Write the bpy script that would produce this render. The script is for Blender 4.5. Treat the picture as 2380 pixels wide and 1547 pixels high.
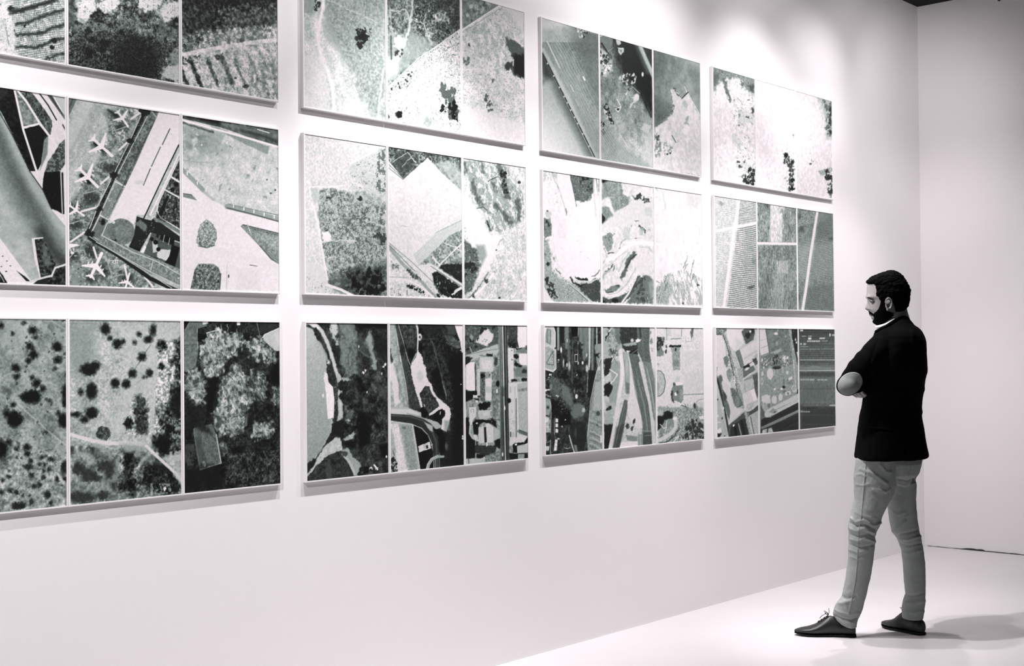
import bpy, bmesh, math, random
import numpy as np
from mathutils import Vector, Matrix, noise as mnoise
from mathutils.bvhtree import BVHTree

for _o in list(bpy.data.objects):
    bpy.data.objects.remove(_o)
S = bpy.context.scene
COL = S.collection

# ------------------------------------------------------------------ camera
PW, PH = 2380.0, 1547.0
F_PX = 3019.18
YAW, PIT, ROL = math.radians(48.5219), math.radians(0.80839), math.radians(-0.53684)
CAM = np.array([0.0, -3.9751, 1.42])
_f = np.array([math.sin(YAW)*math.cos(PIT), math.cos(YAW)*math.cos(PIT), math.sin(PIT)])
_r0 = np.array([math.cos(YAW), -math.sin(YAW), 0.0])
_u0 = np.cross(_r0, _f)
_c, _s = math.cos(ROL), math.sin(ROL)
CR, CU, CF = _c*_r0 + _s*_u0, -_s*_r0 + _c*_u0, _f
cd = bpy.data.cameras.new('camera')
cd.sensor_fit = 'HORIZONTAL'
cd.sensor_width = 36.0
cd.lens = 36.0 * F_PX / PW
cam = bpy.data.objects.new('camera', cd)
COL.objects.link(cam)
M = Matrix.Identity(4)
for i in range(3):
    M[i][0], M[i][1], M[i][2], M[i][3] = CR[i], CU[i], -CF[i], CAM[i]
cam.matrix_world = M
S.camera = cam

# ------------------------------------------------------------------ world, lights, exposure
S.view_settings.view_transform = 'Standard'
S.view_settings.look = 'None'
S.view_settings.exposure = 0.0
S.view_settings.gamma = 1.0
S.view_settings.use_curve_mapping = False
wd = bpy.data.worlds.new('gallery_ambient')
S.world = wd
wd.use_nodes = True
wd.node_tree.nodes['Background'].inputs['Color'].default_value = (0.62, 1.0, 0.86, 1)
wd.node_tree.nodes['Background'].inputs['Strength'].default_value = 0.06
KEY = (1.0, 0.955, 0.975)

def spot(x, y, z, tx, ty, tz, power, size=70, blend=0.9, radius=0.03, color=KEY):
    ld = bpy.data.lights.new('track_and_fill_beam', 'SPOT')  # serves the track spots and the added fill beams
    ld.energy = power; ld.color = color
    ld.spot_size = math.radians(size); ld.spot_blend = blend; ld.shadow_soft_size = radius
    o = bpy.data.objects.new('track_and_fill_beam', ld)
    o.location = (x, y, z)
    d = Vector((tx-x, ty-y, tz-z))
    o.rotation_euler = d.to_track_quat('-Z', 'Y').to_euler()
    COL.objects.link(o)
    return o

# track spots and added fill beams, aims fitted to even the wall: (x, y, z, aim x, aim z, watts, cone)
LIGHT = 0.965
SPOTS = [  # x, distance from wall, aim x, aim z, watts, cone
    (2.0, -0.85, 2.0, 2.8, 104, 84),
    (2.9, -0.85, 2.9, -1.5, 215, 66), (2.9, -0.85, 2.9, 3.0, 26, 100),
    (3.8, -0.85, 3.8, 1.7, 180, 64), (3.8, -0.85, 3.8, 2.0, 50, 100),
    (4.7, -0.85, 4.7, -1.5, 195, 76), (4.7, -0.85, 4.7, 1.7, 44, 80), (4.8, -0.85, 4.8, 3.0, 26, 94),
    (5.6, -0.85, 5.6, -1.5, 225, 76), (5.6, -0.85, 5.6, 2.6, 36, 100),
    (6.5, -0.85, 8.1, 1.7, 90, 70), (6.5, -0.85, 6.5, -0.8, 215, 76), (6.6, -0.85, 6.6, 2.6, 48, 90), (7.2, -0.85, 8.3, -1.0, 115, 66),
    (7.4, -0.85, 7.4, 3.0, 21, 80), (7.4, -0.85, 9.0, 3.0, 28, 70),
    (7.4, -1.6, 8.2, 0.3, 85, 64), (7.4, -1.6, 8.2, 3.0, 45, 70), (7.4, -1.6, 9.0, 1.0, 75, 70),  # added beams off the track, lift the corner and end wall
    (0.5, -2.0, 1.5, 0.2, 520, 80),  # added flood off the track, lifts the lower left wall
    (3.2, -1.7, 3.2, 2.9, 30, 90), (5.2, -1.5, 5.9, 3.2, 56, 96), (6.5, -1.5, 7.2, 3.3, 34, 88),  # added broad beams off the track, even out the upper wall
]
# added beam near the wall, no known fixture, brightens the visitor's left side
spot(4.7, -0.35, 3.42, 6.0, -1.2, 0.7, 330, 44, 1.0, 0.05)
for x, y, tx, tz, w_, cone in SPOTS:
    spot(x, y, 3.42, tx, 0.0, tz, w_*LIGHT, cone, 1.0)

# ------------------------------------------------------------------ helpers
def proj(P):
    """world point(s) -> photo pixel"""
    d = np.asarray(P, float) - CAM
    z = d @ CF
    return PW/2 + F_PX*(d @ CR)/z, PH/2 - F_PX*(d @ CU)/z

def ray(u, v):
    return CF + CR*((u-PW/2)/F_PX) - CU*((v-PH/2)/F_PX)

def at_y(u, v, y):
    d = ray(u, v); return CAM + d*((y-CAM[1])/d[1])

def at_z(u, v, z):
    d = ray(u, v); return CAM + d*((z-CAM[2])/d[2])

def mat(name, rgb, rough=0.6, spec=0.5, bump=None, metal=0.0, var=None, sheen=0.0):
    m = bpy.data.materials.new(name); m.use_nodes = True
    nt = m.node_tree; b = nt.nodes['Principled BSDF']
    b.inputs['Base Color'].default_value = (*rgb, 1)
    b.inputs['Roughness'].default_value = rough
    b.inputs['Specular IOR Level'].default_value = spec
    b.inputs['Metallic'].default_value = metal
    if sheen: b.inputs['Sheen Weight'].default_value = sheen
    tc = nt.nodes.new('ShaderNodeTexCoord')
    if var:
        sc, amt = var
        n = nt.nodes.new('ShaderNodeTexNoise'); n.inputs['Scale'].default_value = sc
        n.inputs['Detail'].default_value = 6
        nt.links.new(tc.outputs['Object'], n.inputs['Vector'])
        mx = nt.nodes.new('ShaderNodeMix'); mx.data_type = 'RGBA'
        mx.inputs['A'].default_value = (*[c*(1-amt) for c in rgb], 1)
        mx.inputs['B'].default_value = (*[min(1, c*(1+amt)) for c in rgb], 1)
        nt.links.new(n.outputs['Fac'], mx.inputs['Factor'])
        nt.links.new(mx.outputs['Result'], b.inputs['Base Color'])
    if bump:
        sc, st, dist = bump
        n2 = nt.nodes.new('ShaderNodeTexNoise'); n2.inputs['Scale'].default_value = sc
        n2.inputs['Detail'].default_value = 4
        nt.links.new(tc.outputs['Object'], n2.inputs['Vector'])
        bp = nt.nodes.new('ShaderNodeBump'); bp.inputs['Strength'].default_value = st
        bp.inputs['Distance'].default_value = dist
        nt.links.new(n2.outputs['Fac'], bp.inputs['Height'])
        nt.links.new(bp.outputs['Normal'], b.inputs['Normal'])
    return m

def link(name, me, m=None, parent=None, smooth=False):
    o = bpy.data.objects.new(name, me)
    COL.objects.link(o)
    if m is not None: me.materials.append(m)
    if parent is not None:
        o.parent = parent
        o.matrix_parent_inverse = parent.matrix_world.inverted()
    if smooth:
        me.polygons.foreach_set('use_smooth', [True]*len(me.polygons))
    return o

def mesh_from(name, V, Fc):
    me = bpy.data.meshes.new(name); me.from_pydata([tuple(map(float, v)) for v in V], [], Fc); me.update()
    return me

def box_data(x0, x1, y0, y1, z0, z1):
    V = [(x0,y0,z0),(x1,y0,z0),(x1,y1,z0),(x0,y1,z0),(x0,y0,z1),(x1,y0,z1),(x1,y1,z1),(x0,y1,z1)]
    Fc = [(0,3,2,1),(4,5,6,7),(0,1,5,4),(1,2,6,5),(2,3,7,6),(3,0,4,7)]
    return V, Fc

def tag(o, label, cat=None, group=None):
    o['label'] = label
    if cat: o['category'] = cat
    if group: o['group'] = group

def empty(name, loc):
    o = bpy.data.objects.new(name, None); o.location = loc; o.empty_display_size = 0.1
    COL.objects.link(o); bpy.context.view_layer.update()
    return o

# ------------------------------------------------------------------ the setting
X0, ZC = 8.942, 3.874
WHITE = (0.86, 0.835, 0.845)
m_wall = mat('white_plaster', WHITE, 0.85, 0.2, bump=(260, 0.12, 0.002), var=(1.3, 0.012))
m_back = mat('white_plaster_far', WHITE, 0.85, 0.2, bump=(260, 0.12, 0.002), var=(0.9, 0.02))
m_ceil = mat('dark_ceiling_paint', (0.012, 0.014, 0.013), 0.9, 0.2)
m_gap = mat('dark_joint', (0.035, 0.04, 0.038), 0.9, 0.2)

def floor_material():
    m = mat('painted_concrete_floor', (0.60, 0.58, 0.59), 0.42, 0.35, var=(1.1, 0.05))
    nt = m.node_tree; b = nt.nodes['Principled BSDF']
    tc = [n for n in nt.nodes if n.type == 'TEX_COORD'][0]
    n = nt.nodes.new('ShaderNodeTexNoise'); n.inputs['Scale'].default_value = 3.0; n.inputs['Detail'].default_value = 8
    nt.links.new(tc.outputs['Object'], n.inputs['Vector'])
    mr = nt.nodes.new('ShaderNodeMapRange')
    mr.inputs['From Min'].default_value = 0.3; mr.inputs['From Max'].default_value = 0.7
    mr.inputs['To Min'].default_value = 0.34; mr.inputs['To Max'].default_value = 0.55
    nt.links.new(n.outputs['Fac'], mr.inputs['Value'])
    nt.links.new(mr.outputs['Result'], b.inputs['Roughness'])
    return m
m_floor = floor_material()

def struct(name, data, m, label):
    o = link(name, mesh_from(name, *data), m)
    o['kind'] = 'structure'; o['label'] = label
    return o

struct('wall_left', box_data(-3.0, X0+0.15, 0.0, 0.15, -0.1, 4.4), m_wall, 'long white gallery wall carrying the rows of aerial photographs')
struct('wall_back', box_data(X0, X0+0.15, -9.0, 0.0, -0.1, 4.4), m_back, 'plain white end wall of the gallery behind the man')
struct('floor', box_data(-3.0, X0+0.15, -9.0, 0.15, -0.1, 0.0), m_floor, 'pale painted concrete gallery floor')
struct('ceiling', box_data(-3.0, X0+0.15, -9.0, 0.15, ZC, ZC+0.1), m_ceil, 'dark ceiling of the gallery')

# ragged dark joint where the end wall meets the floor
def joint():
    rnd = random.Random(4)
    V = []; Fc = []
    ys = np.arange(-3.6, -0.0, 0.02)
    for i, y in enumerate(ys):
        h = 0.0035 + 0.003*rnd.random() + (0.006 if mnoise.noise(Vector((y*4, 0, 0))) > 0.15 else 0)
        if y > -0.25: h *= 0.6
        V += [(X0-0.004, y, 0.0), (X0-0.004, y, h), (X0+0.004, y, h), (X0+0.004, y, 0.0)]
        if i:
            a = 4*(i-1); b = 4*i
            Fc += [(a, b, b+1, a+1), (a+1, b+1, b+2, a+2)]
    Fc += [(0,1,2,3)]
    return V, Fc
struct('trim_1', joint(), m_gap, 'thin ragged dark joint between end wall and floor')
struct('trim_2', box_data(-3.0, X0-0.004, -0.003, 0.002, 0.0, 0.0022), mat('soft_joint', (0.62, 0.61, 0.61), 0.9, 0.2), 'faint joint line between the long wall and the floor')
# dark beam running under the ceiling edge at the corner
# ------------------------------------------------------------------ photographic prints: tones worked out per mesh vertex
def _h(ix, iy, seed):
    n = (ix.astype(np.int64)*374761393 + iy.astype(np.int64)*668265263 + int(seed)*974634777) & 0xFFFFFFFF
    n = ((n ^ (n >> 13)) * 1274126177) & 0xFFFFFFFF
    n = ((n ^ (n >> 15)) * 2246822519) & 0xFFFFFFFF
    return ((n ^ (n >> 16)) & 0xFFFF) / 65535.0

def vnoise(x, y, seed):
    ix = np.floor(x); iy = np.floor(y); fx = x-ix; fy = y-iy
    fx = fx*fx*(3-2*fx); fy = fy*fy*(3-2*fy)
    a = _h(ix, iy, seed); b = _h(ix+1, iy, seed); c = _h(ix, iy+1, seed); d = _h(ix+1, iy+1, seed)
    return (a*(1-fx)+b*fx)*(1-fy) + (c*(1-fx)+d*fx)*fy

def fbm(x, y, seed, oc=4):
    """fractal noise, roughly -1..1"""
    t = np.zeros_like(x); a = 1.0; tot = 0.0
    for k in range(oc):
        t += a*(vnoise(x, y, seed+k*17)*2-1); tot += a*a
        x = x*2.03+11.3; y = y*2.03+5.7; a *= 0.55
    return t/math.sqrt(tot)*1.6

def pts_(s):
    return np.array([[float(c) for c in p.split(',')] for p in s.split()])

def s2l(c):
    c = np.clip(c, 0, 1)
    return np.where(c <= 0.04045, c/12.92, ((c+0.055)/1.055)**2.4)

RT = [0.0, 0.08, 0.2, 0.35, 0.5, 0.65, 0.78, 0.88, 1.0]
RR = [.012, .075, .185, .325, .480, .635, .770, .885, .975]
RG = [.016, .085, .205, .360, .530, .680, .795, .865, .945]
RB = [.014, .080, .198, .345, .510, .662, .785, .875, .958]

class Print:
    """paints tones in the coordinates of a working view (origin ox,oy and scale s) of the wall"""
    def __init__(self, U, V, X, Z, zs, xs, seed, fr):
        self.U, self.V = U, V
        self.nx, self.ny = X*zs, -Z*zs
        self.ar = xs/zs
        self.T = np.full(U.shape, 0.5)
        self.seed = seed; self.cnt = 0
        self.ox, self.oy, self.s = fr
    def fr(self, ox, oy, s):
        self.ox, self.oy, self.s = ox, oy, s
    def sd(self):
        self.cnt += 1
        return self.seed*101 + self.cnt*7
    def q(self, s):
        p = pts_(s) if isinstance(s, str) else np.asarray(s, float)
        return p/self.s + np.array([self.ox, self.oy])
    def rough(self, ro, rs):
        ro = ro/self.s*.7; rs = rs/self.s
        s = self.sd()
        return (self.U + ro*fbm(self.nx/rs, self.ny/rs, s, 2), self.V + ro*fbm(self.nx/rs, self.ny/rs, s+3, 2))
    def mix(self, m, t, a=1):
        self.T += (t-self.T)*np.clip(m, 0, 1)*a
    # region masks
    def mp(self, P, so=4, ro=0, rs=25):
        P = self.q(P); so = max(so/self.s, 1.25)
        U, V = self.rough(ro, rs) if ro else (self.U, self.V)
        out = np.zeros(U.shape); m = so + 1
        sel = (U > P[:, 0].min()-m) & (U < P[:, 0].max()+m) & (V > P[:, 1].min()-m) & (V < P[:, 1].max()+m)
        u, v = U[sel], V[sel]
        if u.size == 0: return out
        ins = np.zeros(u.shape, bool); dm = np.full(u.shape, 1e9)
        n = len(P)
        for i in range(n):
            x0, y0 = P[i]; x1, y1 = P[(i+1) % n]
            if y0 != y1:
                c = (y0 > v) != (y1 > v)
                ins ^= c & (u < (x1-x0)*(v-y0)/(y1-y0)+x0)
            dx, dy = x1-x0, y1-y0; L = dx*dx+dy*dy+1e-9
            t = np.clip(((u-x0)*dx+(v-y0)*dy)/L, 0, 1)
            dm = np.minimum(dm, (u-x0-t*dx)**2+(v-y0-t*dy)**2)
        d = np.sqrt(dm); d = np.where(ins, -d, d)
        out[sel] = np.clip(.5-d/so, 0, 1)
        return out
    def ml(self, P, w, so=3, ro=0, rs=25, w1=None):
        P = self.q(P); so = max(so/self.s, 1.25); w = max(w/self.s, 1.0); w1 = w if w1 is None else max(w1/self.s, .8)
        U, V = self.rough(ro, rs) if ro else (self.U, self.V)
        out = np.zeros(U.shape); m = so+max(w, w1)
        sel = (U > P[:, 0].min()-m) & (U < P[:, 0].max()+m) & (V > P[:, 1].min()-m) & (V < P[:, 1].max()+m)
        u, v = U[sel], V[sel]
        if u.size == 0: return out
        best = np.full(u.shape, 1e9); n = len(P)-1
        for i in range(n):
            x0, y0 = P[i]; x1, y1 = P[i+1]
            dx, dy = x1-x0, y1-y0; L = dx*dx+dy*dy+1e-9
            t = np.clip(((u-x0)*dx+(v-y0)*dy)/L, 0, 1)
            ww = w + (w1-w)*(i+t)/n
            best = np.minimum(best, np.hypot(u-x0-t*dx, v-y0-t*dy)-ww/2)
        out[sel] = np.clip(.5-best/so, 0, 1)
        return out
    def me(self, cx, cy, rx, ry, an=0, so=4, ro=0, rs=20):
        c = self.q([[cx, cy]])[0]; rx /= self.s; ry /= self.s; so = max(so/self.s, 1.25)
        U, V = self.rough(ro, rs) if ro else (self.U, self.V)
        a = math.radians(an); dx = U-c[0]; dy = V-c[1]
        e = np.hypot((dx*math.cos(a)+dy*math.sin(a))/rx, (-dx*math.sin(a)+dy*math.cos(a))/ry)
        return np.clip(.5-(e-1)*min(rx, ry)/so, 0, 1)
    def R(self, R):
        if R is None: return 1.0
        if isinstance(R, str): return self.mp(R, so=9)
        return R
    # painting
    def b(self, t): self.T[:] = t
    def p(self, P, t, so=4, ro=0, rs=25, a=1): self.mix(self.mp(P, so, ro, rs), t, a)
    def l(self, P, w, t, so=3, ro=0, rs=25, a=1, w1=None): self.mix(self.ml(P, w, so, ro, rs, w1), t, a)
    def e(self, cx, cy, rx, ry, t, an=0, so=4, ro=0, rs=20, a=1): self.mix(self.me(cx, cy, rx, ry, an, so, ro, rs), t, a)
    def E(self, s, t, so=4, ro=0, rs=20, a=1):
        for c in s.split():
            v = [float(x) for x in c.split(',')]
            self.e(v[0], v[1], v[2], v[3] if len(v) > 3 else v[2], t, v[4] if len(v) > 4 else 0, so, ro, rs, a)
    def fld(self, sc, oc=4, an=0, st=1):
        sc = sc/self.s; a = math.radians(an)
        x = (self.nx*math.cos(a)+self.ny*math.sin(a))/(sc*st); y = (-self.nx*math.sin(a)+self.ny*math.cos(a))/sc
        return fbm(x, y, self.sd(), oc)
    def n(self, sc, amp, R=None, oc=4, an=0, st=1): self.T += amp*self.fld(sc, oc, an, st)*self.R(R)
    def t(self, R, sc, th, t, a=1, so=.25, an=0, st=1, oc=4):
        f = self.fld(sc, oc, an, st)
        self.mix(np.clip((f-th)/so+.5, 0, 1)*self.R(R), t, a)
    def st(self, R, an, per, t, duty=.4, a=1, wob=0, so=.25):
        a_ = math.radians(an); per /= self.s
        c = self.q([[0, 0]])[0]
        w = (-(self.U-c[0])*math.sin(a_)+(self.V-c[1])*math.cos(a_))/per
        if wob: w = w + wob*fbm(self.nx/40, self.ny/40, self.sd(), 2)
        x = np.abs(w-np.floor(w)-.5)*2
        self.mix(np.clip((x-(1-duty))/so+.5, 0, 1)*self.R(R), t, a)
    def k(self, R, sz, dens, t, a=1, st=1, an=0):
        """specks, one chance per cell"""
        sz = sz/self.s; an = math.radians(an)
        x = (self.nx*math.cos(an)+self.ny*math.sin(an))/(sz*st); y = (-self.nx*math.sin(an)+self.ny*math.cos(an))/sz
        s = self.sd(); wx = fbm(x/3, y/3, s+21, 2); x = x+.8*wx; y = y+.8*fbm(x/3+9, y/3, s+22, 2)
        ix, iy = np.floor(x), np.floor(y)
        on = _h(ix, iy, s) < dens
        cx = .28+.44*_h(ix, iy, s+1); cy = .28+.44*_h(ix, iy, s+2)
        r = .14+.26*_h(ix, iy, s+5); a = a*(.5+.5*_h(ix, iy, s+9))
        d = np.hypot(x-ix-cx, y-iy-cy)
        self.mix(np.clip((r-d)/.28+.5, 0, 1)*on*self.R(R), t, a)
    def d(self, R, n, r0, r1, t, so=5, ro=5, a=1):
        """n soft clumps scattered over the region"""
        Rm = self.R(R); s = self.sd(); rnd = random.Random(s)
        m = Rm > .5 if not isinstance(Rm, float) else np.ones(self.U.shape, bool)
        idx = np.flatnonzero(m)
        if len(idx) == 0: return
        U, V = self.rough(ro, max(8, r1*.8)) if ro else (self.U, self.V)
        out = np.zeros(U.shape); so = max(so/self.s, 1.25)
        uf, vf = self.U.ravel(), self.V.ravel()
        for _ in range(n):
            j = idx[rnd.randrange(len(idx))]; r = (r0+(r1-r0)*rnd.random()**2)/self.s
            rx = r*max(.55, self.ar*1.1)
            dx = U-uf[j]; dy = V-vf[j]
            near = (np.abs(dx) < r+so) & (np.abs(dy) < r+so)
            e = np.hypot(dx[near]/rx, dy[near]/r)
            o_ = out[near]; out[near] = np.maximum(o_, np.clip(.5-(e-1)*rx/so, 0, 1))
        self.mix(out, t, a)
    def g(self, x0, y0, t0, x1, y1, t1, R=None):
        a = self.q([[x0, y0], [x1, y1]]); d = a[1]-a[0]
        w = np.clip(((self.U-a[0][0])*d[0]+(self.V-a[0][1])*d[1])/(d@d), 0, 1)
        self.T += (t0+(t1-t0)*w)*self.R(R)
    def rgba(self):
        T = np.clip(self.T, 0.0, 1.0)
        c = np.stack([s2l(np.interp(T, RT, k)) for k in (RR, RG, RB)] + [np.ones_like(T)], -1)
        c[..., :3] *= PRINT_GAIN*(0.68+0.32*T)[..., None]
        return np.clip(c, 0, 1)
PRINT_GAIN = 0.98

def print_material():
    m = bpy.data.materials.new('matte_photo_print'); m.use_nodes = True
    nt = m.node_tree; b = nt.nodes['Principled BSDF']
    a = nt.nodes.new('ShaderNodeAttribute'); a.attribute_name = 'tone'
    nt.links.new(a.outputs['Color'], b.inputs['Base Color'])
    b.inputs['Roughness'].default_value = 0.55
    b.inputs['Specular IOR Level'].default_value = 0.25
    return m
m_print = print_material()
m_frame = mat('white_lacquered_frame', (0.84, 0.82, 0.83), 0.45, 0.4, bump=(90, 0.05, 0.001))
XE = {'a': [1.797, 2.2455, 2.689, 3.131], 'b': [3.248, 3.692, 4.143, 4.575],
      'c': [4.690, 5.140, 5.600, 6.056], 'd': [6.176, 6.632, 7.103, 7.577]}
ZE = {'a': [(2.387, 3.004), (1.653, 2.280), (0.926, 1.544)], 'b': [(2.383, 3.004), (1.654, 2.280), (0.924, 1.544)],
      'c': [(2.374, 3.003), (1.654, 2.279), (0.930, 1.543)], 'd': [(2.372, 3.003), (1.657, 2.283), (0.927, 1.545)]}
TF = 0.019      # how far the frames stand out from the wall
LIP = 0.0055
KF = 1+(0.03-TF)/3.945
XE = {k: [x*KF for x in v] for k, v in XE.items()}
ZE = {k: [((a-1.42)*KF+1.42, (b-1.42)*KF+1.42) for a, b in v] for k, v in ZE.items()}
GROUP = 'framed aerial photographs hung in rows on the long white wall'

def frame_data(x0, x1, z0, z1):
    """a shallow tray: outer sides, front lip, inner reveal and back"""
    yf, yi, yb = -TF, -TF+0.0025, -0.0004
    def rect(a, y): return [(x0+a, y, z0+a), (x1-a, y, z0+a), (x1-a, y, z1-a), (x0+a, y, z1-a)]
    c = 0.0012
    V = rect(0, yb) + rect(0, yf+c) + rect(c, yf) + rect(LIP, yf) + rect(LIP, yi+0.0012)
    Fc = []
    for k in range(4):
        for i in range(4):
            j = (i+1) % 4
            Fc.append((k*4+i, k*4+j, (k+1)*4+j, (k+1)*4+i))
    Fc += [(16, 17, 18, 19), (0, 3, 2, 1)]
    return V, Fc

def make_print(col, row, pan, label, fr, paint):
    x0, x1 = XE[col][pan], XE[col][pan+1]; z0, z1 = ZE[col][row]
    z0 -= 0.006
    x0 += 0.0010; x1 -= 0.0010
    root = empty('aerial_photograph', ((x0+x1)/2, 0.0, z0))
    tag(root, label, 'framed photograph', GROUP)
    link('frame', mesh_from('frame', *frame_data(x0, x1, z0, z1)), m_frame, root)
    px0, px1, pz0, pz1 = x0+LIP-.0004, x1-LIP+.0004, z0+LIP-.0004, z1-LIP+.0004
    y = -TF+0.0025
    uc, vc = proj([[px0, y, pz0], [px1, y, pz0], [px0, y, pz1], [px1, y, pz1]])
    nu = max(12, int(math.hypot(uc[1]-uc[0], 0)/STEP)); nv = max(12, int(max(vc[0]-vc[2], vc[1]-vc[3])/STEP))
    X, Z = np.meshgrid(np.linspace(px0, px1, nu+1), np.linspace(pz0, pz1, nv+1))
    Pw = np.stack([X, np.full(X.shape, y), Z], -1)
    U, V = proj(Pw)
    q = Print(U, V, X, Z, abs(vc[0]-vc[2]+vc[1]-vc[3])/2/(pz1-pz0), (uc[1]-uc[0])/(px1-px0), ord(col)*9+row*3+pan, fr)
    q.U = U.mean()+(U-U.mean())*.988; q.V = V.mean()+(V-V.mean())*.986
    paint(q)
    g3 = .018*fbm(q.nx/2.6, q.ny/2.6, q.sd(), 2) + .016*fbm(q.nx/5.5, q.ny/5.5, q.sd(), 3)
    q.T += g3*np.clip(1.3-q.T*.5, .3, 1)*np.clip(q.T*4, .25, 1)
    n = (nu+1)*(nv+1)
    me = bpy.data.meshes.new('print')
    me.vertices.add(n); me.vertices.foreach_set('co', Pw.reshape(-1).astype(np.float32))
    i, j = np.meshgrid(np.arange(nu), np.arange(nv)); a = (j*(nu+1)+i).ravel()
    L = np.stack([a, a+1, a+nu+2, a+nu+1], -1).ravel()
    me.loops.add(len(L)); me.loops.foreach_set('vertex_index', L.astype(np.int32))
    me.polygons.add(nu*nv); me.polygons.foreach_set('loop_start', np.arange(0, len(L), 4, dtype=np.int32))
    me.update(calc_edges=True)
    at = me.color_attributes.new('tone', 'FLOAT_COLOR', 'POINT')
    at.data.foreach_set('color', q.rgba().reshape(-1).astype(np.float32))
    link('print', me, m_print, root)
STEP = 1.1
ZA=(0,0,3.597); ZB=(0,200,3.157); ZCc=(150,210,3.223); ZD=(400,250,3.438); ZEe=(0,720,2.92); ZF=(150,720,3.223); ZG=(400,720,3.223)
ZH=(670,0,4.071); ZI=(680,290,3.516); ZJ1=(705,740,4.02); ZJ2=(900,740,4.238); ZJ3=(1070,740,4.418)
ZK=(1240,20,3.773); ZL=(1240,380,4.298); ZM1=(1255,745,4.834); ZM2=(1395,745,5.072); ZM3=(1515,745,5.245)
ZN=(1630,130,4.42); ZO=(1655,445,5.428); ZP=(1655,750,5.627)

def a11(q):   # terraced orchard rows, pale lane on the left
    q.b(.86); q.n(60,.05); q.n(9,.06)
    F="50,0 75,40 120,200 130,300 130,420 200,500 240,560 600,560 600,-40 50,-40"
    q.k(None,22,.12,.25,.8)
    q.t(F,60,-.6,.72,.8); q.n(30,.12,F)
    Fm=q.mp(F,so=30,ro=14)
    q.st(Fm,-8,17,.30,.38,.55,wob=.5); q.st(Fm,80,17,.84,.30,.55,wob=.4); q.k(Fm,15,.5,.28,.6)
    for P in ["60,-60 150,-75 300,-140","80,-20 200,-40 350,-90 560,-150","75,70 110,85 230,60 340,30 420,10 560,-60","90,105 200,75 330,40 440,0",
              "140,190 230,180 350,130 450,100 560,70","140,280 250,280 350,265 430,230 560,190","140,385 280,388 380,360 470,320 560,300","340,520 400,475 470,450 560,430"]:
        q.l(P,26,.12,so=22,ro=9,rs=24,a=.85)
    q.l("45,220 75,370",8,.45,so=6,ro=4,a=.6); q.l("60,250 60,330",5,.5,so=6,ro=4,a=.5)
    q.E("90,60,22,14 445,325,22 430,385,18 210,205,14",.1,so=8,ro=10)
    q.k("0,0 130,200 130,440 0,440",26,.12,.25,.7)

def a12(q):   # dark scrub thicket
    q.b(.33); q.n(150,.12); q.n(28,.18); q.n(8,.14)
    D="560,330 700,280 800,270 960,230 1100,260 1180,300 1330,330 1430,420 1400,480 1380,540 1340,640 1500,700 560,560"
    q.p(D,.17,so=60,ro=26,rs=60,a=.75); q.n(10,.16,D)
    q.p("930,560 1000,330 1200,300 1300,380 1330,560 1250,680 1000,650",.06,so=90,ro=34,rs=60,a=.6)
    W=["640,0 800,-30 810,60 760,140 700,200 650,170 660,80 620,30","810,10 960,-20 1020,20 960,60 900,110 840,90 815,50",
       "1150,-20 1340,-40 1350,30 1270,90 1200,90 1160,40","1330,60 1400,20 1520,0 1520,110 1440,160 1380,180 1320,110"]
    for w in W: q.p(w,.86,so=22,ro=16,rs=26); 
    for w in W: q.k(w,16,.18,.4,.6)
    q.p("1340,640 1380,540 1520,510 1520,700 1430,660",.80,so=26,ro=18,rs=26); q.p("1420,440 1520,420 1520,530 1400,500",.6,so=26,ro=14)
    q.t("560,120 900,200 1060,60 1160,130 1080,240 960,230 800,260 640,260",26,-.1,.52,.7)
    q.t("1130,20 1200,100 1330,140 1400,200 1500,280 1500,330 1300,300 1150,230",60,.0,.42,.5)
    q.n(60,.16,"960,40 1100,0 1200,120 1100,240 900,230")
    q.E("745,255,28,36 1015,270,34,22 880,355,44,36 770,330,30,22 750,440,34,44 860,410,30",.06,so=16,ro=14,a=.9)
    q.p("560,0 640,0 620,200 560,260",.28,so=30,ro=16,a=.6)
    q.k(None,13,.35,.40,.35); q.k(None,15,.22,.05,.5)

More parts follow.
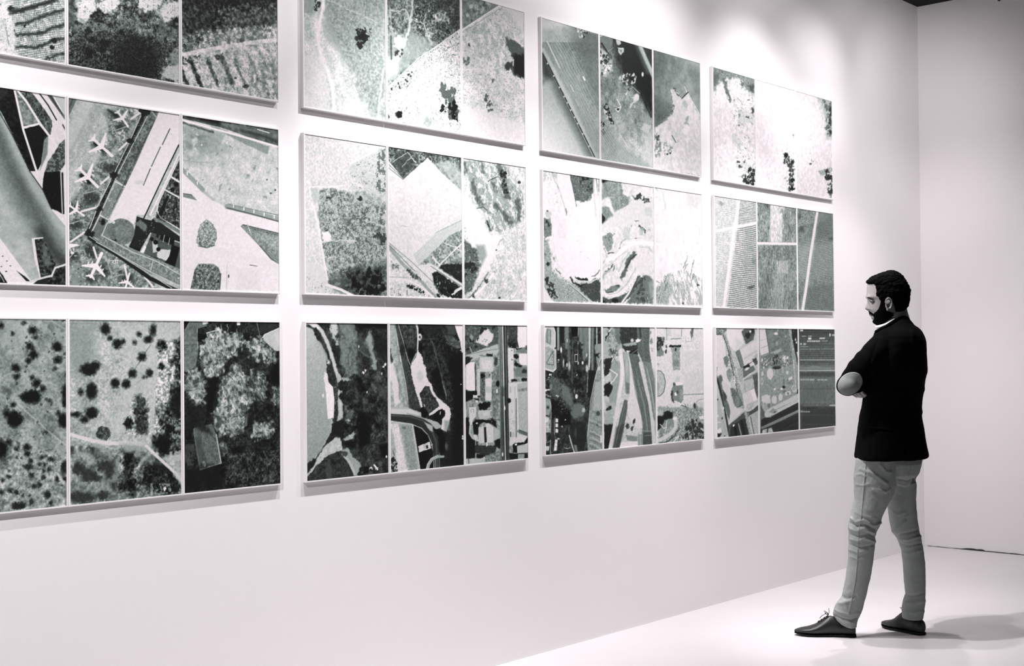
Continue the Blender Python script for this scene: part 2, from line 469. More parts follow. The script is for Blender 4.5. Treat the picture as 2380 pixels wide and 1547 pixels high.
def a13(q):   # dark wood over ribbed pale fields, white track
    q.b(.80); q.n(50,.1); q.n(10,.10)
    q.p("1500,-40 2400,-40 2400,190 2200,215 1900,230 1800,260 1700,250 1600,290 1500,300",.22,so=36,ro=20,rs=36)
    q.n(18,.24,"1500,-40 2400,-40 2400,210 1500,290"); q.k("1500,0 2400,0 2400,200 1500,280",13,.35,.45,.5)
    q.p("1500,-40 2400,-60 2400,30 1500,60",.10,so=60,ro=20,a=.75)
    q.p("1880,120 2330,70 2400,190 1900,225",.42,so=60,ro=20,a=.6); q.p("1520,110 1620,60 1780,120 1790,230 1520,290",.17,so=70,ro=22,a=.6)
    B="1500,240 2400,190 2400,300 1500,440"
    q.k(B,15,.4,.32,.75); q.t(B,34,.25,.35,.6); q.d("1500,300 1700,260 1690,420 1500,440",16,10,26,.2,ro=8,a=.8)
    for x,y in [(1690,330),(1800,300),(1835,340),(1925,270),(2040,260),(2150,240)]: q.l([[x,y],[x-8,y+80]],26,.42,so=26,ro=10,a=.65)
    q.k("1500,290 1700,250 1690,440 1500,450",12,.4,.1,.7)
    q.l("1480,462 1600,440 1800,400 1950,375 2150,345 2400,318",34,.93,so=8,ro=4)
    q.t("1500,470 1680,455 1660,520 1500,540",14,-.1,.2,.8)
    for i,(x,y) in enumerate([(1515,560),(1600,505),(1730,480),(1850,460),(1960,490),(2070,440),(2170,420),(2250,430)]):
        q.l([[x,y],[x+45,y+110],[x+95,y+230]],[30,34,24,34,24,22,20,14][i],[.12,.15,.3,.35,.45,.5,.6,.6][i],so=14,ro=9,rs=16,a=.85)
        q.l([[x+30,y],[x+75,y+110],[x+125,y+230]],8,.9,so=8,ro=6,a=.5)
    q.E("1820,470,22,24",.2,so=8,ro=6); q.E("2055,710,26,16 1965,645,12",.25,so=8,ro=6)
    q.t("2100,560 2400,500 2400,880 2240,840 2100,700",40,-.1,.55,.7); q.k("1500,480 2400,400 2400,900 1500,720",17,.2,.5,.5); q.n(24,.1)

def b11(q):   # pale heath with one dark bush
    q.fr(*ZH); q.b(.80); q.n(120,.06); q.n(14,.05)
    q.p("330,-40 920,-40 920,900 780,1100 700,900 560,640 480,500 380,380 340,160",.64,so=90,ro=26,rs=60); q.t("330,0 920,0 920,1100 700,1000",36,.1,.55,.35,so=.6); q.n(18,.07,"330,0 920,0 920,1100 700,1000")
    q.p("130,-30 280,-30 250,120 130,160",.6,so=40,ro=20)
    q.l("345,-40 320,140 280,330 300,480 370,650 420,800 440,1100",26,.93,so=12,ro=7); q.l("395,10 560,90 720,160 850,220",7,.86,so=8,ro=7,a=.8); q.l("480,100 700,260 900,520",5,.84,so=8,ro=12,a=.6)
    q.l("900,640 870,860 840,1100",12,.88,so=8,ro=5); q.l("905,700 890,900",10,.58,so=8,ro=5,a=.8)
    q.d("640,240 770,270 780,330 730,440 660,450 640,350",34,8,24,.10,ro=9); q.E("700,350,36,34",.02,so=10,ro=10); q.k("630,230 790,250 760,460 630,450",18,.4,.2,.8)
    q.d("240,0 310,0 300,70 260,110 240,60",12,8,20,.15,ro=8)
    q.p("120,520 340,520 420,1100 120,1100",.86,so=60,ro=16,a=.7); q.k(None,15,.2,.6,.35)

def b12(q):   # shrubland above a dotted settlement
    q.fr(*ZH); q.b(.50); q.n(80,.10); q.n(16,.14)
    q.t("1180,-30 1640,-30 1640,280 1400,400 1300,380 1180,200",60,-.35,.26,.75); q.n(12,.16,"1180,-30 1640,-30 1640,280 1400,420 1180,300")
    q.p("1380,-30 1640,-30 1640,260 1540,290 1520,120 1400,100",.2,so=60,ro=26,a=.5)
    q.p("930,300 1100,340 1200,300 1400,420 1250,540 1060,700 930,800",.62,so=60,ro=24,a=.8); q.p("930,550 1060,520 1040,700 930,760",.8,so=40,ro=14,a=.7)
    q.l("1185,-30 1170,120 1150,250 1110,400 1050,520 1030,640",22,.80,so=12,ro=9,rs=30); q.l("955,105 1060,110 1110,90 1150,180 1280,230 1310,320 1350,420",11,.78,so=9,ro=9,rs=30)
    q.l("960,60 980,240 1000,330",7,.78,so=8,ro=8); q.l("1400,280 1520,330",8,.66,so=8,ro=10); q.l("1230,40 1500,130",6,.6,so=10,ro=14,a=.6); q.l("1280,220 1330,60",7,.62,so=8,ro=9,a=.6)
    q.E("1055,400,52,60",.9,so=20,ro=14); q.l("975,345 980,560",14,.30,so=8,ro=3); q.d("1000,470 1090,470 1060,560 1000,540",12,7,16,.22,ro=6)
    Tn="905,870 1240,560 1640,270 1640,1250 930,1130"
    q.p(Tn,.86,so=6); q.n(20,.08,Tn); q.k(Tn,19,.5,.42,.8); q.k(Tn,24,.3,.93,.8); q.k(Tn,13,.25,.3,.6)
    q.k("930,850 1240,570 1640,280 1640,400 1240,720 930,1000",15,.45,.25,.8)
    q.l("905,862 1240,545 1400,440 1640,265",7,.92,so=4); q.l("940,870 1240,590 1640,305",5,.84,so=5)
    q.d("1430,810 1540,800 1590,900 1600,960 1590,1120 1530,1100 1430,880",60,12,32,.34,ro=10,a=.9); q.d("1510,960 1600,960 1590,1140 1530,1080",24,12,28,.08,ro=10); q.d("1420,1000 1490,1000 1490,1060 1430,1050",10,10,22,.12,ro=8)
    q.E("1050,1075,30,34",.08,so=8,ro=8); q.E("945,1095,16,22",.3,so=8,ro=6); q.d("940,860 1180,650 1180,720 950,940",20,5,14,.2,ro=5); q.E("1320,1140,34,40",.6,so=16,ro=12,a=.7)

def b13(q):   # settlement with dark pond-side trees
    q.fr(*ZH); q.b(.86); q.n(60,.05)
    q.p("1640,-60 1990,-60 2030,40 1640,290",.52,so=5); q.n(26,.16,"1640,0 2010,0 1640,280"); q.p("1640,0 1760,0 1740,200 1640,260",.42,so=50,ro=20,a=.6)
    q.E("1735,70,18 1700,150,14",.85,so=14,ro=8,a=.7)
    Tn="1640,300 2040,60 2250,110 2250,1500 1640,1250"
    q.k(Tn,19,.5,.50,.75); q.k(Tn,13,.28,.35,.55); q.k(Tn,22,.3,.95,.8); q.t(Tn,70,.45,.68,.3,so=.6)
    q.p("1640,980 1900,1040 2260,1180 2260,1400 1640,1260",.88,so=60,ro=20,a=.8); q.p("2050,60 2260,100 2260,330 2120,200",.86,so=50,ro=14,a=.85)
    q.t("1640,330 1900,180 2100,300 2040,760 1880,600 1700,480",40,.2,.56,.4,so=.6)
    q.l("1640,292 2020,45",10,.93,so=4); q.l("1640,318 2040,66",6,.5,so=6,ro=4,a=.6)
    q.p("2050,350 2120,380 2200,430 2250,480 2250,720 2200,740 2130,700 2100,650 2050,640 2060,600 2120,580 2110,500 2060,440",.36,so=14,ro=12,rs=26)
    q.p("2130,510 2230,520 2250,640 2230,740 2140,700",.10,so=26,ro=14,rs=24); q.d("2050,600 2110,590 2110,660 2060,660",10,12,22,.25,ro=8); q.l("2130,565 2125,620",7,.95,so=3)
    q.d("1660,540 1710,540 1710,620 1670,620",10,10,22,.42,ro=8); q.d("1855,910 1895,900 1940,1000 1930,1040 1890,1040",20,10,24,.36,ro=10); q.d("1920,740 1950,740 1945,790",6,8,14,.4,ro=6); q.E("1715,430,16",.3,so=8,ro=8)
    q.l("1650,820 1830,980",7,.75,so=8,ro=6); q.l("1660,660 2000,640",5,.93,so=6,ro=8)

def c11(q):   # runway-like ploughed slope, dark edge line
    q.fr(*ZK); q.b(.55); q.n(50,.04); q.n(8,.05)
    q.g(250,120,-.12,450,900,.10)
    q.p("80,40 600,200 600,420 420,420 300,260 140,140 80,200",.42,so=90,ro=14,a=.75); q.g(240,130,.3,480,260,0,"60,40 260,100 520,300 60,300")
    q.p("60,40 290,110 220,180 130,200 60,340",.82,so=60,ro=16,a=.85); q.E("230,130,60,22,30",.86,so=40,ro=10,a=.7)
    q.p("360,300 600,330 600,1000 480,760",.40,so=80,a=.5)
    q.p("80,180 200,200 570,1080 570,1310 520,1290 80,390",.62,so=40,a=.6)
    q.st(q.mp("150,190 300,210 575,900 575,1250 480,1060 240,600",so=50),63,21,.72,.30,.55,wob=.25)
    q.l("80,370 300,780 530,1290",40,.80,so=24,a=.8); q.l("120,290 230,520",9,.82,so=6); q.l("325,670 350,725",6,.88,so=3); q.l("435,600 450,628",12,.95,so=4); q.l("370,790 400,850",4,.8,so=4)
    q.l("210,160 580,830",4,.66,so=5,a=.6)
    q.p("70,395 525,1296 70,1240",.70,so=4); q.g(330,850,0,60,1120,.14,"70,395 525,1296 70,1240")
    q.l("75,430 300,860 520,1310",120,.30,so=150,a=.62*1) if False else None
    m=q.mp("70,385 520,1290 70,1240",so=3); L=q.ml("80,400 530,1290",70,so=110); q.mix(m*L,.22,.85); q.p("70,390 130,500 170,600 80,660",.16,so=60,a=.75)
    q.l("82,395 533,1290",9,.06,so=4); q.p("80,600 150,640 90,800",.72,so=70,ro=20,a=.5)
    for t_ in (0.1,.22,.33,.42,.48,.55,.62,.68,.78,.9): q.e(80+t_*450,395+t_*895,6,8,.85,so=4)
    q.d("380,170 470,190 450,280 400,260",22,6,13,.82,ro=5); q.d("390,170 480,200 440,270",14,4,9,.1,ro=4); q.l("460,200 570,240",10,.55,so=8,ro=6)

def c12(q):   # dark field with scattered buildings and a curving road
    q.fr(*ZK); q.b(.50); q.n(60,.06); q.n(10,.06)
    q.g(700,300,-.1,700,1350,.28)
    q.p("690,240 1060,350 1060,960 1000,880 900,720 760,560 720,420",.15,so=70,ro=16,rs=50); q.p("930,330 1060,360 1060,600 1000,480",.24,so=30)
    q.p("580,230 700,260 690,340 650,390 600,330",.45,so=12); q.l("600,310 655,400",12,.1,so=6); q.l("655,385 700,350",6,.6,so=6); q.l("590,250 625,236",7,.8,so=5); q.l("690,262 760,290",14,.05,so=8)
    q.l("930,325 960,400 1000,490 1050,600",34,.72,so=12); q.l("905,330 935,400 1000,560",34,.45,so=30,a=.6); q.l("940,750 1030,950",12,.15,so=8,a=.7)
    q.p("585,350 640,400 690,470 700,540 650,600 600,590 585,560",.70,so=14,ro=14); q.d("585,380 660,420 690,540 600,590",36,6,17,.2,ro=6); q.d("585,380 660,420 690,540 600,590",20,6,15,.92,ro=5)
    q.p("720,265 765,280 770,320 735,325",.72,so=8,ro=6); q.p("740,345 790,350 795,385 765,415 742,385",.74,so=8,ro=6); q.p("750,365 780,365 770,400",.5,so=6)
    q.d("790,560 900,590 910,640 850,680 790,640 750,620",34,6,16,.82,ro=7); q.d("750,610 900,600 850,720 800,700",16,6,14,.22,ro=6)
    q.p("800,750 850,700 870,690 830,720 815,765",.85,so=6); q.l("860,680 930,745",5,.7,so=4); q.e(900,780,26,34,.88,20,so=8,ro=8); q.l("910,800 860,835 848,870",12,.84,so=6,ro=4); q.e(955,580,9,20,.85,so=5); q.d("860,840 900,830 890,880",8,5,9,.8,ro=4)
    q.l("735,795 768,860 745,905 722,880 768,858",9,.9,so=4); q.e(742,882,12,10,.15,so=4)
    q.d("605,850 650,840 710,1010 660,980",52,6,14,.08,ro=6); q.d("605,860 650,840 700,1010 650,970",24,4,9,.9,ro=4)
    q.d("585,990 620,1000 630,1110 590,1080",26,5,13,.14,ro=6); q.d("585,990 620,1000 630,1110 590,1080",10,4,9,.85,ro=4)
    q.p("580,1020 760,1180 1060,1390 1060,1400 580,1320",.58,so=40,a=.6); q.st(q.mp("585,1060 640,1010 860,1200 940,1370 585,1310",so=40),57,17,.78,.28,.6)
    q.p("940,1050 980,1000 1030,1030 1000,1090",.80,so=10,ro=8); q.p("945,950 990,940 1030,960 1020,1010 960,990",.66,so=12,ro=10); q.e(775,1050,30,40,.76,20,so=14,ro=16,a=.8); q.k("740,1000 830,1000 850,1200 760,1100",22,.3,.85,.7); q.l("760,1100 830,1210",6,.86,so=4); q.e(895,985,12,24,.48,so=8); q.p("960,1120 1060,1060 1060,1390 960,1340",.80,so=70,ro=14,a=.8)

def c13(q):   # dark water with a pale headland
    q.fr(*ZK); q.b(.50); q.n(50,.04)
    q.g(1070,380,-.06,1480,600,.16); q.p("1200,380 1480,470 1480,560 1330,500",.72,so=90,ro=20,a=.6); q.p("1370,520 1480,560 1480,820 1400,760",.42,so=80,a=.5)
    q.p("1060,360 1160,400 1130,560 1060,620",.40,so=90,a=.7); q.p("1060,780 1200,860 1200,930 1060,1060",.34,so=80,a=.7); q.e(1160,870,70,50,.5,so=50,a=.7)
    L="1060,1050 1100,1020 1160,990 1200,930 1225,860 1220,790 1200,715 1235,700 1270,745 1300,790 1350,730 1370,770 1480,1020 1480,1460 1060,1400"
    q.p(L,.86,so=5,ro=9,rs=22); q.n(26,.04,L); q.k(L,22,.2,.72,.5)
    q.l("1325,690 1350,745 1440,900 1480,990",5,.95,so=3); q.l("1300,790 1355,735",9,.15,so=5); q.d("1215,700 1240,700 1300,780 1260,760",14,5,10,.3,ro=5); q.d("1150,960 1215,930 1240,850 1225,800 1205,900 1070,1010",20,5,13,.35,ro=5,a=.8)
    q.p("1330,800 1350,850 1340,880 1300,830",.66,so=8,a=.7); q.d("1330,940 1380,960 1340,1050 1300,1090",12,8,15,.62,ro=6); q.p("1300,1060 1345,1010 1370,1040 1330,1110",.93,so=5); q.p("1320,1130 1370,1130 1350,1180",.94,so=5)
    q.d("1060,1100 1110,1100 1120,1300 1070,1290",36,8,19,.52,ro=8); q.d("1075,1105 1110,1110 1090,1170",10,6,12,.25,ro=6); q.d("1130,1150 1220,1200 1210,1280 1150,1270",22,6,12,.55,ro=6); q.l("1215,1110 1250,1170",7,.3,so=4); q.E("1175,1270,9,8 1200,1262,8",.2,so=4)

def d11(q):   # bright rocky slope with dark corner scrub
    q.fr(*ZN); q.b(.90); q.n(26,.05)
    q.p("110,100 560,220 560,440 440,330 400,240 250,240 180,290 120,420",.55,so=26,ro=20,rs=32); q.k("110,110 560,230 560,420 240,260 130,330",17,.4,.25,.6); q.k("110,110 560,230 560,420 240,260 130,330",20,.3,.85,.6)
    q.p("115,180 180,190 170,270 125,340",.38,so=30,ro=14,a=.7)
    q.l("235,250 250,330 270,390 300,460",34,.45,so=18,ro=14); q.p("470,300 545,290 545,380 500,370",.35,so=22,ro=14); q.d("380,260 450,270 440,340 390,330",12,6,15,.45,ro=8)
    R_="330,400 560,380 560,1320 400,1300 320,1000"
    q.k(R_,22,.35,.62,.75,st=1.6,an=15); q.k(R_,30,.16,.35,.7,st=1.4,an=20); q.t(R_,60,.25,.74,.5,an=12,st=2.5)
    q.d("370,590 400,600 400,640",5,8,13,.45,ro=6); q.E("485,458,14,9 385,712,12,10 380,1080,14 400,1130,18,14 440,1080,14 525,560,14,30 470,630,20,12",.32,so=8,ro=9)
    q.d("450,1180 545,1130 550,1320 420,1290",44,10,25,.14,ro=10); q.k("440,1130 550,1130 550,1310 420,1290",14,.25,.5,.7)

def d12(q):   # nearly white slope, dark rocks low on the right
    q.fr(*ZN); q.b(.94); q.n(30,.035); q.k("760,300 960,360 960,1370 600,1300",26,.14,.76,.7); q.t("570,400 960,500 960,1000 570,1000",90,.3,.88,.6)
    q.d("915,800 955,800 955,850",7,5,10,.45,ro=5); q.d("850,990 890,985 900,1050 930,1060 955,1110 940,1380 900,1380 890,1130 840,1110",60,8,21,.22,ro=9); q.k("820,900 960,890 960,1380 880,1380 880,1150 820,1120",15,.3,.35,.75); q.k("850,990 960,1000 960,1380 890,1380",15,.25,.9,.7)
    q.E("868,1015,22 935,1270,18,26 930,1355,26,18 935,1085,16,20",.06,so=8,ro=9); q.d("840,1240 900,1240 860,1340",8,4,9,.6,ro=5)

def d13(q):   # white slope, dark crags along the right edge
    q.fr(*ZN); q.b(.91); q.n(30,.04); q.k(None,24,.14,.72,.6)
    q.p("1180,400 1370,440 1370,860 1290,850 1280,700 1240,560",.66,so=50,ro=20,a=.8)
    q.d("1255,440 1365,450 1360,850 1290,830 1270,600",46,10,24,.40,ro=10); q.d("1310,500 1362,500 1360,860 1310,800",34,8,22,.18,ro=9); q.k("1250,440 1365,450 1365,860 1280,850",16,.3,.82,.6)
    q.d("1120,1050 1180,1130 1250,1180 1360,1140 1360,1240 1280,1230",26,6,14,.5,ro=8); q.p("1190,1180 1330,1140 1320,1180 1240,1230",.66,so=10,ro=8); q.d("1245,1180 1360,1170 1360,1450 1300,1420 1290,1280",60,9,22,.13,ro=10); q.k("1240,1170 1365,1170 1365,1450 1290,1420",15,.3,.85,.7); q.E("1125,1105,14,10",.4,so=6,ro=6)
def a21(q):   # taxiways and dark grass wedges
    q.fr(*ZB); q.b(.90); q.n(20,.02)
    q.p("0,0 100,20 140,220 160,320 270,625 215,625 60,320 0,190 -200,-60",.06,so=4); q.n(18,.06,"0,0 100,20 160,320 270,625 215,625 0,190"); q.p("0,10 60,20 60,60 0,120",.22,so=20,ro=10,a=.6)
    q.p("95,20 170,80 280,275 165,305",.50,so=4); q.n(16,.12,"95,20 170,80 280,275 165,305"); q.p("120,120 200,190 270,270 180,290",.58,so=40,a=.5)
    q.p("170,320 285,290 350,370 320,400 300,560 275,620 265,610",.07,so=4,ro=2); q.k("170,320 285,290 350,370 300,560 265,610",14,.25,.22,.6)
    q.p("100,20 215,40 290,130 380,262 370,360 350,370 290,290 250,220",.33,so=4,ro=3); q.n(12,.14,"100,20 215,40 380,262 370,360"); q.st(q.mp("220,100 300,150 330,260 250,200",so=20),-60,14,.15,.4,.4)
    q.p("270,50 300,50 470,290 420,270",.90,so=3); q.l("275,48 350,150 410,255",9,.04,so=4); q.p("320,45 360,45 475,250 475,260",.35,so=4); q.p("370,40 480,60 480,240",.78,so=4); q.l("350,60 470,230",6,.12,so=3,a=.7)
    q.l("95,-10 170,330 270,640",15,.93,so=3); q.l("110,20 190,120 290,280 470,520",16,.93,so=3); q.l("165,310 285,280",10,.93,so=3)
    q.p("320,375 350,370 345,500 290,620 310,480",.30,so=10,a=.6); q.l("455,290 475,330",10,.3,so=4)
    q.p("430,430 480,385 480,560 440,620 320,650 345,560 390,500",.48,so=4); q.t("430,430 480,385 480,560 440,620 320,650 345,560",15,-.1,.2,.8); q.k("430,430 480,385 480,560 440,620 320,650 345,560",13,.3,.7,.6)
    q.p("320,635 440,625 445,760 455,935 365,890 305,770",.06,so=5,ro=2); q.k("320,640 440,630 450,930 310,770",20,.2,.24,.5)
    q.p("445,600 480,640 480,940 460,930",.9,so=3); q.l("452,640 460,930",14,.12,so=3); q.l("440,620 452,930",7,.85,so=3)
    big="-60,100 10,200 100,380 215,625 300,740 370,900 480,1030 480,1290 400,1320 300,1105 230,1110 250,1260 290,1400 220,1420 0,1110 -60,1040"
    q.p(big,.72,so=4); q.n(60,.03,big)
    m=q.mp(big,so=3); q.mix(m*q.ml("-40,300 60,560 190,800 300,1000 380,1180 470,1330",150,so=190),.30,.85); q.mix(m*q.ml("20,250 120,480 240,730 400,970 480,1080",50,so=50),.80,.6); q.mix(m*q.ml("300,1060 380,1200 470,1290",60,so=70),.22,.8)
    q.l("-10,190 100,385 215,625 310,760 375,900",7,.20,so=4); q.k("0,190 30,190 225,640 190,640",14,.3,.9,.5)
    q.p("0,1110 230,1420 120,1450 0,1450",.92,so=4); q.p("120,1345 180,1385 225,1425 190,1420",.1,so=5); q.E("20,1240,6,3 50,1275,6,3 75,1310,6,3 10,1315,6,3 45,1350,7,4",.1,so=3); q.p("0,1345 55,1440 0,1440",.08,so=5,ro=4); q.l("0,1370 30,1425",5,.85,so=3)
    q.p("250,1120 310,1108 410,1290 395,1320 380,1380 290,1400",.20,so=5); q.n(14,.16,"250,1120 310,1108 410,1290 380,1380 290,1400"); q.p("290,1150 330,1150 385,1300 320,1310",.45,so=20,ro=10,a=.8); q.l("245,1115 262,1240 292,1400",10,.88,so=3); q.l("248,1112 310,1108",9,.9,so=3)
    q.p("400,1330 480,1300 480,1450 230,1450 290,1400 380,1390",.16,so=6); q.n(16,.14,"400,1330 480,1300 480,1450 330,1450"); q.l("215,1425 300,1400 375,1380 400,1325 480,1300",14,.85,so=4); q.l("420,1360 480,1440",9,.35,so=8,a=.6)

def plane(q,cx,cy,an,s,t=.96):
    a=math.radians(an); f=(math.cos(a),math.sin(a)); n=(-f[1],f[0])
    def w(u,v): return (cx+s*(f[0]*u+n[0]*v), cy+s*(f[1]*u+n[1]*v))
    q.l([w(1.0,0),w(-1.0,0)],.22*s,t,so=3); q.e(*w(.9,0),.16*s,.11*s,t,an,so=3)
    for k in (1,-1):
        q.p([w(.25,0),w(.1,.1*k),w(-.45,1.0*k),w(-.58,1.0*k),w(-.3,.1*k)],t,so=3)
        q.p([w(-.75,0),w(-1.05,.38*k),w(-1.15,.38*k),w(-1.0,0)],t,so=3)
        q.e(*w(.05,.36*k),.12*s,.05*s,t,an,so=3); q.e(*w(-.12,.62*k),.11*s,.045*s,t,an,so=3)

def a22(q):   # airport terminal with parked airliners
    q.fr(*ZCc); q.b(.74); q.n(40,.04); q.n(9,.05)
    q.l("200,60 10,430",90,.80,so=30,a=.7); q.l("300,90 60,560",14,.68,so=26,a=.6); q.l("240,90 20,520",14,.66,so=24,a=.6); q.l("340,130 150,520",12,.82,so=16,a=.6)
    q.p("15,40 105,60 20,240",.45,so=4); q.l("75,55 18,190",10,.25,so=12,a=.7)
    A="380,150 560,120 600,200 500,420 380,640 260,880 180,1060 250,1130 420,1160 640,1340 700,1480 0,1480 0,1000 40,860 130,700 240,560 330,380 330,200"
    q.p(A,.55,so=40,ro=14); q.n(20,.12,A); q.n(8,.06,A)
    q.E("260,430,60,36,35 370,200,50,22,30 170,660,56,34,35 200,810,60,50 70,880,60,30 430,280,50,30 90,1010,50,40 210,1200,60,50 60,1230,50,40 170,1400,70,40 290,1340,40,60 470,1400,60,40 350,590,50,40",.16,so=36,ro=12,a=.75)
    q.l("330,155 400,200",16,.1,so=16,a=.8); q.l("235,400 300,450",30,.04,so=16,a=.9); q.l("130,640 190,690",30,.05,so=16,a=.9)
    q.p("0,1290 160,1300 170,1470 0,1480",.58,so=30,a=.8)
    q.k(A,17,.12,.88,.8); q.k(A,14,.14,.08,.7); q.d("490,130 570,130 540,190 480,160",16,5,9,.85,ro=3); q.d("370,340 440,300 480,330 420,400",22,5,9,.85,ro=3)
    for P in ["370,310 460,280 520,300 510,340","245,545 350,515 405,545","140,775 240,750 290,780","25,1000 130,970 200,1000","370,280 410,380 470,430","25,1270 80,1200 150,1190 160,1220","310,1230 340,1330 360,1390 430,1370"]: q.l(P,8,.66,so=3)
    # concourse
    q.p("575,180 640,190 400,640 190,1080 170,1060 370,640",.25,so=4); q.l("600,170 380,620",26,.10,so=6); q.l("570,200 480,400 370,630",7,.82,so=3); q.l("380,640 260,880 180,1050",26,.12,so=6); q.l("345,680 250,870 190,1030",7,.82,so=3); q.k("560,200 620,200 400,620 190,1060 170,1040 380,600",12,.35,.8,.7)
    q.p("625,170 710,150 460,720 370,660 500,420",.42,so=4); q.n(14,.1,"625,170 710,150 460,720 380,650"); q.l("620,200 390,650 200,1080",6,.8,so=3); q.l("640,150 700,230",6,.75,so=3)
    q.p("385,690 455,720 330,960 270,930",.52,so=4); q.l("380,685 460,725",8,.88,so=3); q.l("270,930 345,985",8,.88,so=3); q.p("270,940 330,970 260,1110 200,1080",.45,so=4); q.l("700,190 590,400 360,880",7,.25,so=3,a=.7)
    q.k("385,650 460,720 330,960 270,930",18,.3,.85,.7); q.k("625,200 700,200 470,650 400,640",18,.25,.8,.6)
    for P in ["410,450 465,400","275,700 345,640","130,905 240,875","50,1130 150,1060","220,1170 245,1250","450,1300 470,1400","600,1390 660,1460","500,220 575,170"]: q.l(P,15,.9,so=3)
    q.d("560,130 640,150 630,200 570,190",16,7,14,.1,ro=4); q.E("605,170,34,20 490,385,30,18 370,635,30,20 262,890,26,16 190,1070,34,24",.12,so=8,ro=8); q.k("440,360 510,420 480,430 330,690 220,930 150,1100 140,1060 350,600",15,.25,.9,.8)
    # big pale apron and roof
    q.p("712,155 860,165 860,400 610,930 540,930 520,1000 440,960 350,990 340,960 560,500",.90,so=4); q.l("785,295 730,410",8,.35,so=3); q.l("715,430 650,570",8,.40,so=3); q.l("640,590 590,710",8,.38,so=3); q.E("795,335,14,6 560,690,40,16",.78,so=8,a=.6)
    q.l("850,415 740,640 590,960",9,.05,so=3); q.l("860,470 640,930",14,.9,so=4)
    C_="860,480 860,1060 760,1010 680,960 690,880 790,650"
    q.p(C_,.26,so=4); q.n(14,.14,C_); q.k(C_,17,.4,.85,.8); q.k(C_,24,.3,.05,.8)
    q.l("780,640 860,690",13,.9,so=3); q.l("740,740 850,800",11,.88,so=3); q.l("860,500 700,840 690,900 720,950 860,1040",9,.86,so=3); q.p("760,790 780,790 720,950 700,920",.08,so=4); q.E("830,705,16,18 805,745,16,16",.05,so=4); q.l("670,960 760,1000 860,1060",20,.5,so=4); q.l("660,970 690,1010",20,.12,so=4); q.l("720,950 850,1020",5,.15,so=2)
    # rotunda and dark buildings
    q.p("300,1000 350,990 330,1110 280,1080",.5,so=4); q.l("320,990 280,1090",5,.9,so=3); q.e(425,1055,100,98,.47,so=4); q.e(425,1050,42,44,.55,so=4); q.e(425,1050,40,42,.50,so=4); q.n(10,.04,q.me(425,1055,98,96)); q.E("345,980,10 370,985,10 480,960,8",.85,so=4); q.E("290,980,22,26 350,1130,40,24",.1,so=8,ro=8)
    q.p("540,940 600,960 720,990 860,1090 860,1130 640,1060 560,1200 480,1170 520,1080",.13,so=4); q.p("560,960 620,1010 600,1060 530,1000",.45,so=8,ro=8); q.k("540,940 700,1000 560,1200",20,.3,.6,.7)
    q.p("650,1060 860,1140 860,1330 720,1300 590,1220",.35,so=4); q.p("700,1180 800,1190 760,1270 690,1240",.82,so=5,ro=4); q.p("655,1130 690,1110 700,1200 660,1210",.78,so=5); q.p("720,1070 820,1110 815,1160 710,1110",.08,so=4); q.E("694,1086,10,14",.1,so=3); q.l("745,1080 735,1130",4,.8,so=2); q.l("785,1100 775,1150",4,.8,so=2); q.E("680,1132,18 652,1108,14 700,1184,16",.05,so=4); q.p("800,1150 860,1170 820,1320 740,1290 780,1240",.06,so=5); q.p("600,1150 610,1170 580,1230 560,1220",.92,so=3); q.p("480,1160 570,1180 560,1210",.05,so=5); q.p("590,1220 700,1250 660,1280",.1,so=6)
    # lower road
    q.l("190,1100 420,1240 640,1400 860,1500",30,.12,so=5); q.l("190,1090 430,1240 800,1470",6,.75,so=3); q.p("280,1080 860,1330 860,1450 640,1360 240,1130",.52,so=4); q.n(12,.08,"280,1080 860,1330 860,1450 240,1130"); q.l("280,1080 500,1200 680,1270 860,1370",6,.82,so=3); q.l("240,1130 640,1350 860,1455",6,.80,so=3); q.k("280,1100 860,1340 860,1440 250,1130",20,.22,.9,.7); q.l("660,1270 640,1350",5,.8,so=3)
    q.p("15,1140 100,1145 118,1155 60,1170 15,1175",.97,so=3); q.d("25,1170 80,1180 60,1230",8,5,11,.9,ro=3)
    plane(q,437,222,55,66); plane(q,285,430,42,96); plane(q,183,655,45,96); plane(q,95,898,35,66); plane(q,240,1300,-65,96); plane(q,470,1420,-75,60)
    q.l("350,1268 372,1268 358,1282 375,1290",5,.93,so=2); q.l("384,1262 384,1290",5,.93,so=2); q.l("398,1262 398,1290",5,.93,so=2); q.l("376,1262 412,1268",4,.93,so=2)

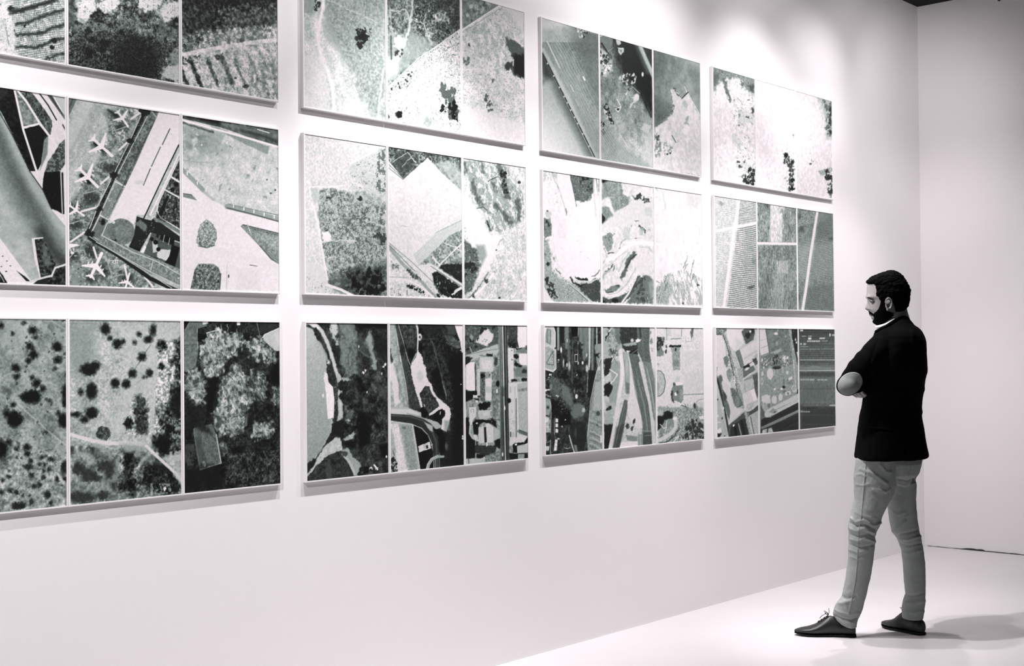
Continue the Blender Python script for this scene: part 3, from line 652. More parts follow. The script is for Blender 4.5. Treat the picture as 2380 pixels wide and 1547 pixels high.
def a23(q):   # road verge, tarmac and planted islands
    q.fr(*ZD); q.b(.90); q.n(12,.015)
    G="78,100 380,180 600,240 770,280 860,300 860,910 640,850 440,800 330,740 200,600 78,480"
    q.p(G,.80,so=4); q.n(50,.04,G); q.n(10,.04,G); q.t(q.mp("78,120 380,190 500,260 360,420 78,440",so=140),60,-.4,.58,.7,so=1.2); q.t(q.mp("78,120 320,190 260,330 78,360",so=90),40,-.2,.46,.4,so=1.2)
    q.p("300,150 480,210 770,320 760,380 560,290",.60,so=8,ro=3); q.k(G,36,.06,.4,.6); q.E("755,578,6,7 820,660,8,7 785,685,9,6",.3,so=4); q.l("90,425 200,440 300,445",7,.6,so=8,a=.6); q.E("440,288,6,9 240,305,5,7",.95,so=4)
    q.p("78,40 860,150 860,320 600,240 400,170 78,95",.40,so=4); q.n(30,.07,"78,40 860,150 860,320 78,95"); q.l("100,70 380,140",34,.15,so=26,a=.8,ro=4); q.l("560,190 700,225 860,290",26,.22,so=22,a=.8); q.l("400,140 860,240",18,.52,so=18,a=.6); q.p("90,50 300,70 280,90 90,80",.7,so=16,ro=8,a=.6); q.p("240,80 380,110 370,140 230,110",.1,so=12)
    q.l("485,124 585,152",7,.95,so=2); q.l("680,182 772,210",7,.95,so=2); q.l("78,108 380,190 640,262 860,325",15,.96,so=3); q.l("78,126 300,196 330,204",16,.3,so=8,ro=4,a=.8)
    q.l("78,490 200,610 250,660",34,.55,so=8,a=.8); q.l("330,735 250,670",20,.66,so=8,a=.7); q.l("440,790 640,838 860,895",40,.62,so=4); q.l("440,800 650,852 860,912",9,.35,so=4); q.l("450,770 860,862",8,.42,so=5,a=.7)
    for x,y in [(125,530),(205,605),(490,785),(572,808),(652,828),(732,850),(812,870)]: q.l([[x,y-10],[x,y+10]],8,.95,so=3)
    q.p("78,685 160,695 205,742 78,712",.52,so=3); q.l("78,685 160,697",5,.25,so=3)
    I="280,888 330,930 358,980 360,1040 335,1100 280,1120 230,1105 192,1070 205,1010 225,930"
    q.p(I,.60,so=3,ro=3,rs=12); q.n(9,.16,I); q.k(I,16,.3,.25,.6); q.l("215,1100 280,1112 340,1095",10,.3,so=6,a=.7); q.l("210,1000 350,1010",6,.8,so=4,ro=4,a=.6)
    q.p("545,945 565,928 860,1000 860,1245 800,1210",.55,so=3); q.p("650,990 860,1040 860,1160 720,1060",.66,so=30,ro=8,a=.8); q.l("570,935 860,1005",7,.30,so=3); q.l("600,955 860,1020",7,.38,so=3); q.l("600,930 630,1010",8,.75,so=6); q.n(9,.08,"545,945 860,1000 860,1245"); q.l("700,1100 790,1205 858,1245",9,.35,so=4)
    J="150,1440 185,1280 215,1240 330,1240 370,1265 392,1320 380,1450"
    q.p(J,.44,so=3); q.n(14,.16,J); q.n(7,.1,J); q.l("185,1285 215,1243 330,1243 372,1270",5,.7,so=3); q.l("390,1320 380,1440",10,.35,so=3)
    q.l("440,1250 435,1450",6,.75,so=3); q.E("452,1338,5,13",.1,so=3); q.l("620,1250 680,1260",5,.1,so=3,w1=2); q.p("520,1290 700,1280 690,1440 520,1440",.85,so=40,a=.6); q.l("380,1140 860,1260",40,.86,so=40,a=.6)

def a31(q):   # arid slope dotted with dark bushes
    q.fr(*ZEe); q.b(.60); q.n(90,.07); q.n(14,.06)
    q.p("0,60 180,60 200,260 0,260",.72,so=90,ro=20,a=.6); q.p("460,900 340,980 460,1080",.72,so=60,ro=20,a=.6)
    for i in range(9): q.l([[-60+i*30,540-i*65],[500+i*30,1010-i*65]],9,.74-.04*(i%2),so=10,ro=5,rs=60,a=.35)
    q.l("100,620 300,800 470,940",10,.78,so=8,ro=5,a=.7); q.l("140,600 330,790 400,870",9,.45,so=8,ro=4,a=.5); q.l("340,80 460,150",10,.75,so=8,ro=3,a=.6); q.l("0,400 200,620",8,.5,so=8,ro=4,a=.4)
    q.n(30,.12,"0,850 460,1000 460,1320 0,1360"); q.k("0,850 460,960 460,1320 0,1360",22,.3,.3,.6)
    q.E("220,145,30,24 235,190,14,10 197,248,22 218,268,14 225,310,30,28 195,350,18 105,398,30,24 112,455,18,20 385,255,34,32 387,345,26,24 245,500,26,30,40 285,540,18,22 215,460,14 215,590,60,48 165,590,30,24 100,740,52,56 45,700,22,26 5,940,46,62 90,645,18 440,560,26,50 445,630,30,34 432,750,42,48 395,700,14 445,440,10,14 160,95,14,12 85,170,12 5,110,16,20 430,75,14,8 375,70,10,6 370,405,12,8 335,620,10,7 300,828,12,8 60,895,14,18 110,938,14 180,930,26,24 185,975,18",.07,so=24,ro=7,rs=14)
    q.E("205,1020,14 190,1060,26,20 280,995,14 265,1045,9 300,1045,10 330,1080,12 290,1085,9 210,1115,16 295,1128,12 345,1010,22,16 440,1060,30,44 385,1140,16,24 438,1145,20,18 225,1190,16 265,1180,16 320,1245,22,26 60,1125,16,14 70,1220,16 110,1230,14 110,1320,34,24 210,1295,14,18 155,1250,10 200,1250,8 150,1320,24 340,1300,14 20,1150,12 10,1230,16",.14,so=16,ro=6,rs=12)
    q.d("0,90 460,90 460,1320 0,1360",60,4,12,.25,ro=5,a=.8); q.p("360,1080 400,1110 440,1160 430,1185",.85,so=8,ro=6,a=.8)
    q.E("30,545,34,20 60,560,24",.3,so=20,ro=10,a=.6)

def a32(q):   # pale clearing, bushes, bright footpath
    q.fr(*ZF); q.b(.72); q.n(90,.06); q.n(13,.07)
    q.p("40,100 230,100 240,260 200,420 60,480 40,300",.60,so=80,ro=26,rs=60,a=.8); q.p("360,80 870,90 800,420 640,560 480,500 420,300",.80,so=120,ro=30,a=.7); q.p("440,520 660,520 650,900 380,960 330,820",.80,so=80,ro=26,a=.6)
    q.l("530,440 640,270",6,.4,so=5,ro=3,a=.7); q.l("50,110 240,110",8,.5,so=8,a=.4); q.l("740,180 870,110",8,.66,so=10,ro=6,a=.6)
    lo="50,1000 300,1030 560,1020 700,1080 880,1290 880,1400 50,1450"
    q.p(lo,.50,so=60,ro=24,a=.85); q.n(30,.12,lo)
    q.E("308,152,36,42 395,262,36,36 440,245,18 185,450,64,46 235,420,36,30 205,610,44,60 125,615,20,26 205,770,46,44 155,820,34,26 90,780,36,22 380,552,32,34 462,555,30,32 508,480,30,32 632,476,26,28 725,425,22,24 725,272,36,42 625,228,34,30 580,358,32,32 522,250,13,15 595,505,13,11 555,190,18,20 660,160,24,40 340,220,16,16",.10,so=24,ro=7,rs=15)
    q.E("290,922,52,50",.30,so=8,ro=8); q.n(10,.12,q.me(290,922,50,48))
    q.p("540,650 600,660 620,800 630,920 580,940 520,930 530,850 510,740",.24,so=30,ro=18,rs=26); q.E("480,845,36,46",.1,so=16,ro=12); q.n(12,.14,"510,640 630,640 640,940 450,930")
    q.p("830,240 880,220 880,1060 700,1100 650,1000 720,900 690,760 800,700 790,600 830,500 800,400",.25,so=40,ro=24,rs=36); q.n(16,.22,"700,250 880,220 880,1060 660,1080"); q.p("790,620 880,560 880,780 820,810 780,740",.06,so=40,ro=18,a=.85); q.p("660,940 780,930 800,1060 740,1090 660,1010",.05,so=30,ro=18,a=.9); q.E("790,890,34,34",.06,so=14,ro=10); q.t("800,820 880,800 880,960 800,960",26,0,.66,.8); q.k("690,760 880,700 880,1060",18,.2,.6,.5)
    q.E("200,1035,26,24 258,1100,16,14 60,1045,22,34 110,1180,46,44 180,1230,60,50 290,1160,44,42 345,1190,40,60 130,1395,100,44 290,1385,44,34 515,1380,26,26 370,1310,26,22 240,1250,34,30",.20,so=26,ro=14,rs=18,a=.9)
    q.p("450,1070 510,1060 560,1120 500,1250 560,1290 520,1340 420,1350 400,1300 440,1230",.06,so=30,ro=16,rs=26); q.p("600,1150 720,1120 860,1260 870,1370 640,1360 570,1270",.12,so=40,ro=20,rs=28); q.n(14,.14,"400,1060 880,1260 880,1380 400,1380"); q.t("640,1290 790,1290 800,1370 640,1370",26,-.2,.66,.8); q.d("640,1310 790,1300 780,1370",10,8,16,.1,ro=6)
    q.l("560,1030 410,1350",26,.52,so=30,ro=16,a=.5); q.l("400,1120 380,1260",30,.55,so=26,ro=10,a=.6)
    q.t("780,1060 880,1040 880,1130 790,1120",18,-.3,.75,.8)
    q.l("50,930 120,950 220,978 330,995 470,992 600,1005",28,.88,so=8); q.p("400,980 640,1000 680,1040 560,1060 460,1040",.66,so=40,ro=14,a=.6); q.l("612,1015 700,1100 800,1190 850,1240 880,1280",22,.88,so=6); q.l("840,1220 880,1290",40,.82,so=16,ro=8,a=.8); q.p("735,1330 752,1310 760,1330 745,1352",.93,so=4)
    q.k(None,13,.2,.5,.25)

def a33(q):   # single silvery tree crown
    q.fr(*ZG); q.b(.14); q.n(60,.06); q.n(12,.07)
    q.p("90,75 270,75 260,130 190,150 200,320 180,430 110,470 90,460",.46,so=6); q.n(20,.05,"90,75 200,150 200,430 90,460"); q.p("90,75 150,75 95,170",.07,so=6); q.l("100,160 145,80",5,.6,so=3); q.l("90,270 190,265",5,.35,so=4); q.l("192,150 195,290",6,.7,so=3); q.p("195,180 260,200 230,250 195,240",.04,so=14)
    q.p("225,80 270,80 272,108 235,118",.93,so=8); q.p("485,90 510,92 510,122 485,122",.95,so=5); q.l("262,180 352,155 352,175",8,.88,so=4); q.l("265,182 268,210",6,.8,so=4); q.l("630,92 655,200",6,.5,so=4)
    q.p("820,130 820,310 770,315 720,270 680,230 680,200 700,185",.78,so=6); q.p("770,190 820,180 820,280 780,270",.86,so=26,a=.7); q.l("675,215 690,192 818,135",8,.85,so=4); q.p("650,90 820,90 820,125 680,180 650,180",.2,so=14,a=.8)
    C_=["300,170 350,150 410,170 450,230 430,330 400,420 360,500 300,520 240,490 200,400 210,300 250,210","380,180 520,190 535,260 480,340 400,330","560,250 660,210 740,290 780,340 760,420 700,420 620,400 560,330",
        "120,460 200,420 250,520 270,620 240,710 180,700 120,640 100,540","400,480 470,400 560,470 640,560 620,660 560,760 540,880 460,950 380,940 320,900 320,760 350,640","560,470 680,440 720,560 690,700 600,700 540,620","720,580 820,570 820,720 760,740","600,850 740,820 750,900 690,970 630,970 600,930","370,950 440,1000 440,1080 390,1090 360,1010"]
    T_=[.62,.6,.55,.66,.64,.42,.46,.62,.42]
    ms=[]
    for c,t_ in zip(C_,T_):
        m=q.mp(c,so=26,ro=26,rs=26); ms.append(m); q.mix(m,t_,.92)
    M_=np.clip(sum(ms),0,1)
    q.n(60,.10,M_); q.n(26,.10,M_,an=70,st=1.6); q.n(12,.13,M_,an=60,st=2.0); q.n(6,.08,M_,an=60,st=2); q.t(M_,34,.5,.16,.6,so=.5); q.k(M_,11,.22,.80,.45,st=2,an=65)
    rnd=random.Random(7)
    for cx,cy,r in [(300,300,110),(460,230,70),(180,600,110),(430,800,120),(660,320,80),(680,900,70),(480,560,90)]:
        for i in range(26):
            a=rnd.uniform(0,6.28); L=rnd.uniform(.35,.95)*r
            q.l([[cx+.2*L*math.cos(a),cy+.2*L*math.sin(a)],[cx+L*math.cos(a),cy+L*math.sin(a)]],4.5,.82,so=4,ro=5,a=.45)
    q.p("265,520 350,500 330,640 300,760 270,740 255,600",.05,so=26,ro=16,rs=26,a=.9); q.p("730,430 820,400 820,560 740,570",.03,so=30,ro=14,a=.9); q.p("590,740 620,820 600,900 560,820",.08,so=20,ro=12,a=.7); q.t("540,260 760,380 740,520 560,480",30,.1,.12,.7)
    for x,y in [(365,120),(410,120),(330,125),(480,155),(520,180)]: q.l([[x,y],[x+8,y+50]],5,.75,so=4,ro=6,a=.7)
    q.p("165,880 300,850 335,930 368,1140 215,1188 175,1000",.42,so=6); q.n(14,.05,"175,880 330,930 368,1140 215,1180"); q.p("160,830 260,860 320,960 300,930 200,900",.12,so=26,ro=10,a=.8); q.l("165,890 190,1060 212,1186",6,.52,so=4); q.l("332,930 368,1140 212,1190",9,.74,so=4); q.e(243,1146,12,22,.95,-15,so=4); q.p("170,960 215,930 260,1150 215,1180",.28,so=20,a=.6)
    B_="380,1080 820,1040 820,1290 560,1330 400,1300"
    q.t(B_,40,.1,.30,.7); q.n(14,.12,B_); q.k(B_,20,.12,.55,.5); q.p("90,1160 360,1160 400,1340 90,1360",.06,so=50,ro=20,a=.7); q.p("100,700 250,720 260,830 150,880 100,880",.10,so=40,ro=14,a=.6); q.k("360,960 820,740 820,1040 560,1060",20,.2,.5,.5); q.t("100,1000 170,1000 170,1160 100,1160",30,.2,.35,.6)

def b21(q):   # mottled scrub field with pale plots
    q.fr(*ZI); q.b(.84); q.n(14,.045); q.k(None,22,.1,.7,.6)
    q.p("755,160 755,600 600,540 500,430 470,380 470,340 560,290 700,200",.80,so=10,ro=6); q.k("755,170 755,560 470,420 470,350 600,270",15,.4,.35,.8); q.t("690,240 755,200 755,560 680,540",22,-.1,.35,.8); q.l("470,320 600,260 755,165",9,.93,so=5)
    q.l("140,510 300,510 420,500",10,.93,so=6,ro=4)
    D="225,540 330,520 470,560 600,540 755,620 755,1385 500,1385 300,1310 270,1150 235,900 215,720"
    q.p(D,.62,so=26,ro=16,rs=28); q.n(50,.08,D); q.t(D,24,.05,.32,.7); q.t(D,11,.25,.85,.6); q.k(D,14,.35,.30,.6); q.k(D,15,.25,.88,.55)
    q.p("470,560 600,540 755,560 755,640 640,640 500,620",.78,so=26,ro=16,a=.6); q.k("480,450 755,450 755,640 480,600",16,.3,.45,.7)
    q.p("290,1280 420,1200 560,1150 755,1130 755,1385 480,1385",.22,so=110,ro=30,rs=40,a=.75); q.t(q.mp("420,1190 755,1170 755,1385 440,1385",so=70),24,.1,.05,.75); q.d("480,1180 755,1180 755,1385 480,1385",26,14,38,.04,ro=14,a=.8); q.d("650,860 755,880 755,960 680,960",10,10,30,.2,ro=10,a=.8)
    q.E("550,605,20,20 285,868,10,8 290,600,16,12",.2,so=8,ro=8); q.p("240,880 300,870 330,940 260,960",.92,so=14,ro=8); q.l("230,960 400,940 520,945",10,.88,so=8,ro=6,a=.8); q.l("600,780 755,830",14,.84,so=10,ro=8,a=.7)
    q.l("140,520 180,690 220,860 250,1050 285,1260",16,.92,so=8,ro=4); q.l("215,540 200,640",8,.92,so=5,a=.7); q.p("150,520 215,520 220,640 170,650",.72,so=18,ro=8,a=.7); q.p("90,1100 250,1160 290,1300 350,1385 90,1385",.84,so=20,ro=10); q.k("90,1180 290,1300 320,1385 90,1385",17,.3,.45,.7); q.l("290,1300 400,1340 500,1390",22,.90,so=6); q.k("300,1330 420,1385 300,1385",14,.4,.3,.7)

def b22(q):   # blank pale lot between woods and tracks
    q.fr(*ZI); q.b(.87); q.n(24,.02); q.n(8,.02); q.g(780,700,0,1390,1000,-.03)
    W="778,160 1400,250 1400,560 1200,380 1105,275 905,450 778,300"
    q.p(W,.42,so=4,ro=3); q.n(16,.18,W); q.k(W,13,.4,.72,.55); q.k(W,15,.35,.1,.7); q.p("850,230 1010,230 1000,340 900,420 820,340",.25,so=40,ro=14,a=.7)
    q.p("1160,330 1300,300 1400,420 1400,560 1230,410",.76,so=40,ro=16,a=.8); q.k("1160,300 1400,300 1400,560",18,.3,.4,.7); q.l("940,230 990,290 1010,320",6,.8,so=4,ro=4); q.l("820,310 930,240",6,.72,so=4,ro=4); q.l("900,350 980,260",5,.72,so=4,ro=4); q.l("1060,180 1000,200",5,.7,so=4)
    q.l("778,300 905,452",13,.86,so=4); q.l("778,350 905,450 1000,360",5,.35,so=4); q.l("778,320 905,440",4,.3,so=3); q.e(810,440,40,24,.82,so=14,ro=8); q.E("925,830,30,3",.7,so=4,ro=6)
    q.p("985,1060 1190,860 1280,900 1270,960 1030,1140",.80,so=5); q.st(q.mp("990,1060 1190,870 1280,910 1040,1130",so=6),-42,16,.72,.3,.6); q.p("1200,860 1400,760 1400,960 1290,960",.78,so=10,ro=4); q.l("1170,880 1400,770",4,.6,so=3)
    T_="1030,1140 1290,900 1400,840 1400,1320 1180,1150 1130,1130"
    q.p(T_,.58,so=8,ro=4); q.n(16,.14,T_); q.k(T_,15,.3,.75,.6); q.l("1190,1150 1300,1040 1400,950",9,.88,so=4); q.l("1230,960 1340,1000 1400,1060",8,.86,so=5,ro=4); q.l("1150,1080 1200,1140",12,.9,so=6,ro=4)
    q.p("1190,1160 1240,1130 1400,1130 1400,1300 1280,1220",.14,so=12,ro=7); q.k("1200,1140 1400,1140 1400,1300",16,.3,.42,.7)
    q.p("1140,1200 1180,1190 1400,1340 1400,1410 1290,1410 1200,1370 1150,1300",.12,so=10,ro=7); q.k("1150,1200 1400,1350 1400,1400 1190,1360",17,.35,.8,.8); q.l("1290,1400 1330,1350 1400,1310",22,.86,so=6); q.E("1210,1350,20,18 1290,1350,26,20 1300,1390,14,12",.04,so=8,ro=6)
    q.l("1120,1135 1250,1220 1400,1310",18,.84,so=5); q.l("1130,1150 1260,1235 1390,1320",4,.3,so=3)
    L_="778,940 900,1060 1000,1170 1090,1250 1160,1330 1200,1410 778,1410"
    q.p(L_,.84,so=6); q.n(14,.06,L_); q.l("778,980 900,1130 1060,1280 1170,1410",26,.62,so=8); q.l("778,950 980,1120 1150,1280 1230,1400",7,.5,so=5,a=.7); q.l("778,965 1000,1190",6,.35,so=4,a=.8)
    q.d("800,1110 870,1130 860,1200 820,1180",18,5,11,.35,ro=5); q.d("930,1180 980,1190 1060,1260 1000,1250",22,6,14,.3,ro=5); q.k("790,1280 880,1300 900,1400 790,1400",16,.5,.15,.85); q.d("920,1290 1000,1310 1080,1360 1090,1390 1000,1340 940,1310",30,6,13,.06,ro=5); q.k("920,1200 1150,1300 1180,1400 930,1400",17,.35,.4,.7)
    q.l("778,1250 940,1260 1060,1320 1150,1400",16,.9,so=6); q.l("778,1235 930,1240",4,.6,so=3); q.d("1170,1370 1200,1370 1200,1405",8,6,12,.1,ro=5)

def b23(q):   # pale wooded slope with bare strip
    q.fr(*ZI); q.b(.82); q.n(40,.05); q.n(12,.07)
    A="1400,300 1520,300 1640,320 1760,350 1800,480 1880,560 1890,760 1800,840 1700,880 1640,860 1560,720 1480,620 1460,480 1420,420 1400,420"
    q.t(A,26,-.2,.56,.75,an=60,st=1.8); q.k(A,16,.35,.35,.6,st=1.6,an=65); q.k(A,17,.3,.93,.6,st=1.6,an=65)
    for P,w in [("1680,330 1720,430 1730,520 1760,600",44),("1650,660 1700,700 1780,800",40),("1470,470 1490,560 1540,640",34),("1640,480 1670,540",30),("1410,320 1420,390",24),("1590,800 1620,860",20),("1840,620 1850,700 1840,770",34),("1540,340 1560,400",24)]:
        q.l(P,w,.30,so=22,ro=14,rs=20,a=.75)
    q.d("1690,360 1740,380 1760,580 1720,560",24,7,16,.12,ro=7); q.l("1510,685 1560,675 1590,700",6,.2,so=4,ro=3); q.l("1600,465 1650,440 1680,430",6,.25,so=4,ro=3); q.l("1590,790 1615,860",10,.15,so=5,ro=5)
    q.p("1430,420 1450,620 1540,760 1620,900 1700,900 1680,1000 1600,1180 1500,1330 1420,1380 1400,760",.90,so=26,ro=12,a=.9)
    q.E("1665,1020,6 1690,1405,10,8 1850,475,12",.2,so=4); q.l("1680,980 1700,940 1720,930",6,.6,so=5,ro=4); q.l("1830,960 1840,1120",5,.7,so=6,ro=4)
    D="1400,930 1440,960 1510,1020 1540,1130 1500,1260 1470,1340 1400,1390"
    q.p(D,.40,so=22,ro=10); q.k(D,15,.5,.06,.85); q.k(D,16,.3,.92,.8); q.p("1500,980 1570,980 1590,1060 1550,1140 1520,1060",.55,so=26,a=.8); q.d("1400,1130 1480,1120 1500,1200 1440,1240 1400,1230",16,10,24,.15,ro=8); q.k("1400,780 1440,930 1400,930",15,.4,.3,.7)
    q.k("1480,1180 1640,1200 1920,1420 1400,1420",18,.3,.6,.7); q.l("1640,1210 1560,1320 1470,1400",18,.93,so=8,ro=4); q.l("1600,1200 1500,1350 1450,1400",9,.35,so=8,ro=6,a=.7); q.E("1585,1270,16,18,30 1480,1390,12",.3,so=7,ro=6)
def b31(q):   # lake shore, jetty and wooded bank
    q.fr(*ZJ1); q.b(.20); q.n(50,.07); q.n(12,.07)
    q.p("20,80 90,110 160,240 210,360 225,450 215,560 240,700 250,900 280,960 260,1060 200,1170 100,1330 20,1440",.73,so=5,ro=3); q.g(120,300,0,120,1300,-.10,"20,80 210,360 260,1060 100,1330 20,1440"); q.n(7,.03,"20,80 210,360 260,1060 20,1440")
    q.k("20,900 260,960 200,1170 20,1300",16,.05,.9,.6); q.p("20,80 100,110 100,260 20,300",.82,so=80,a=.5)
    q.p("330,40 470,50 510,180 505,400 500,530 400,545 350,400 340,240",.46,so=30,ro=14); q.n(18,.07,"330,40 510,180 505,540 400,540"); q.p("340,220 400,250 400,450 350,420",.58,so=40,ro=14,a=.6); q.p("350,60 420,60 500,200 420,260",.58,so=30,ro=10,a=.5)
    q.p("260,45 320,45 310,160 290,190 250,140",.80,so=14,ro=12); q.E("290,190,20,14 315,230,16,26",.72,so=12,ro=10); q.d("260,200 330,260 340,480 300,400",26,9,24,.14,ro=10,a=.8)
    q.l("30,45 110,60 170,120 230,240 270,360 300,470 330,560",36,.82,so=10,ro=4,w1=30); q.p("30,35 120,50 160,110 90,90",.92,so=10); q.l("150,230 200,320 240,420",22,.70,so=10,ro=5); q.l("170,240 220,360 240,440",7,.55,so=6)
    q.p("90,110 120,90 165,150 165,200 140,215 115,170",.16,so=8,ro=6); q.n(9,.08,"90,110 165,150 140,215"); q.p("222,430 260,440 300,560 295,620 270,620 240,560 220,480",.20,so=8,ro=7); q.n(9,.1,"222,430 300,560 270,620")
    q.l("330,540 345,650 345,760 350,880 340,960",44,.74,so=10,ro=5); q.l("330,700 345,820 350,900",16,.82,so=8,ro=4,a=.7); q.p("345,560 410,545 440,580 380,600",.66,so=14,ro=8)
    q.l("300,620 300,800 292,960 265,1060 220,1180 140,1290",10,.2,so=5,ro=8,a=.8); q.k("285,620 310,620 300,960 240,1100 130,1320 110,1290 260,1060",14,.4,.85,.8)
    q.p("205,640 240,600 278,640 292,760 285,925 232,935 220,800 215,700",.97,so=4); q.p("192,560 205,500 225,520 240,620 210,640",.92,so=8,ro=5); q.E("233,418,12,10 190,720,10,18",.93,so=5,ro=4); q.l("240,740 242,920",5,.85,so=4,a=.6)
    q.E("368,628,50,48 368,730,34,34 400,760,40,50",.13,so=10,ro=8); q.n(12,.07,"320,580 420,580 440,800 340,780"); q.p("500,540 560,570 570,640 530,700 500,650",.02,so=26,ro=12,a=.9); q.E("350,800,8,14",.85,so=4)
    q.p("400,830 480,860 480,900 430,960 480,980 480,1010 400,980",.44,so=30,ro=12,a=.8); q.E("425,950,16,10",.7,so=8,ro=6)
    q.p("270,980 360,930 420,980 500,1000 480,1060 380,1140 330,1090 270,1080",.11,so=12,ro=9); q.k("270,980 500,1000 380,1130",15,.2,.55,.5); q.p("370,1120 470,1050 490,1070 450,1120 390,1145",.66,so=10,ro=8); q.n(26,.10,"380,800 500,820 500,1140 380,1100")
    q.p("500,860 620,880 640,1000 600,1180 520,1190 500,1040",.01,so=36,ro=14,a=.95); q.p("480,50 780,50 780,110 600,100 520,140",.07,so=30,ro=12); q.p("370,1140 500,1130 500,1200 400,1200",.06,so=20,ro=10)
    q.p("590,180 620,120 640,190 660,260 650,300 680,400 680,490 640,480 635,380 600,280 560,240",.62,so=22,ro=12); q.p("520,160 590,230 620,350 600,380 510,290",.34,so=26,ro=12,a=.7); q.l("520,300 610,370",10,.5,so=12,ro=4,a=.7); q.e(690,560,34,44,.38,so=20,ro=12); q.p("640,170 780,180 780,420 680,340",.11,so=30,ro=12,a=.7)
    q.n(40,.08,"500,560 790,560 790,1180 620,1100"); q.k("500,600 790,560 790,1400 520,1200",16,.15,.42,.4); q.p("690,620 790,660 790,760 700,720",.32,so=50,a=.5); q.p("700,1180 790,1160 790,1300 720,1280",.03,so=30,ro=10)
    q.E("518,268,7,12 560,510,10,12 575,490,7,12 592,690,8,12 745,455,12,10 762,435,8,12 730,515,6,10 772,1278,7,14",.95,so=4,ro=5)
    q.p("130,1300 200,1190 300,1110 345,1110 370,1230 300,1240 200,1290 110,1400 40,1470 40,1430 110,1350",.78,so=8,ro=6); q.n(16,.05,"130,1300 300,1110 370,1230 200,1290")
    q.p("360,1220 420,1200 460,1280 530,1340 560,1400 530,1445 480,1460 450,1400 400,1300",.66,so=14,ro=9); q.l("370,1260 430,1330 480,1440",24,.76,so=8); q.e(390,1260,22,26,.3,so=8,ro=6); q.E("540,1400,26,20 525,1440,20",.12,so=10,ro=8)
    q.p("130,1360 210,1320 300,1280 350,1280 400,1340 460,1450 460,1470 40,1510 40,1490",.22,so=8,ro=6); q.n(14,.06,"200,1320 350,1280 460,1450 40,1500"); q.p("200,1330 260,1330 270,1480 220,1480",.32,so=26,a=.7); q.d("150,1370 340,1280 380,1310 120,1420",14,7,14,.1,ro=5); q.l("140,1350 110,1440",8,.4,so=10,a=.7)
    q.p("20,1360 100,1300 130,1320 60,1420 20,1440",.14,so=12,ro=8)
    q.l("660,1360 690,1400",15,.97,so=3); q.l("672,1395 692,1385",10,.9,so=3); q.e(627,1392,16,16,.92,so=4,ro=3); q.e(628,1402,10,12,.03,so=3); q.p("700,1320 740,1330 720,1380 700,1360",.35,so=10,ro=6); q.p("560,1380 600,1370 610,1430 570,1440",.04,so=10)

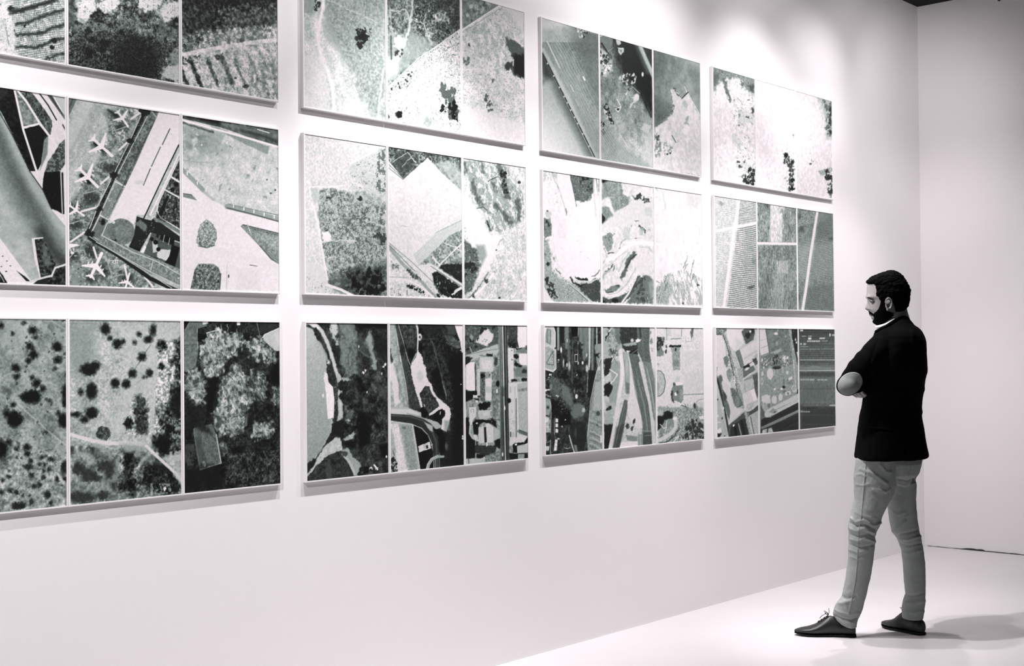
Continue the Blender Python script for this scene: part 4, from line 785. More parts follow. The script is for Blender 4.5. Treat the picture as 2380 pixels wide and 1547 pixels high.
def b32(q):   # dark woods, elevated road and bright path
    q.fr(*ZJ2); q.b(.12); q.n(36,.06); q.n(11,.08)
    L_="20,45 80,45 110,200 150,380 190,560 210,740 235,900 260,1050 300,1280 325,1480 20,1500"
    q.p(L_,.70,so=5); q.n(30,.05,L_); q.n(8,.05,L_); q.p("20,430 60,440 110,620 130,820 80,870 50,640 20,560",.88,so=14,ro=5); q.l("90,480 140,720 180,860",12,.52,so=14,ro=6,a=.7); q.l("80,500 200,760",6,.85,so=5,a=.6,ro=4); q.E("45,400,14,40",.25,so=10,ro=8); q.l("30,360 40,300",6,.2,so=6,ro=5); q.l("120,600 125,800",9,.5,so=8,ro=6,a=.7)
    R_="80,45 110,45 150,200 200,400 240,560 290,720 350,870 300,900 220,880 200,740 150,440 110,220"
    q.p(R_,.26,so=5); q.n(16,.06,R_); q.l("95,60 125,330 190,640 220,880",34,.34,so=30,a=.5); q.l("85,110 110,260 140,420 185,640 205,800",5,.85,so=3); q.l("130,370 138,430",8,.9,so=3); q.l("110,55 160,230 210,420 240,480",5,.82,so=3); q.l("105,200 105,270",5,.85,so=3); q.e(150,310,26,50,.14,so=20,ro=8)
    q.p("120,50 280,50 290,160 270,320 230,380 180,240",.26,so=14,ro=8); q.n(18,.09,"120,50 280,50 290,160 230,380"); q.E("235,345,34,44 325,290,24,44",.03,so=16,ro=9)
    q.l("285,50 300,110 303,200 300,310",18,.88,so=4,w1=12); q.e(320,190,22,34,.88,so=4); q.e(322,190,8,12,.05,so=3); q.l("285,350 240,450",7,.8,so=4)
    q.p("300,310 345,380 355,450 380,470 390,570 410,620 440,660 455,720 500,780 560,830 610,870 625,940 610,1010 580,1110 530,1080 540,990 570,950 565,900 530,890 480,920 420,955 405,940 470,890 510,860 480,790 435,740 415,670 375,665 320,740 350,860 335,880 290,740 250,600 230,480 240,450 280,390",.90,so=5,ro=4,rs=14)
    q.e(325,565,30,50,.78,so=20,ro=8,a=.7); q.p("325,740 375,665 410,670 440,740 500,830 505,860 410,935 370,900 345,840",.24,so=5); q.n(14,.12,"325,740 375,665 500,830 410,935"); q.p("330,880 360,870 410,940 380,970 330,960",.02,so=14,ro=6)
    q.p("450,950 500,900 540,890 570,930 530,980 480,1010 440,990",.03,so=7,ro=4); q.l("522,915 520,940",7,.95,so=3); q.l("362,845 370,862",7,.9,so=3); q.p("560,1000 610,1000 620,1090 560,1110",.55,so=26,a=.7)
    q.l("440,230 500,440 560,680 580,790",9,.44,so=9,ro=5,a=.9); q.l("460,260 490,440",10,.36,so=14,a=.6); q.l("540,620 580,760",9,.62,so=7,a=.8)
    q.t("340,330 480,470 460,620 390,560",30,.0,.26,.7); q.t("500,260 640,620 680,860 560,700",22,.1,.30,.6); q.k("500,260 640,560 700,900 580,760",16,.3,.36,.5); q.p("600,400 740,300 740,1440 620,1440 660,900",.03,so=40,ro=14,a=.85); q.p("430,520 510,480 560,760 500,760",.04,so=26,ro=10,a=.85)
    q.p("570,50 660,50 700,150 600,180",.34,so=20,ro=10,a=.8); q.p("560,170 640,180 720,240 720,300 650,290 580,240",.3,so=12,ro=10); q.k("560,170 720,230 720,310 570,250",17,.5,.66,.85); q.E("690,285,24,18 650,210,18",.5,so=10,ro=10,a=.7)
    q.p("655,50 750,50 750,340 730,340 715,230 690,170",.93,so=5); q.l("755,340 745,1440",14,.6,so=5,a=.5) if False else None
    q.p("380,50 560,50 560,100 400,180 340,140",.16,so=26,ro=12,a=.7); q.k("320,60 560,60 480,240 330,260",18,.15,.4,.5); q.l("330,210 500,210",14,.35,so=16,ro=6,a=.6)
    q.p("40,870 200,875 330,920 340,970 420,990 500,1020 540,1060 480,1090 440,1070 360,1000 240,960 40,940",.72,so=6,ro=3); q.p("40,885 230,890 330,935 300,960 40,935",.86,so=14,a=.8)
    q.p("40,935 230,945 360,985 430,1030 490,1100 520,1220 520,1480 460,1480 450,1240 400,1130 330,1060 240,1030 40,1000",.20,so=6); q.l("40,950 220,960 350,1000 430,1080 480,1200 495,1480",14,.42,so=12,a=.7); q.l("40,1010 240,1035 340,1075 400,1140 440,1230 455,1400 460,1480",6,.85,so=3); q.l("200,930 350,970",10,.5,so=10,a=.6)
    q.p("360,1010 450,1050 450,1110 420,1100",.68,so=8,ro=4); q.st(q.mp("370,1020 440,1060 440,1110",so=5),70,11,.85,.4,.6)
    q.p("40,1020 240,1040 265,1100 300,1300 325,1480 30,1500 20,1040",.70,so=5); q.p("30,1030 110,1030 160,1250 200,1490 100,1500 80,1200",.88,so=14,ro=6); q.p("130,1040 240,1050 300,1470 220,1490 180,1250",.60,so=14,ro=4,a=.8); q.n(10,.05,"30,1030 240,1040 325,1480 30,1500"); q.l("252,1050 290,1280 325,1480",6,.88,so=3); q.d("50,1360 110,1380 100,1500 50,1500",20,9,22,.14,ro=8); q.l("60,1290 75,1340",8,.35,so=6); q.e(170,1070,20,16,.4,so=10,ro=8,a=.7)
    q.p("265,1060 400,1140 450,1300 455,1480 330,1480",.03,so=6); q.n(10,.04,"265,1060 400,1140 455,1480 330,1480"); q.p("305,1250 420,1205 432,1270 315,1310",.88,so=4,ro=2); q.p("350,1235 400,1222 405,1270 365,1280",.78,so=4); q.p("380,1245 400,1238 405,1268 388,1275",.08,so=3); q.e(438,1236,5,8,.95,so=3)
    q.p("455,1080 540,1090 570,1180 570,1300 530,1330 510,1280 500,1160",.02,so=8,ro=5); q.e(583,1250,14,42,.66,so=10,ro=4); q.p("570,1120 640,1100 640,1460 570,1460",.10,so=20,a=.6)
    q.l("395,1480 405,1430 440,1375 500,1350 550,1350",34,.68,so=5,w1=22); q.l("390,1470 400,1420 430,1370 500,1335",5,.85,so=3); q.l("470,1340 475,1460",5,.7,so=3); q.l("512,1320 512,1460",5,.55,so=3); q.E("740,1155,7,12 740,1175,8,9 722,650,5 720,320,5",.95,so=4,ro=2)

def b33(q):   # town blocks beside a straight railway
    q.fr(*ZJ3); q.b(.62); q.n(30,.07); q.n(9,.07)
    q.p("30,60 390,60 390,260 330,300 250,320 100,380 30,440",.34,so=12,ro=10); q.k("30,60 390,60 380,260 30,420",19,.45,.62,.6); q.d("30,60 380,60 200,300 30,330",40,8,26,.10,ro=10,a=.85); q.k("30,60 380,60 200,300 30,330",15,.3,.7,.6)
    q.p("160,250 220,160 280,110 340,170 330,220 270,290 220,270",.86,so=12,ro=9); q.E("230,240,4 262,244,4 272,228,4 250,220,4",.2,so=3); q.p("110,160 140,200 120,240 100,200",.6,so=12,ro=6)
    q.p("60,380 200,330 380,270 390,340 370,380 200,400 120,440 60,470",.74,so=8,ro=4); q.l("60,380 240,340 380,320",8,.55,so=6); q.l("100,300 130,370",7,.75,so=5); q.p("270,370 340,360 330,395 290,395",.1,so=8,ro=8); q.l("200,385 270,385",6,.35,so=4,ro=4)
    q.p("30,400 130,400 100,460 60,500 30,520",.14,so=14,ro=8); q.p("60,480 105,450 150,452 155,740 120,748 62,725",.93,so=4); q.l("155,470 160,740",9,.12,so=4); q.p("35,740 190,740 200,800 60,850 40,840",.07,so=10,ro=6); q.l("150,500 165,690",4,.35,so=3); q.p("135,785 180,785 180,812 135,812",.88,so=4,ro=2); q.p("140,820 195,820 190,850",.04,so=6)
    q.p("200,400 340,400 340,550 200,550",.80,so=6,ro=3); q.p("220,440 300,430 330,470 320,520 230,520",.86,so=8,ro=6); q.k("200,400 340,400 340,550 200,550",18,.2,.6,.5); q.p("175,520 205,520 205,790 175,790",.8,so=5); q.p("205,550 255,550 250,860 205,840",.36,so=4); q.k("210,560 252,560 248,850 208,840",14,.6,.85,.9); q.k("210,560 252,560 248,850 208,840",11,.4,.05,.9); q.p("205,575 240,565 255,600 220,620",.08,so=4,ro=5)
    q.p("258,620 322,610 320,838 260,838",.86,so=4); q.p("262,700 320,700 320,760 262,760",.78,so=5,ro=3); q.p("290,545 335,550 325,600 300,610",.7,so=4,ro=4); q.d("290,560 330,560 325,600 300,600",6,5,9,.12,ro=4); q.p("325,560 400,480 410,640 390,1000 340,1000 325,840",.5,so=10,ro=6); q.n(20,.08,"325,560 400,480 400,1000 330,1000"); q.p("350,400 385,400 380,480 355,500",.25,so=10,ro=8); q.l("300,395 370,395",5,.6,so=3)
    q.E("388,672,24,28",.05,so=8,ro=7); q.l("376,730 376,758",13,.97,so=4); q.p("190,870 250,860 310,850 310,890 250,940 190,930",.05,so=8,ro=8); q.k("190,850 320,850 310,890",13,.4,.5,.7); q.e(172,848,12,12,.93,so=4); q.k("60,860 190,860 190,900 60,900",13,.5,.35,.7)
    q.p("90,910 165,905 165,1000 130,1040 120,1090 95,1090 95,1000",.84,so=5); q.l("110,930 112,960",4,.5,so=2); q.l("125,928 140,930 140,955",4,.5,so=2); q.p("180,950 310,945 310,1020 200,1030",.76,so=6,ro=4); q.l("200,948 318,942",8,.85,so=4); q.p("230,960 300,950 300,990 240,1000",.82,so=8,ro=3); q.l("60,940 60,1060",8,.8,so=5)
    q.p("130,1060 160,1030 220,1030 320,1040 320,1080 240,1060 200,1080 180,1190 140,1180",.05,so=6,ro=3); q.e(172,1070,10,8,.95,so=3); q.p("320,1020 370,1050 370,1110 320,1080",.06,so=10,ro=6); q.l("300,1020 410,1040",6,.25,so=4)
    q.p("55,1010 90,1010 110,1180 180,1260 150,1420 100,1440 55,1400",.07,so=8,ro=5); q.l("105,1100 100,1170 130,1220 185,1245",20,.76,so=6); q.p("130,1190 170,1185 180,1220 150,1240",.85,so=5,ro=3)
    q.p("188,1110 243,1105 248,1270 195,1270",.82,so=3); q.p("258,1075 290,1068 340,1110 343,1265 275,1265 265,1120",.84,so=3); q.p("243,1110 265,1110 272,1265 250,1265",.05,so=3); q.e(298,1198,7,7,.97,so=3); q.l("205,1120 210,1260",4,.7,so=3,a=.7); q.p("345,1110 400,1140 410,1210 370,1260 345,1250",.72,so=5,ro=3); q.p("345,1250 420,1210 425,1330 360,1310",.06,so=12,ro=6)
    q.p("150,1290 260,1300 370,1290 360,1400 260,1410 150,1360",.16,so=10,ro=7); q.st(q.mp("150,1300 370,1300 360,1390 160,1380",so=8),0,18,.36,.4,.6); q.l("160,1240 160,1290",6,.95,so=4); q.l("272,1265 272,1300",10,.95,so=4,ro=3); q.p("60,1340 150,1340 150,1440 60,1440",.07,so=10,ro=6); q.p("170,1380 240,1390 240,1430 170,1430",.05,so=8,ro=4); q.p("260,1400 420,1340 420,1450 260,1460",.52,so=10,ro=6); q.n(12,.1,"260,1400 420,1340 420,1450 260,1460"); q.e(245,1425,7,16,.9,so=4); q.p("60,1430 250,1420 250,1480 60,1500",.75,so=10,ro=6); q.l("80,1380 92,1475",7,.15,so=5)
    # tracks
    q.p("390,55 480,55 490,600 500,1440 415,1450 405,700",.30,so=4); q.l("398,60 408,700 420,1440",12,.55,so=5); q.l("415,60 425,700 438,1440",6,.70,so=4); q.l("432,60 445,700 462,1440",9,.90,so=3); q.l("448,60 462,700 480,1440",9,.14,so=4); q.l("460,60 472,700 488,1440",6,.5,so=4); q.l("470,60 482,700 497,1440",6,.16,so=4); q.p("415,700 480,700 495,1440 415,1450",.14,so=30,a=.5); q.l("445,800 462,1440",7,.86,so=3); q.E("454,915,7,22 433,1385,7,20",.97,so=4)
    # right blocks
    q.p("480,60 590,60 585,200 600,300 540,300 490,290",.26,so=10,ro=8); q.k("480,60 580,60 580,200 485,200",17,.5,.7,.7); q.d("490,220 600,230 630,340 560,340 490,290",24,8,20,.05,ro=8,a=.9); q.p("585,65 690,65 690,290 600,310 585,240",.93,so=5); q.p("600,320 690,300 690,360 560,350",.5,so=10,ro=6); q.d("660,290 685,290 680,340",5,7,12,.15,ro=5)
    q.p("485,310 545,310 545,620 500,660 490,600",.86,so=5,ro=2); q.p("600,365 690,365 690,485 620,480 600,450",.93,so=5); q.E("570,395,24,22 570,470,24,26 610,495,24,14",.08,so=8,ro=8); q.p("550,520 690,490 690,600 560,600",.5,so=10,ro=6); q.E("655,545,30,22",.2,so=12,ro=8); q.E("550,635,28,14 655,628,34,15",.07,so=8,ro=5); q.E("510,672,14,12 530,430,8 525,335,8",.45,so=6,ro=5)
    q.p("490,660 690,650 690,1240 510,1300 495,1000",.84,so=5); q.p("580,670 690,650 690,1200 600,1180",.72,so=5); q.n(8,.03,"580,670 690,650 690,1200 600,1180"); q.p("590,725 680,710 680,742 592,748",.45,so=3); q.st(q.mp("592,725 678,712 678,742 592,746",so=3),90,10,.75,.4,.8); q.l("600,1150 690,1185",34,.3,so=4); q.st(q.mp("600,1145 690,1170 690,1200 600,1175",so=3),90,12,.6,.4,.8); q.l("570,820 572,1210",7,.25,so=3); q.l("558,700 560,1200",4,.65,so=3); q.l("585,760 598,1210",4,.85,so=3); q.p("505,700 520,700 520,760 505,760",.72,so=5)
    q.e(497,838,22,26,.05,so=6,ro=5); q.k("505,900 555,900 550,1140 505,1130",26,.5,.5,.8); q.l("515,1160 515,1205",10,.08,so=3); q.l("540,1160 540,1210",8,.6,so=3); q.p("505,1210 600,1215 690,1240 690,1290 560,1280 505,1290",.85,so=6,ro=4)
    q.p("535,1290 560,1270 650,1260 690,1200 690,1270 580,1300 580,1370 540,1370",.06,so=6,ro=4); q.e(568,1285,12,10,.97,so=3); q.p("580,1300 690,1285 690,1370 585,1375",.78,so=4); q.p("500,1370 590,1380 590,1430 505,1440",.08,so=6); q.l("585,1378 690,1372",9,.05,so=4); q.p("590,1385 650,1380 650,1425 590,1430",.62,so=4); q.p("655,1380 690,1380 690,1420 655,1425",.08,so=4)

def c21(q):   # white quarry bowl with bush borders
    q.fr(*ZL); q.b(.91); q.n(30,.03); q.k(None,26,.08,.76,.5)
    q.p("360,105 600,140 590,300 560,370 500,390 420,370 395,260",.44,so=12,ro=8); q.k("365,110 590,140 585,340 500,390 410,360",16,.45,.10,.85); q.k("370,110 590,140 580,370 410,370",15,.3,.85,.7); q.d("430,120 580,140 590,290 480,240",20,8,20,.08,ro=8,a=.7)
    q.l("365,110 400,280 430,430",8,.25,so=6,ro=4,a=.8); q.l("350,110 390,270 420,420",7,.93,so=4); q.l("600,140 600,300 640,700",10,.66,so=12,ro=4,a=.6); q.l("622,150 640,320",7,.2,so=5,ro=4,a=.8); q.l("648,160 648,290",6,.35,so=5,ro=4,a=.8); q.l("610,160 655,420 620,800",8,.93,so=4)
    q.t("85,70 180,100 240,160 240,200 160,170 85,200",18,.0,.66,.7); q.l("150,80 230,180 300,400 330,520",8,.60,so=10,ro=5,a=.7); q.p("180,90 240,110 235,160 200,140",.45,so=12,ro=8); q.l("190,100 210,170 250,250",9,.3,so=7,ro=7,a=.7); q.p("150,100 340,110 400,400 340,500 260,260",.90,so=20,a=.6); q.l("325,460 332,510",9,.45,so=6,ro=4); q.k("90,200 220,200 300,480 160,480",20,.15,.68,.6)
    q.p("88,540 160,560 180,620 175,720 120,740 88,700",.48,so=10,ro=6); q.k("88,540 180,570 170,720 88,740",15,.4,.82,.7); q.d("120,560 160,600 160,640",8,8,16,.2,ro=6); q.p("120,480 180,480 180,560 130,540",.72,so=14,ro=8,a=.7); q.l("165,550 182,620 178,720",7,.3,so=5,ro=4,a=.7)
    q.p("88,760 150,760 180,900 190,1040 250,1130 380,1180 520,1260 600,1375 130,1375 88,1300",.62,so=22,ro=12,a=.9); q.k("88,760 160,780 190,1040 400,1200 600,1375 88,1370",15,.42,.25,.75); q.k("88,760 160,780 190,1040 400,1200 600,1375 88,1370",16,.3,.9,.8); q.d("100,1140 200,1160 240,1360 140,1330",34,8,24,.12,ro=9,a=.85); q.d("88,560 140,560 130,1000 88,980",10,8,16,.3,ro=8,a=.7)
    q.d("180,910 230,920 230,1000 190,940",5,10,16,.3,ro=6); q.l("220,1040 270,1090",9,.35,so=6,ro=6,a=.8); q.E("150,1000,16,22 145,480,10",.15,so=8,ro=8)
    q.p("88,1210 140,1270 200,1375 88,1375",.88,so=8,ro=4)
    q.p("370,1120 430,1200 540,1180 660,1130 665,1370 590,1370 500,1290",.30,so=14,ro=10); q.k("380,1130 540,1190 660,1140 660,1370 600,1370",15,.35,.08,.8); q.k("380,1130 540,1190 660,1140 660,1370 600,1370",14,.25,.7,.6); q.l("430,1135 470,1150 530,1155",24,.12,so=7,ro=8); q.l("370,1130 400,1190 480,1215",18,.15,so=6,ro=8); q.l("420,1160 560,1180 660,1140",16,.80,so=7,ro=6); q.l("580,1115 610,1120 640,1090 658,1060",9,.3,so=5,ro=5,a=.8)
    q.l("340,1190 420,1250 520,1330 580,1375",20,.80,so=5); q.l("350,1200 440,1270 540,1360",6,.3,so=4); q.p("200,1000 360,1120 560,1110 650,1000 650,600 560,420 420,460 340,560 200,560",.92,so=40,ro=10,a=.8); q.E("470,880,10,4 440,770,5,8 540,940,8,4",.76,so=4); q.l("190,600 200,800 240,1000 320,1090",10,.84,so=10,ro=4,a=.6); q.p("230,560 330,540 330,760 240,740",.86,so=30,a=.6)

def c22(q):   # winding pale road through scrub
    q.fr(*ZL); q.b(.86); q.n(30,.04); q.k(None,24,.08,.7,.5)
    q.p("685,150 880,180 900,320 960,340 950,460 810,500 790,420 760,330 685,370",.58,so=18,ro=10); q.n(14,.08,"685,150 880,180 950,460 800,500"); q.k("810,320 990,330 960,460 820,500",15,.35,.3,.65); q.E("710,178,26,20",.1,so=10,ro=8); q.l("710,210 750,330",12,.45,so=12,ro=5,a=.7); q.l("800,220 840,260",12,.5,so=10,ro=4,a=.6); q.l("850,210 850,300",16,.72,so=12,a=.7)
    q.d("990,330 1060,310 1160,380 1150,440 1120,400 1060,350 1000,370",40,8,20,.28,ro=8); q.k("990,320 1170,340 1150,440 1060,360",15,.35,.88,.7); q.p("820,480 1000,390 1060,360 1100,400 1190,380 1190,600 685,640 685,610",.84,so=16,ro=5); q.p("1110,440 1180,440 1180,540 1110,520",.76,so=20,a=.7)
    q.p("685,430 750,440 800,520 760,550 690,610",.56,so=14,ro=8); q.k("690,440 790,500 700,590",15,.4,.2,.8); q.p("685,500 720,540 720,575 685,605",.14,so=10,ro=6); q.l("790,440 810,500",6,.85,so=4)
    q.d("1000,620 1060,620 1120,660 1110,700 1060,635",16,6,12,.28,ro=5); q.k("890,620 1180,600 1180,760 1000,760",22,.15,.45,.7); q.p("900,640 960,630 960,750 890,750",.74,so=12,a=.7); q.p("1060,640 1095,650 1090,720 1055,710",.7,so=6,a=.8); q.l("1040,640 1040,740",4,.93,so=3); q.l("880,760 1080,740",6,.72,so=4,ro=4,a=.6); q.E("1030,575,20,5 1022,748,12,4",.4,so=4,ro=4)
    q.p("685,740 730,710 790,690 800,780 770,870 740,890 700,800",.58,so=12,ro=9); q.k("690,720 790,690 790,860 740,880 700,800",15,.45,.2,.8); q.d("690,700 820,680 830,830 790,850",14,6,12,.4,ro=5,a=.8); q.l("750,895 800,890",10,.3,so=5,ro=6); q.l("860,850 880,780 920,760",8,.5,so=6,ro=7,a=.7); q.l("710,840 740,930 700,990",6,.45,so=5,ro=5,a=.7)
    q.l("740,960 840,920 900,850 980,800 1080,790 1190,800",40,.93,so=8); q.l("700,1040 780,1000 850,930 920,880",6,.6,so=5,ro=4,a=.6); q.l("1060,830 1150,840 1190,890",5,.6,so=4,ro=3,a=.6)
    q.l("720,1080 760,1050 800,1010",11,.2,so=6,ro=8,a=.85); q.l("690,1140 710,1100 760,1060",24,.62,so=14,ro=6,a=.8); q.l("800,1070 810,1010",8,.45,so=5,ro=6)
    q.l("880,1130 920,1060 950,960 1000,900",40,.40,so=14,ro=9); q.l("930,1030 970,960 1020,910",16,.2,so=8,ro=8,a=.8); q.l("850,1070 900,960 960,880",7,.6,so=6,ro=5,a=.7)
    q.p("720,1260 780,1220 850,1200 870,1225 820,1270 740,1290",.50,so=8,ro=6); q.l("720,1250 730,1280 800,1275",7,.15,so=4,ro=4,a=.8); q.E("845,1215,24,10",.3,so=6,ro=5)
    q.l("690,1280 740,1310 840,1300 930,1240 990,1170 1040,1080 1080,960",26,.90,so=5); q.l("700,1250 760,1300 840,1285 930,1200 1010,1060 1040,960",5,.6,so=4,a=.8); q.p("1000,950 1190,900 1190,1060 1060,1080 1020,1050",.86,so=14,ro=6)
    q.p("685,1320 760,1345 860,1320 940,1280 1000,1210 1040,1120 1060,1110 1060,1200 980,1310 900,1380 685,1385",.34,so=8,ro=5); q.n(10,.12,"685,1320 860,1320 1040,1120 900,1380"); q.E("820,1360,34,20 705,1370,16,12",.12,so=8,ro=8)
    q.p("1040,1140 1130,1100 1190,1150 1190,1390 930,1390 1000,1260",.46,so=16,ro=9); q.k("1000,1150 1150,1120 1150,1390 950,1390",16,.35,.15,.8); q.d("1000,1180 1120,1130 1120,1380 1040,1370",24,10,26,.24,ro=10,a=.8); q.k("1060,1090 1140,1090 1130,1130",13,.4,.3,.8); q.p("1140,1180 1195,1160 1195,1320 1160,1340",.62,so=26,a=.8); q.k("1120,1260 1190,1300 1190,1390 1100,1390",16,.3,.85,.7)
    q.l("1000,1190 950,1290 880,1385",18,.88,so=4); q.l("1010,1190 960,1300",6,.35,so=4)

def c23(q):   # almost white slope with brushy streaks
    q.fr(*ZL); q.b(.91); q.n(50,.03); q.k(None,22,.1,.78,.5,st=1.6,an=65)
    q.p("1520,310 1660,330 1660,440 1540,460",.82,so=50,ro=14,a=.8); q.k("1210,230 1300,250 1330,480 1240,420",18,.25,.7,.7,st=1.6,an=-60); q.l("1190,240 1230,250 1240,280",7,.5,so=5,ro=4,a=.7); q.l("1270,260 1300,320 1320,460",8,.75,so=6,ro=4,a=.7); q.l("1200,350 1240,340",5,.6,so=4,a=.7)
    q.k("1480,560 1690,560 1690,900 1480,900",20,.15,.72,.7,st=1.5,an=60); q.l("1620,600 1660,650 1660,740",6,.7,so=5,ro=5,a=.7)
    B="1215,1200 1330,1100 1500,1050 1690,1150 1690,1405 1215,1400"
    q.t(B,20,.05,.66,.8,an=65,st=3); q.k(B,15,.35,.5,.65,st=2,an=65); q.p("1215,1250 1300,1180 1380,1220 1360,1390 1215,1390",.62,so=40,ro=14,a=.7); q.k("1215,1180 1380,1180 1370,1390 1215,1390",14,.35,.3,.7,st=2,an=60); q.k("1215,1180 1690,1180 1690,1400 1215,1400",14,.2,.95,.7,st=2,an=60)
    for P in ["1250,1380 1270,1300","1300,1280 1340,1180","1330,1120 1310,1180","1440,1200 1420,1290","1495,1340 1490,1400","1595,1340 1590,1400","1600,960 1560,1140","1540,920 1500,1040","1500,1060 1540,1000","1230,1170 1260,1190","1640,1180 1640,1240","1600,1100 1580,1160"]: q.l(P,8,.42,so=6,ro=5,a=.75)
    q.k("1470,880 1650,880 1620,1150 1440,1100",16,.2,.62,.7,st=2.4,an=-65); q.E("1642,1208,14,10 1490,1385,10",.25,so=6,ro=6)

def c31(q):   # motorway in rain-dark woodland and containers
    q.fr(*ZM1); q.b(.20); q.n(40,.07); q.n(11,.09); q.st(None,90,60,.30,.4,.3,wob=.3)
    q.p("160,50 200,50 200,300 170,330",.14,so=6,ro=4); q.l("205,55 208,330",24,.55,so=8); q.l("205,60 205,330",5,.82,so=3); q.p("225,55 270,55 270,250 230,260",.13,so=12,ro=6); q.l("300,60 305,300",46,.50,so=16,ro=4); q.l("320,220 330,560",30,.42,so=16,ro=5); q.e(300,75,26,14,.72,so=8,ro=5)
    q.p("350,55 425,55 420,180 355,190",.03,so=5); q.l("432,55 425,380",5,.80,so=3); q.p("440,55 540,55 540,400 490,460 460,290 440,230",.50,so=10,ro=3); q.l("480,60 500,440",20,.42,so=12,a=.6); q.l("555,55 555,420 540,640 530,800",28,.72,so=8,w1=12); q.l("560,60 552,520",8,.88,so=4); q.l("590,60 585,600",26,.50,so=10); q.l("635,60 636,280",14,.72,so=5); q.d("645,80 680,80 670,280 650,280",14,8,20,.12,ro=7); q.p("610,280 690,260 690,400 640,520",.60,so=10,ro=5); q.d("625,380 665,370 650,440 620,430",10,8,18,.12,ro=6)
    q.d("340,200 470,210 480,400 360,390",20,10,30,.14,ro=9,a=.8); q.l("370,220 360,700",10,.45,so=8,ro=3,a=.7)
    for P in ["392,385 422,385 420,462 395,464 392,385"]: q.l(P,6,.92,so=3)
    q.p("396,392 418,392 416,458 398,458",.03,so=3); q.E("240,335,9,34 208,445,9,14 201,470,10,7 265,480,8,48 330,510,10,44 430,480,7,18 478,478,10,18 525,540,13,40 522,390,7,18 305,500,8,22 308,230,6,20 415,600,6,26",.78,so=6,ro=2); q.E("240,335,8,26 208,440,8,12 478,474,8,14",.95,so=5)
    q.d("190,380 250,380 200,480 190,440",10,6,14,.05,ro=5); q.d("160,560 300,540 330,640 200,640",16,12,30,.07,ro=9,a=.8); q.d("370,560 480,560 480,780 380,760",26,10,26,.06,ro=9,a=.85); q.p("540,560 620,560 600,720 570,860 530,860",.10,so=12,ro=4)
    q.p("40,60 150,55 175,130 178,300 150,330 60,300 50,140",.78,so=5); q.p("65,90 130,110 125,280 70,250",.55,so=6); q.l("105,120 105,250",5,.9,so=3); q.p("40,60 80,90 55,220 40,200",.92,so=6); q.l("85,60 160,90 175,150 172,300",8,.93,so=3)
    q.p("50,290 110,280 180,330 188,540 150,580 50,550",.80,so=5); q.p("60,300 100,295 175,345 178,530 145,560 60,530",.68,so=6,ro=2); q.n(9,.12,"60,300 175,345 145,560"); q.l("75,480 150,350 155,500 80,490",7,.35,so=4); q.l("50,545 150,575 188,540 182,330",7,.93,so=3); q.l("188,335 192,540",6,.05,so=4)
    q.E("120,608,15,16 108,640,12,7 100,775,26,8 70,780,12 130,740,14,30 60,830,10,8",.92,so=5,ro=3); q.d("55,580 130,590 120,720 60,700",14,8,18,.08,ro=6); q.p("120,620 230,660 240,860 150,860 110,760",.42,so=26,ro=12,a=.8); q.p("230,700 340,760 370,930 340,980 250,860",.52,so=34,ro=12,a=.8); q.d("80,820 220,840 200,880 90,870",8,6,10,.88,ro=5); q.k("60,580 160,600 200,700 80,700",15,.2,.85,.7)
    q.p("50,860 120,880 130,960 110,1060 50,1050",.62,so=6,ro=3); q.e(92,970,18,22,.42,so=5); q.e(92,970,9,11,.15,so=4); q.l("115,900 128,960 122,1250",6,.85,so=3); q.p("50,1060 110,1080 115,1250 55,1250",.72,so=10,ro=6); q.E("80,1110,26,26 88,1185,14,10",.88,so=6,ro=5); q.k("55,1240 125,1240 125,1490 60,1490",24,.5,.15,.8); q.p("60,1400 110,1400 105,1450 65,1450",.82,so=5); q.l("122,1330 122,1490",5,.75,so=3); q.l("72,1260 78,1360 120,1340",5,.7,so=4)
    q.p("135,870 210,900 340,1010 345,1160 200,1180 150,1120 130,1000",.07,so=14,ro=8); q.k("140,870 260,900 340,1010 340,1160 170,1150",18,.22,.80,.8); q.d("140,900 200,920 190,1080 150,1060",8,6,14,.02,ro=4); q.p("215,1060 340,1030 345,1150 230,1170",.03,so=10,ro=5); q.E("286,1108,7,6 250,1182,6,9",.95,so=3)
    for y0 in (1092,1146,1206): q.p([[178,y0],[206,y0+4],[206,y0+44],[176,y0+42]],.93,so=3); 
    q.l("165,1090 163,1270",5,.75,so=3); q.p("175,1325 200,1330 190,1450 158,1450 165,1390",.95,so=3); q.l("172,1360 195,1362",4,.6,so=2); q.l("165,1400 190,1405",4,.6,so=2); q.E("210,1315,16,8",.85,so=4,ro=4); q.l("150,1190 155,1290",5,.1,so=3)
    q.p("365,930 480,930 510,1000 500,1060 380,1100 350,1040",.46,so=30,ro=12); q.e(490,1000,16,26,.75,so=8,ro=4); q.E("410,850,14,26",.95,so=6); q.e(385,790,8,22,.5,so=5); q.p("350,1140 500,1130 530,1300 480,1460 380,1460 340,1280",.13,so=20,ro=8,a=.8); q.e(400,1250,14,50,.34,so=14,ro=5,a=.8)
    q.l("330,1280 355,1370 385,1465",12,.80,so=5); q.l("300,1280 250,1470",6,.3,so=5,a=.8); q.l("275,1418 310,1428 335,1415",4,.9,so=3,ro=3); q.p("380,1380 410,1390 425,1460 395,1460",.5,so=8); q.l("325,1190 325,1240",5,.6,so=4)
    q.p("640,560 690,440 715,560 712,1440 535,1450 525,1300 560,980 600,700",.60,so=5); q.n(14,.06,"640,560 690,440 712,1440 535,1450"); q.l("690,400 655,500 620,640 590,780 565,900 550,1100 530,1290",8,.86,so=4,w1=5); q.l("620,660 580,860 560,1000",4,.35,so=3); q.p("620,690 700,680 700,1000 590,1000",.72,so=12,ro=4,a=.8); q.e(648,1040,22,28,.3,so=8,ro=5); q.e(640,1155,14,22,.3,so=6,ro=6); q.k("560,1000 700,1000 700,1440 545,1440",22,.25,.4,.6)
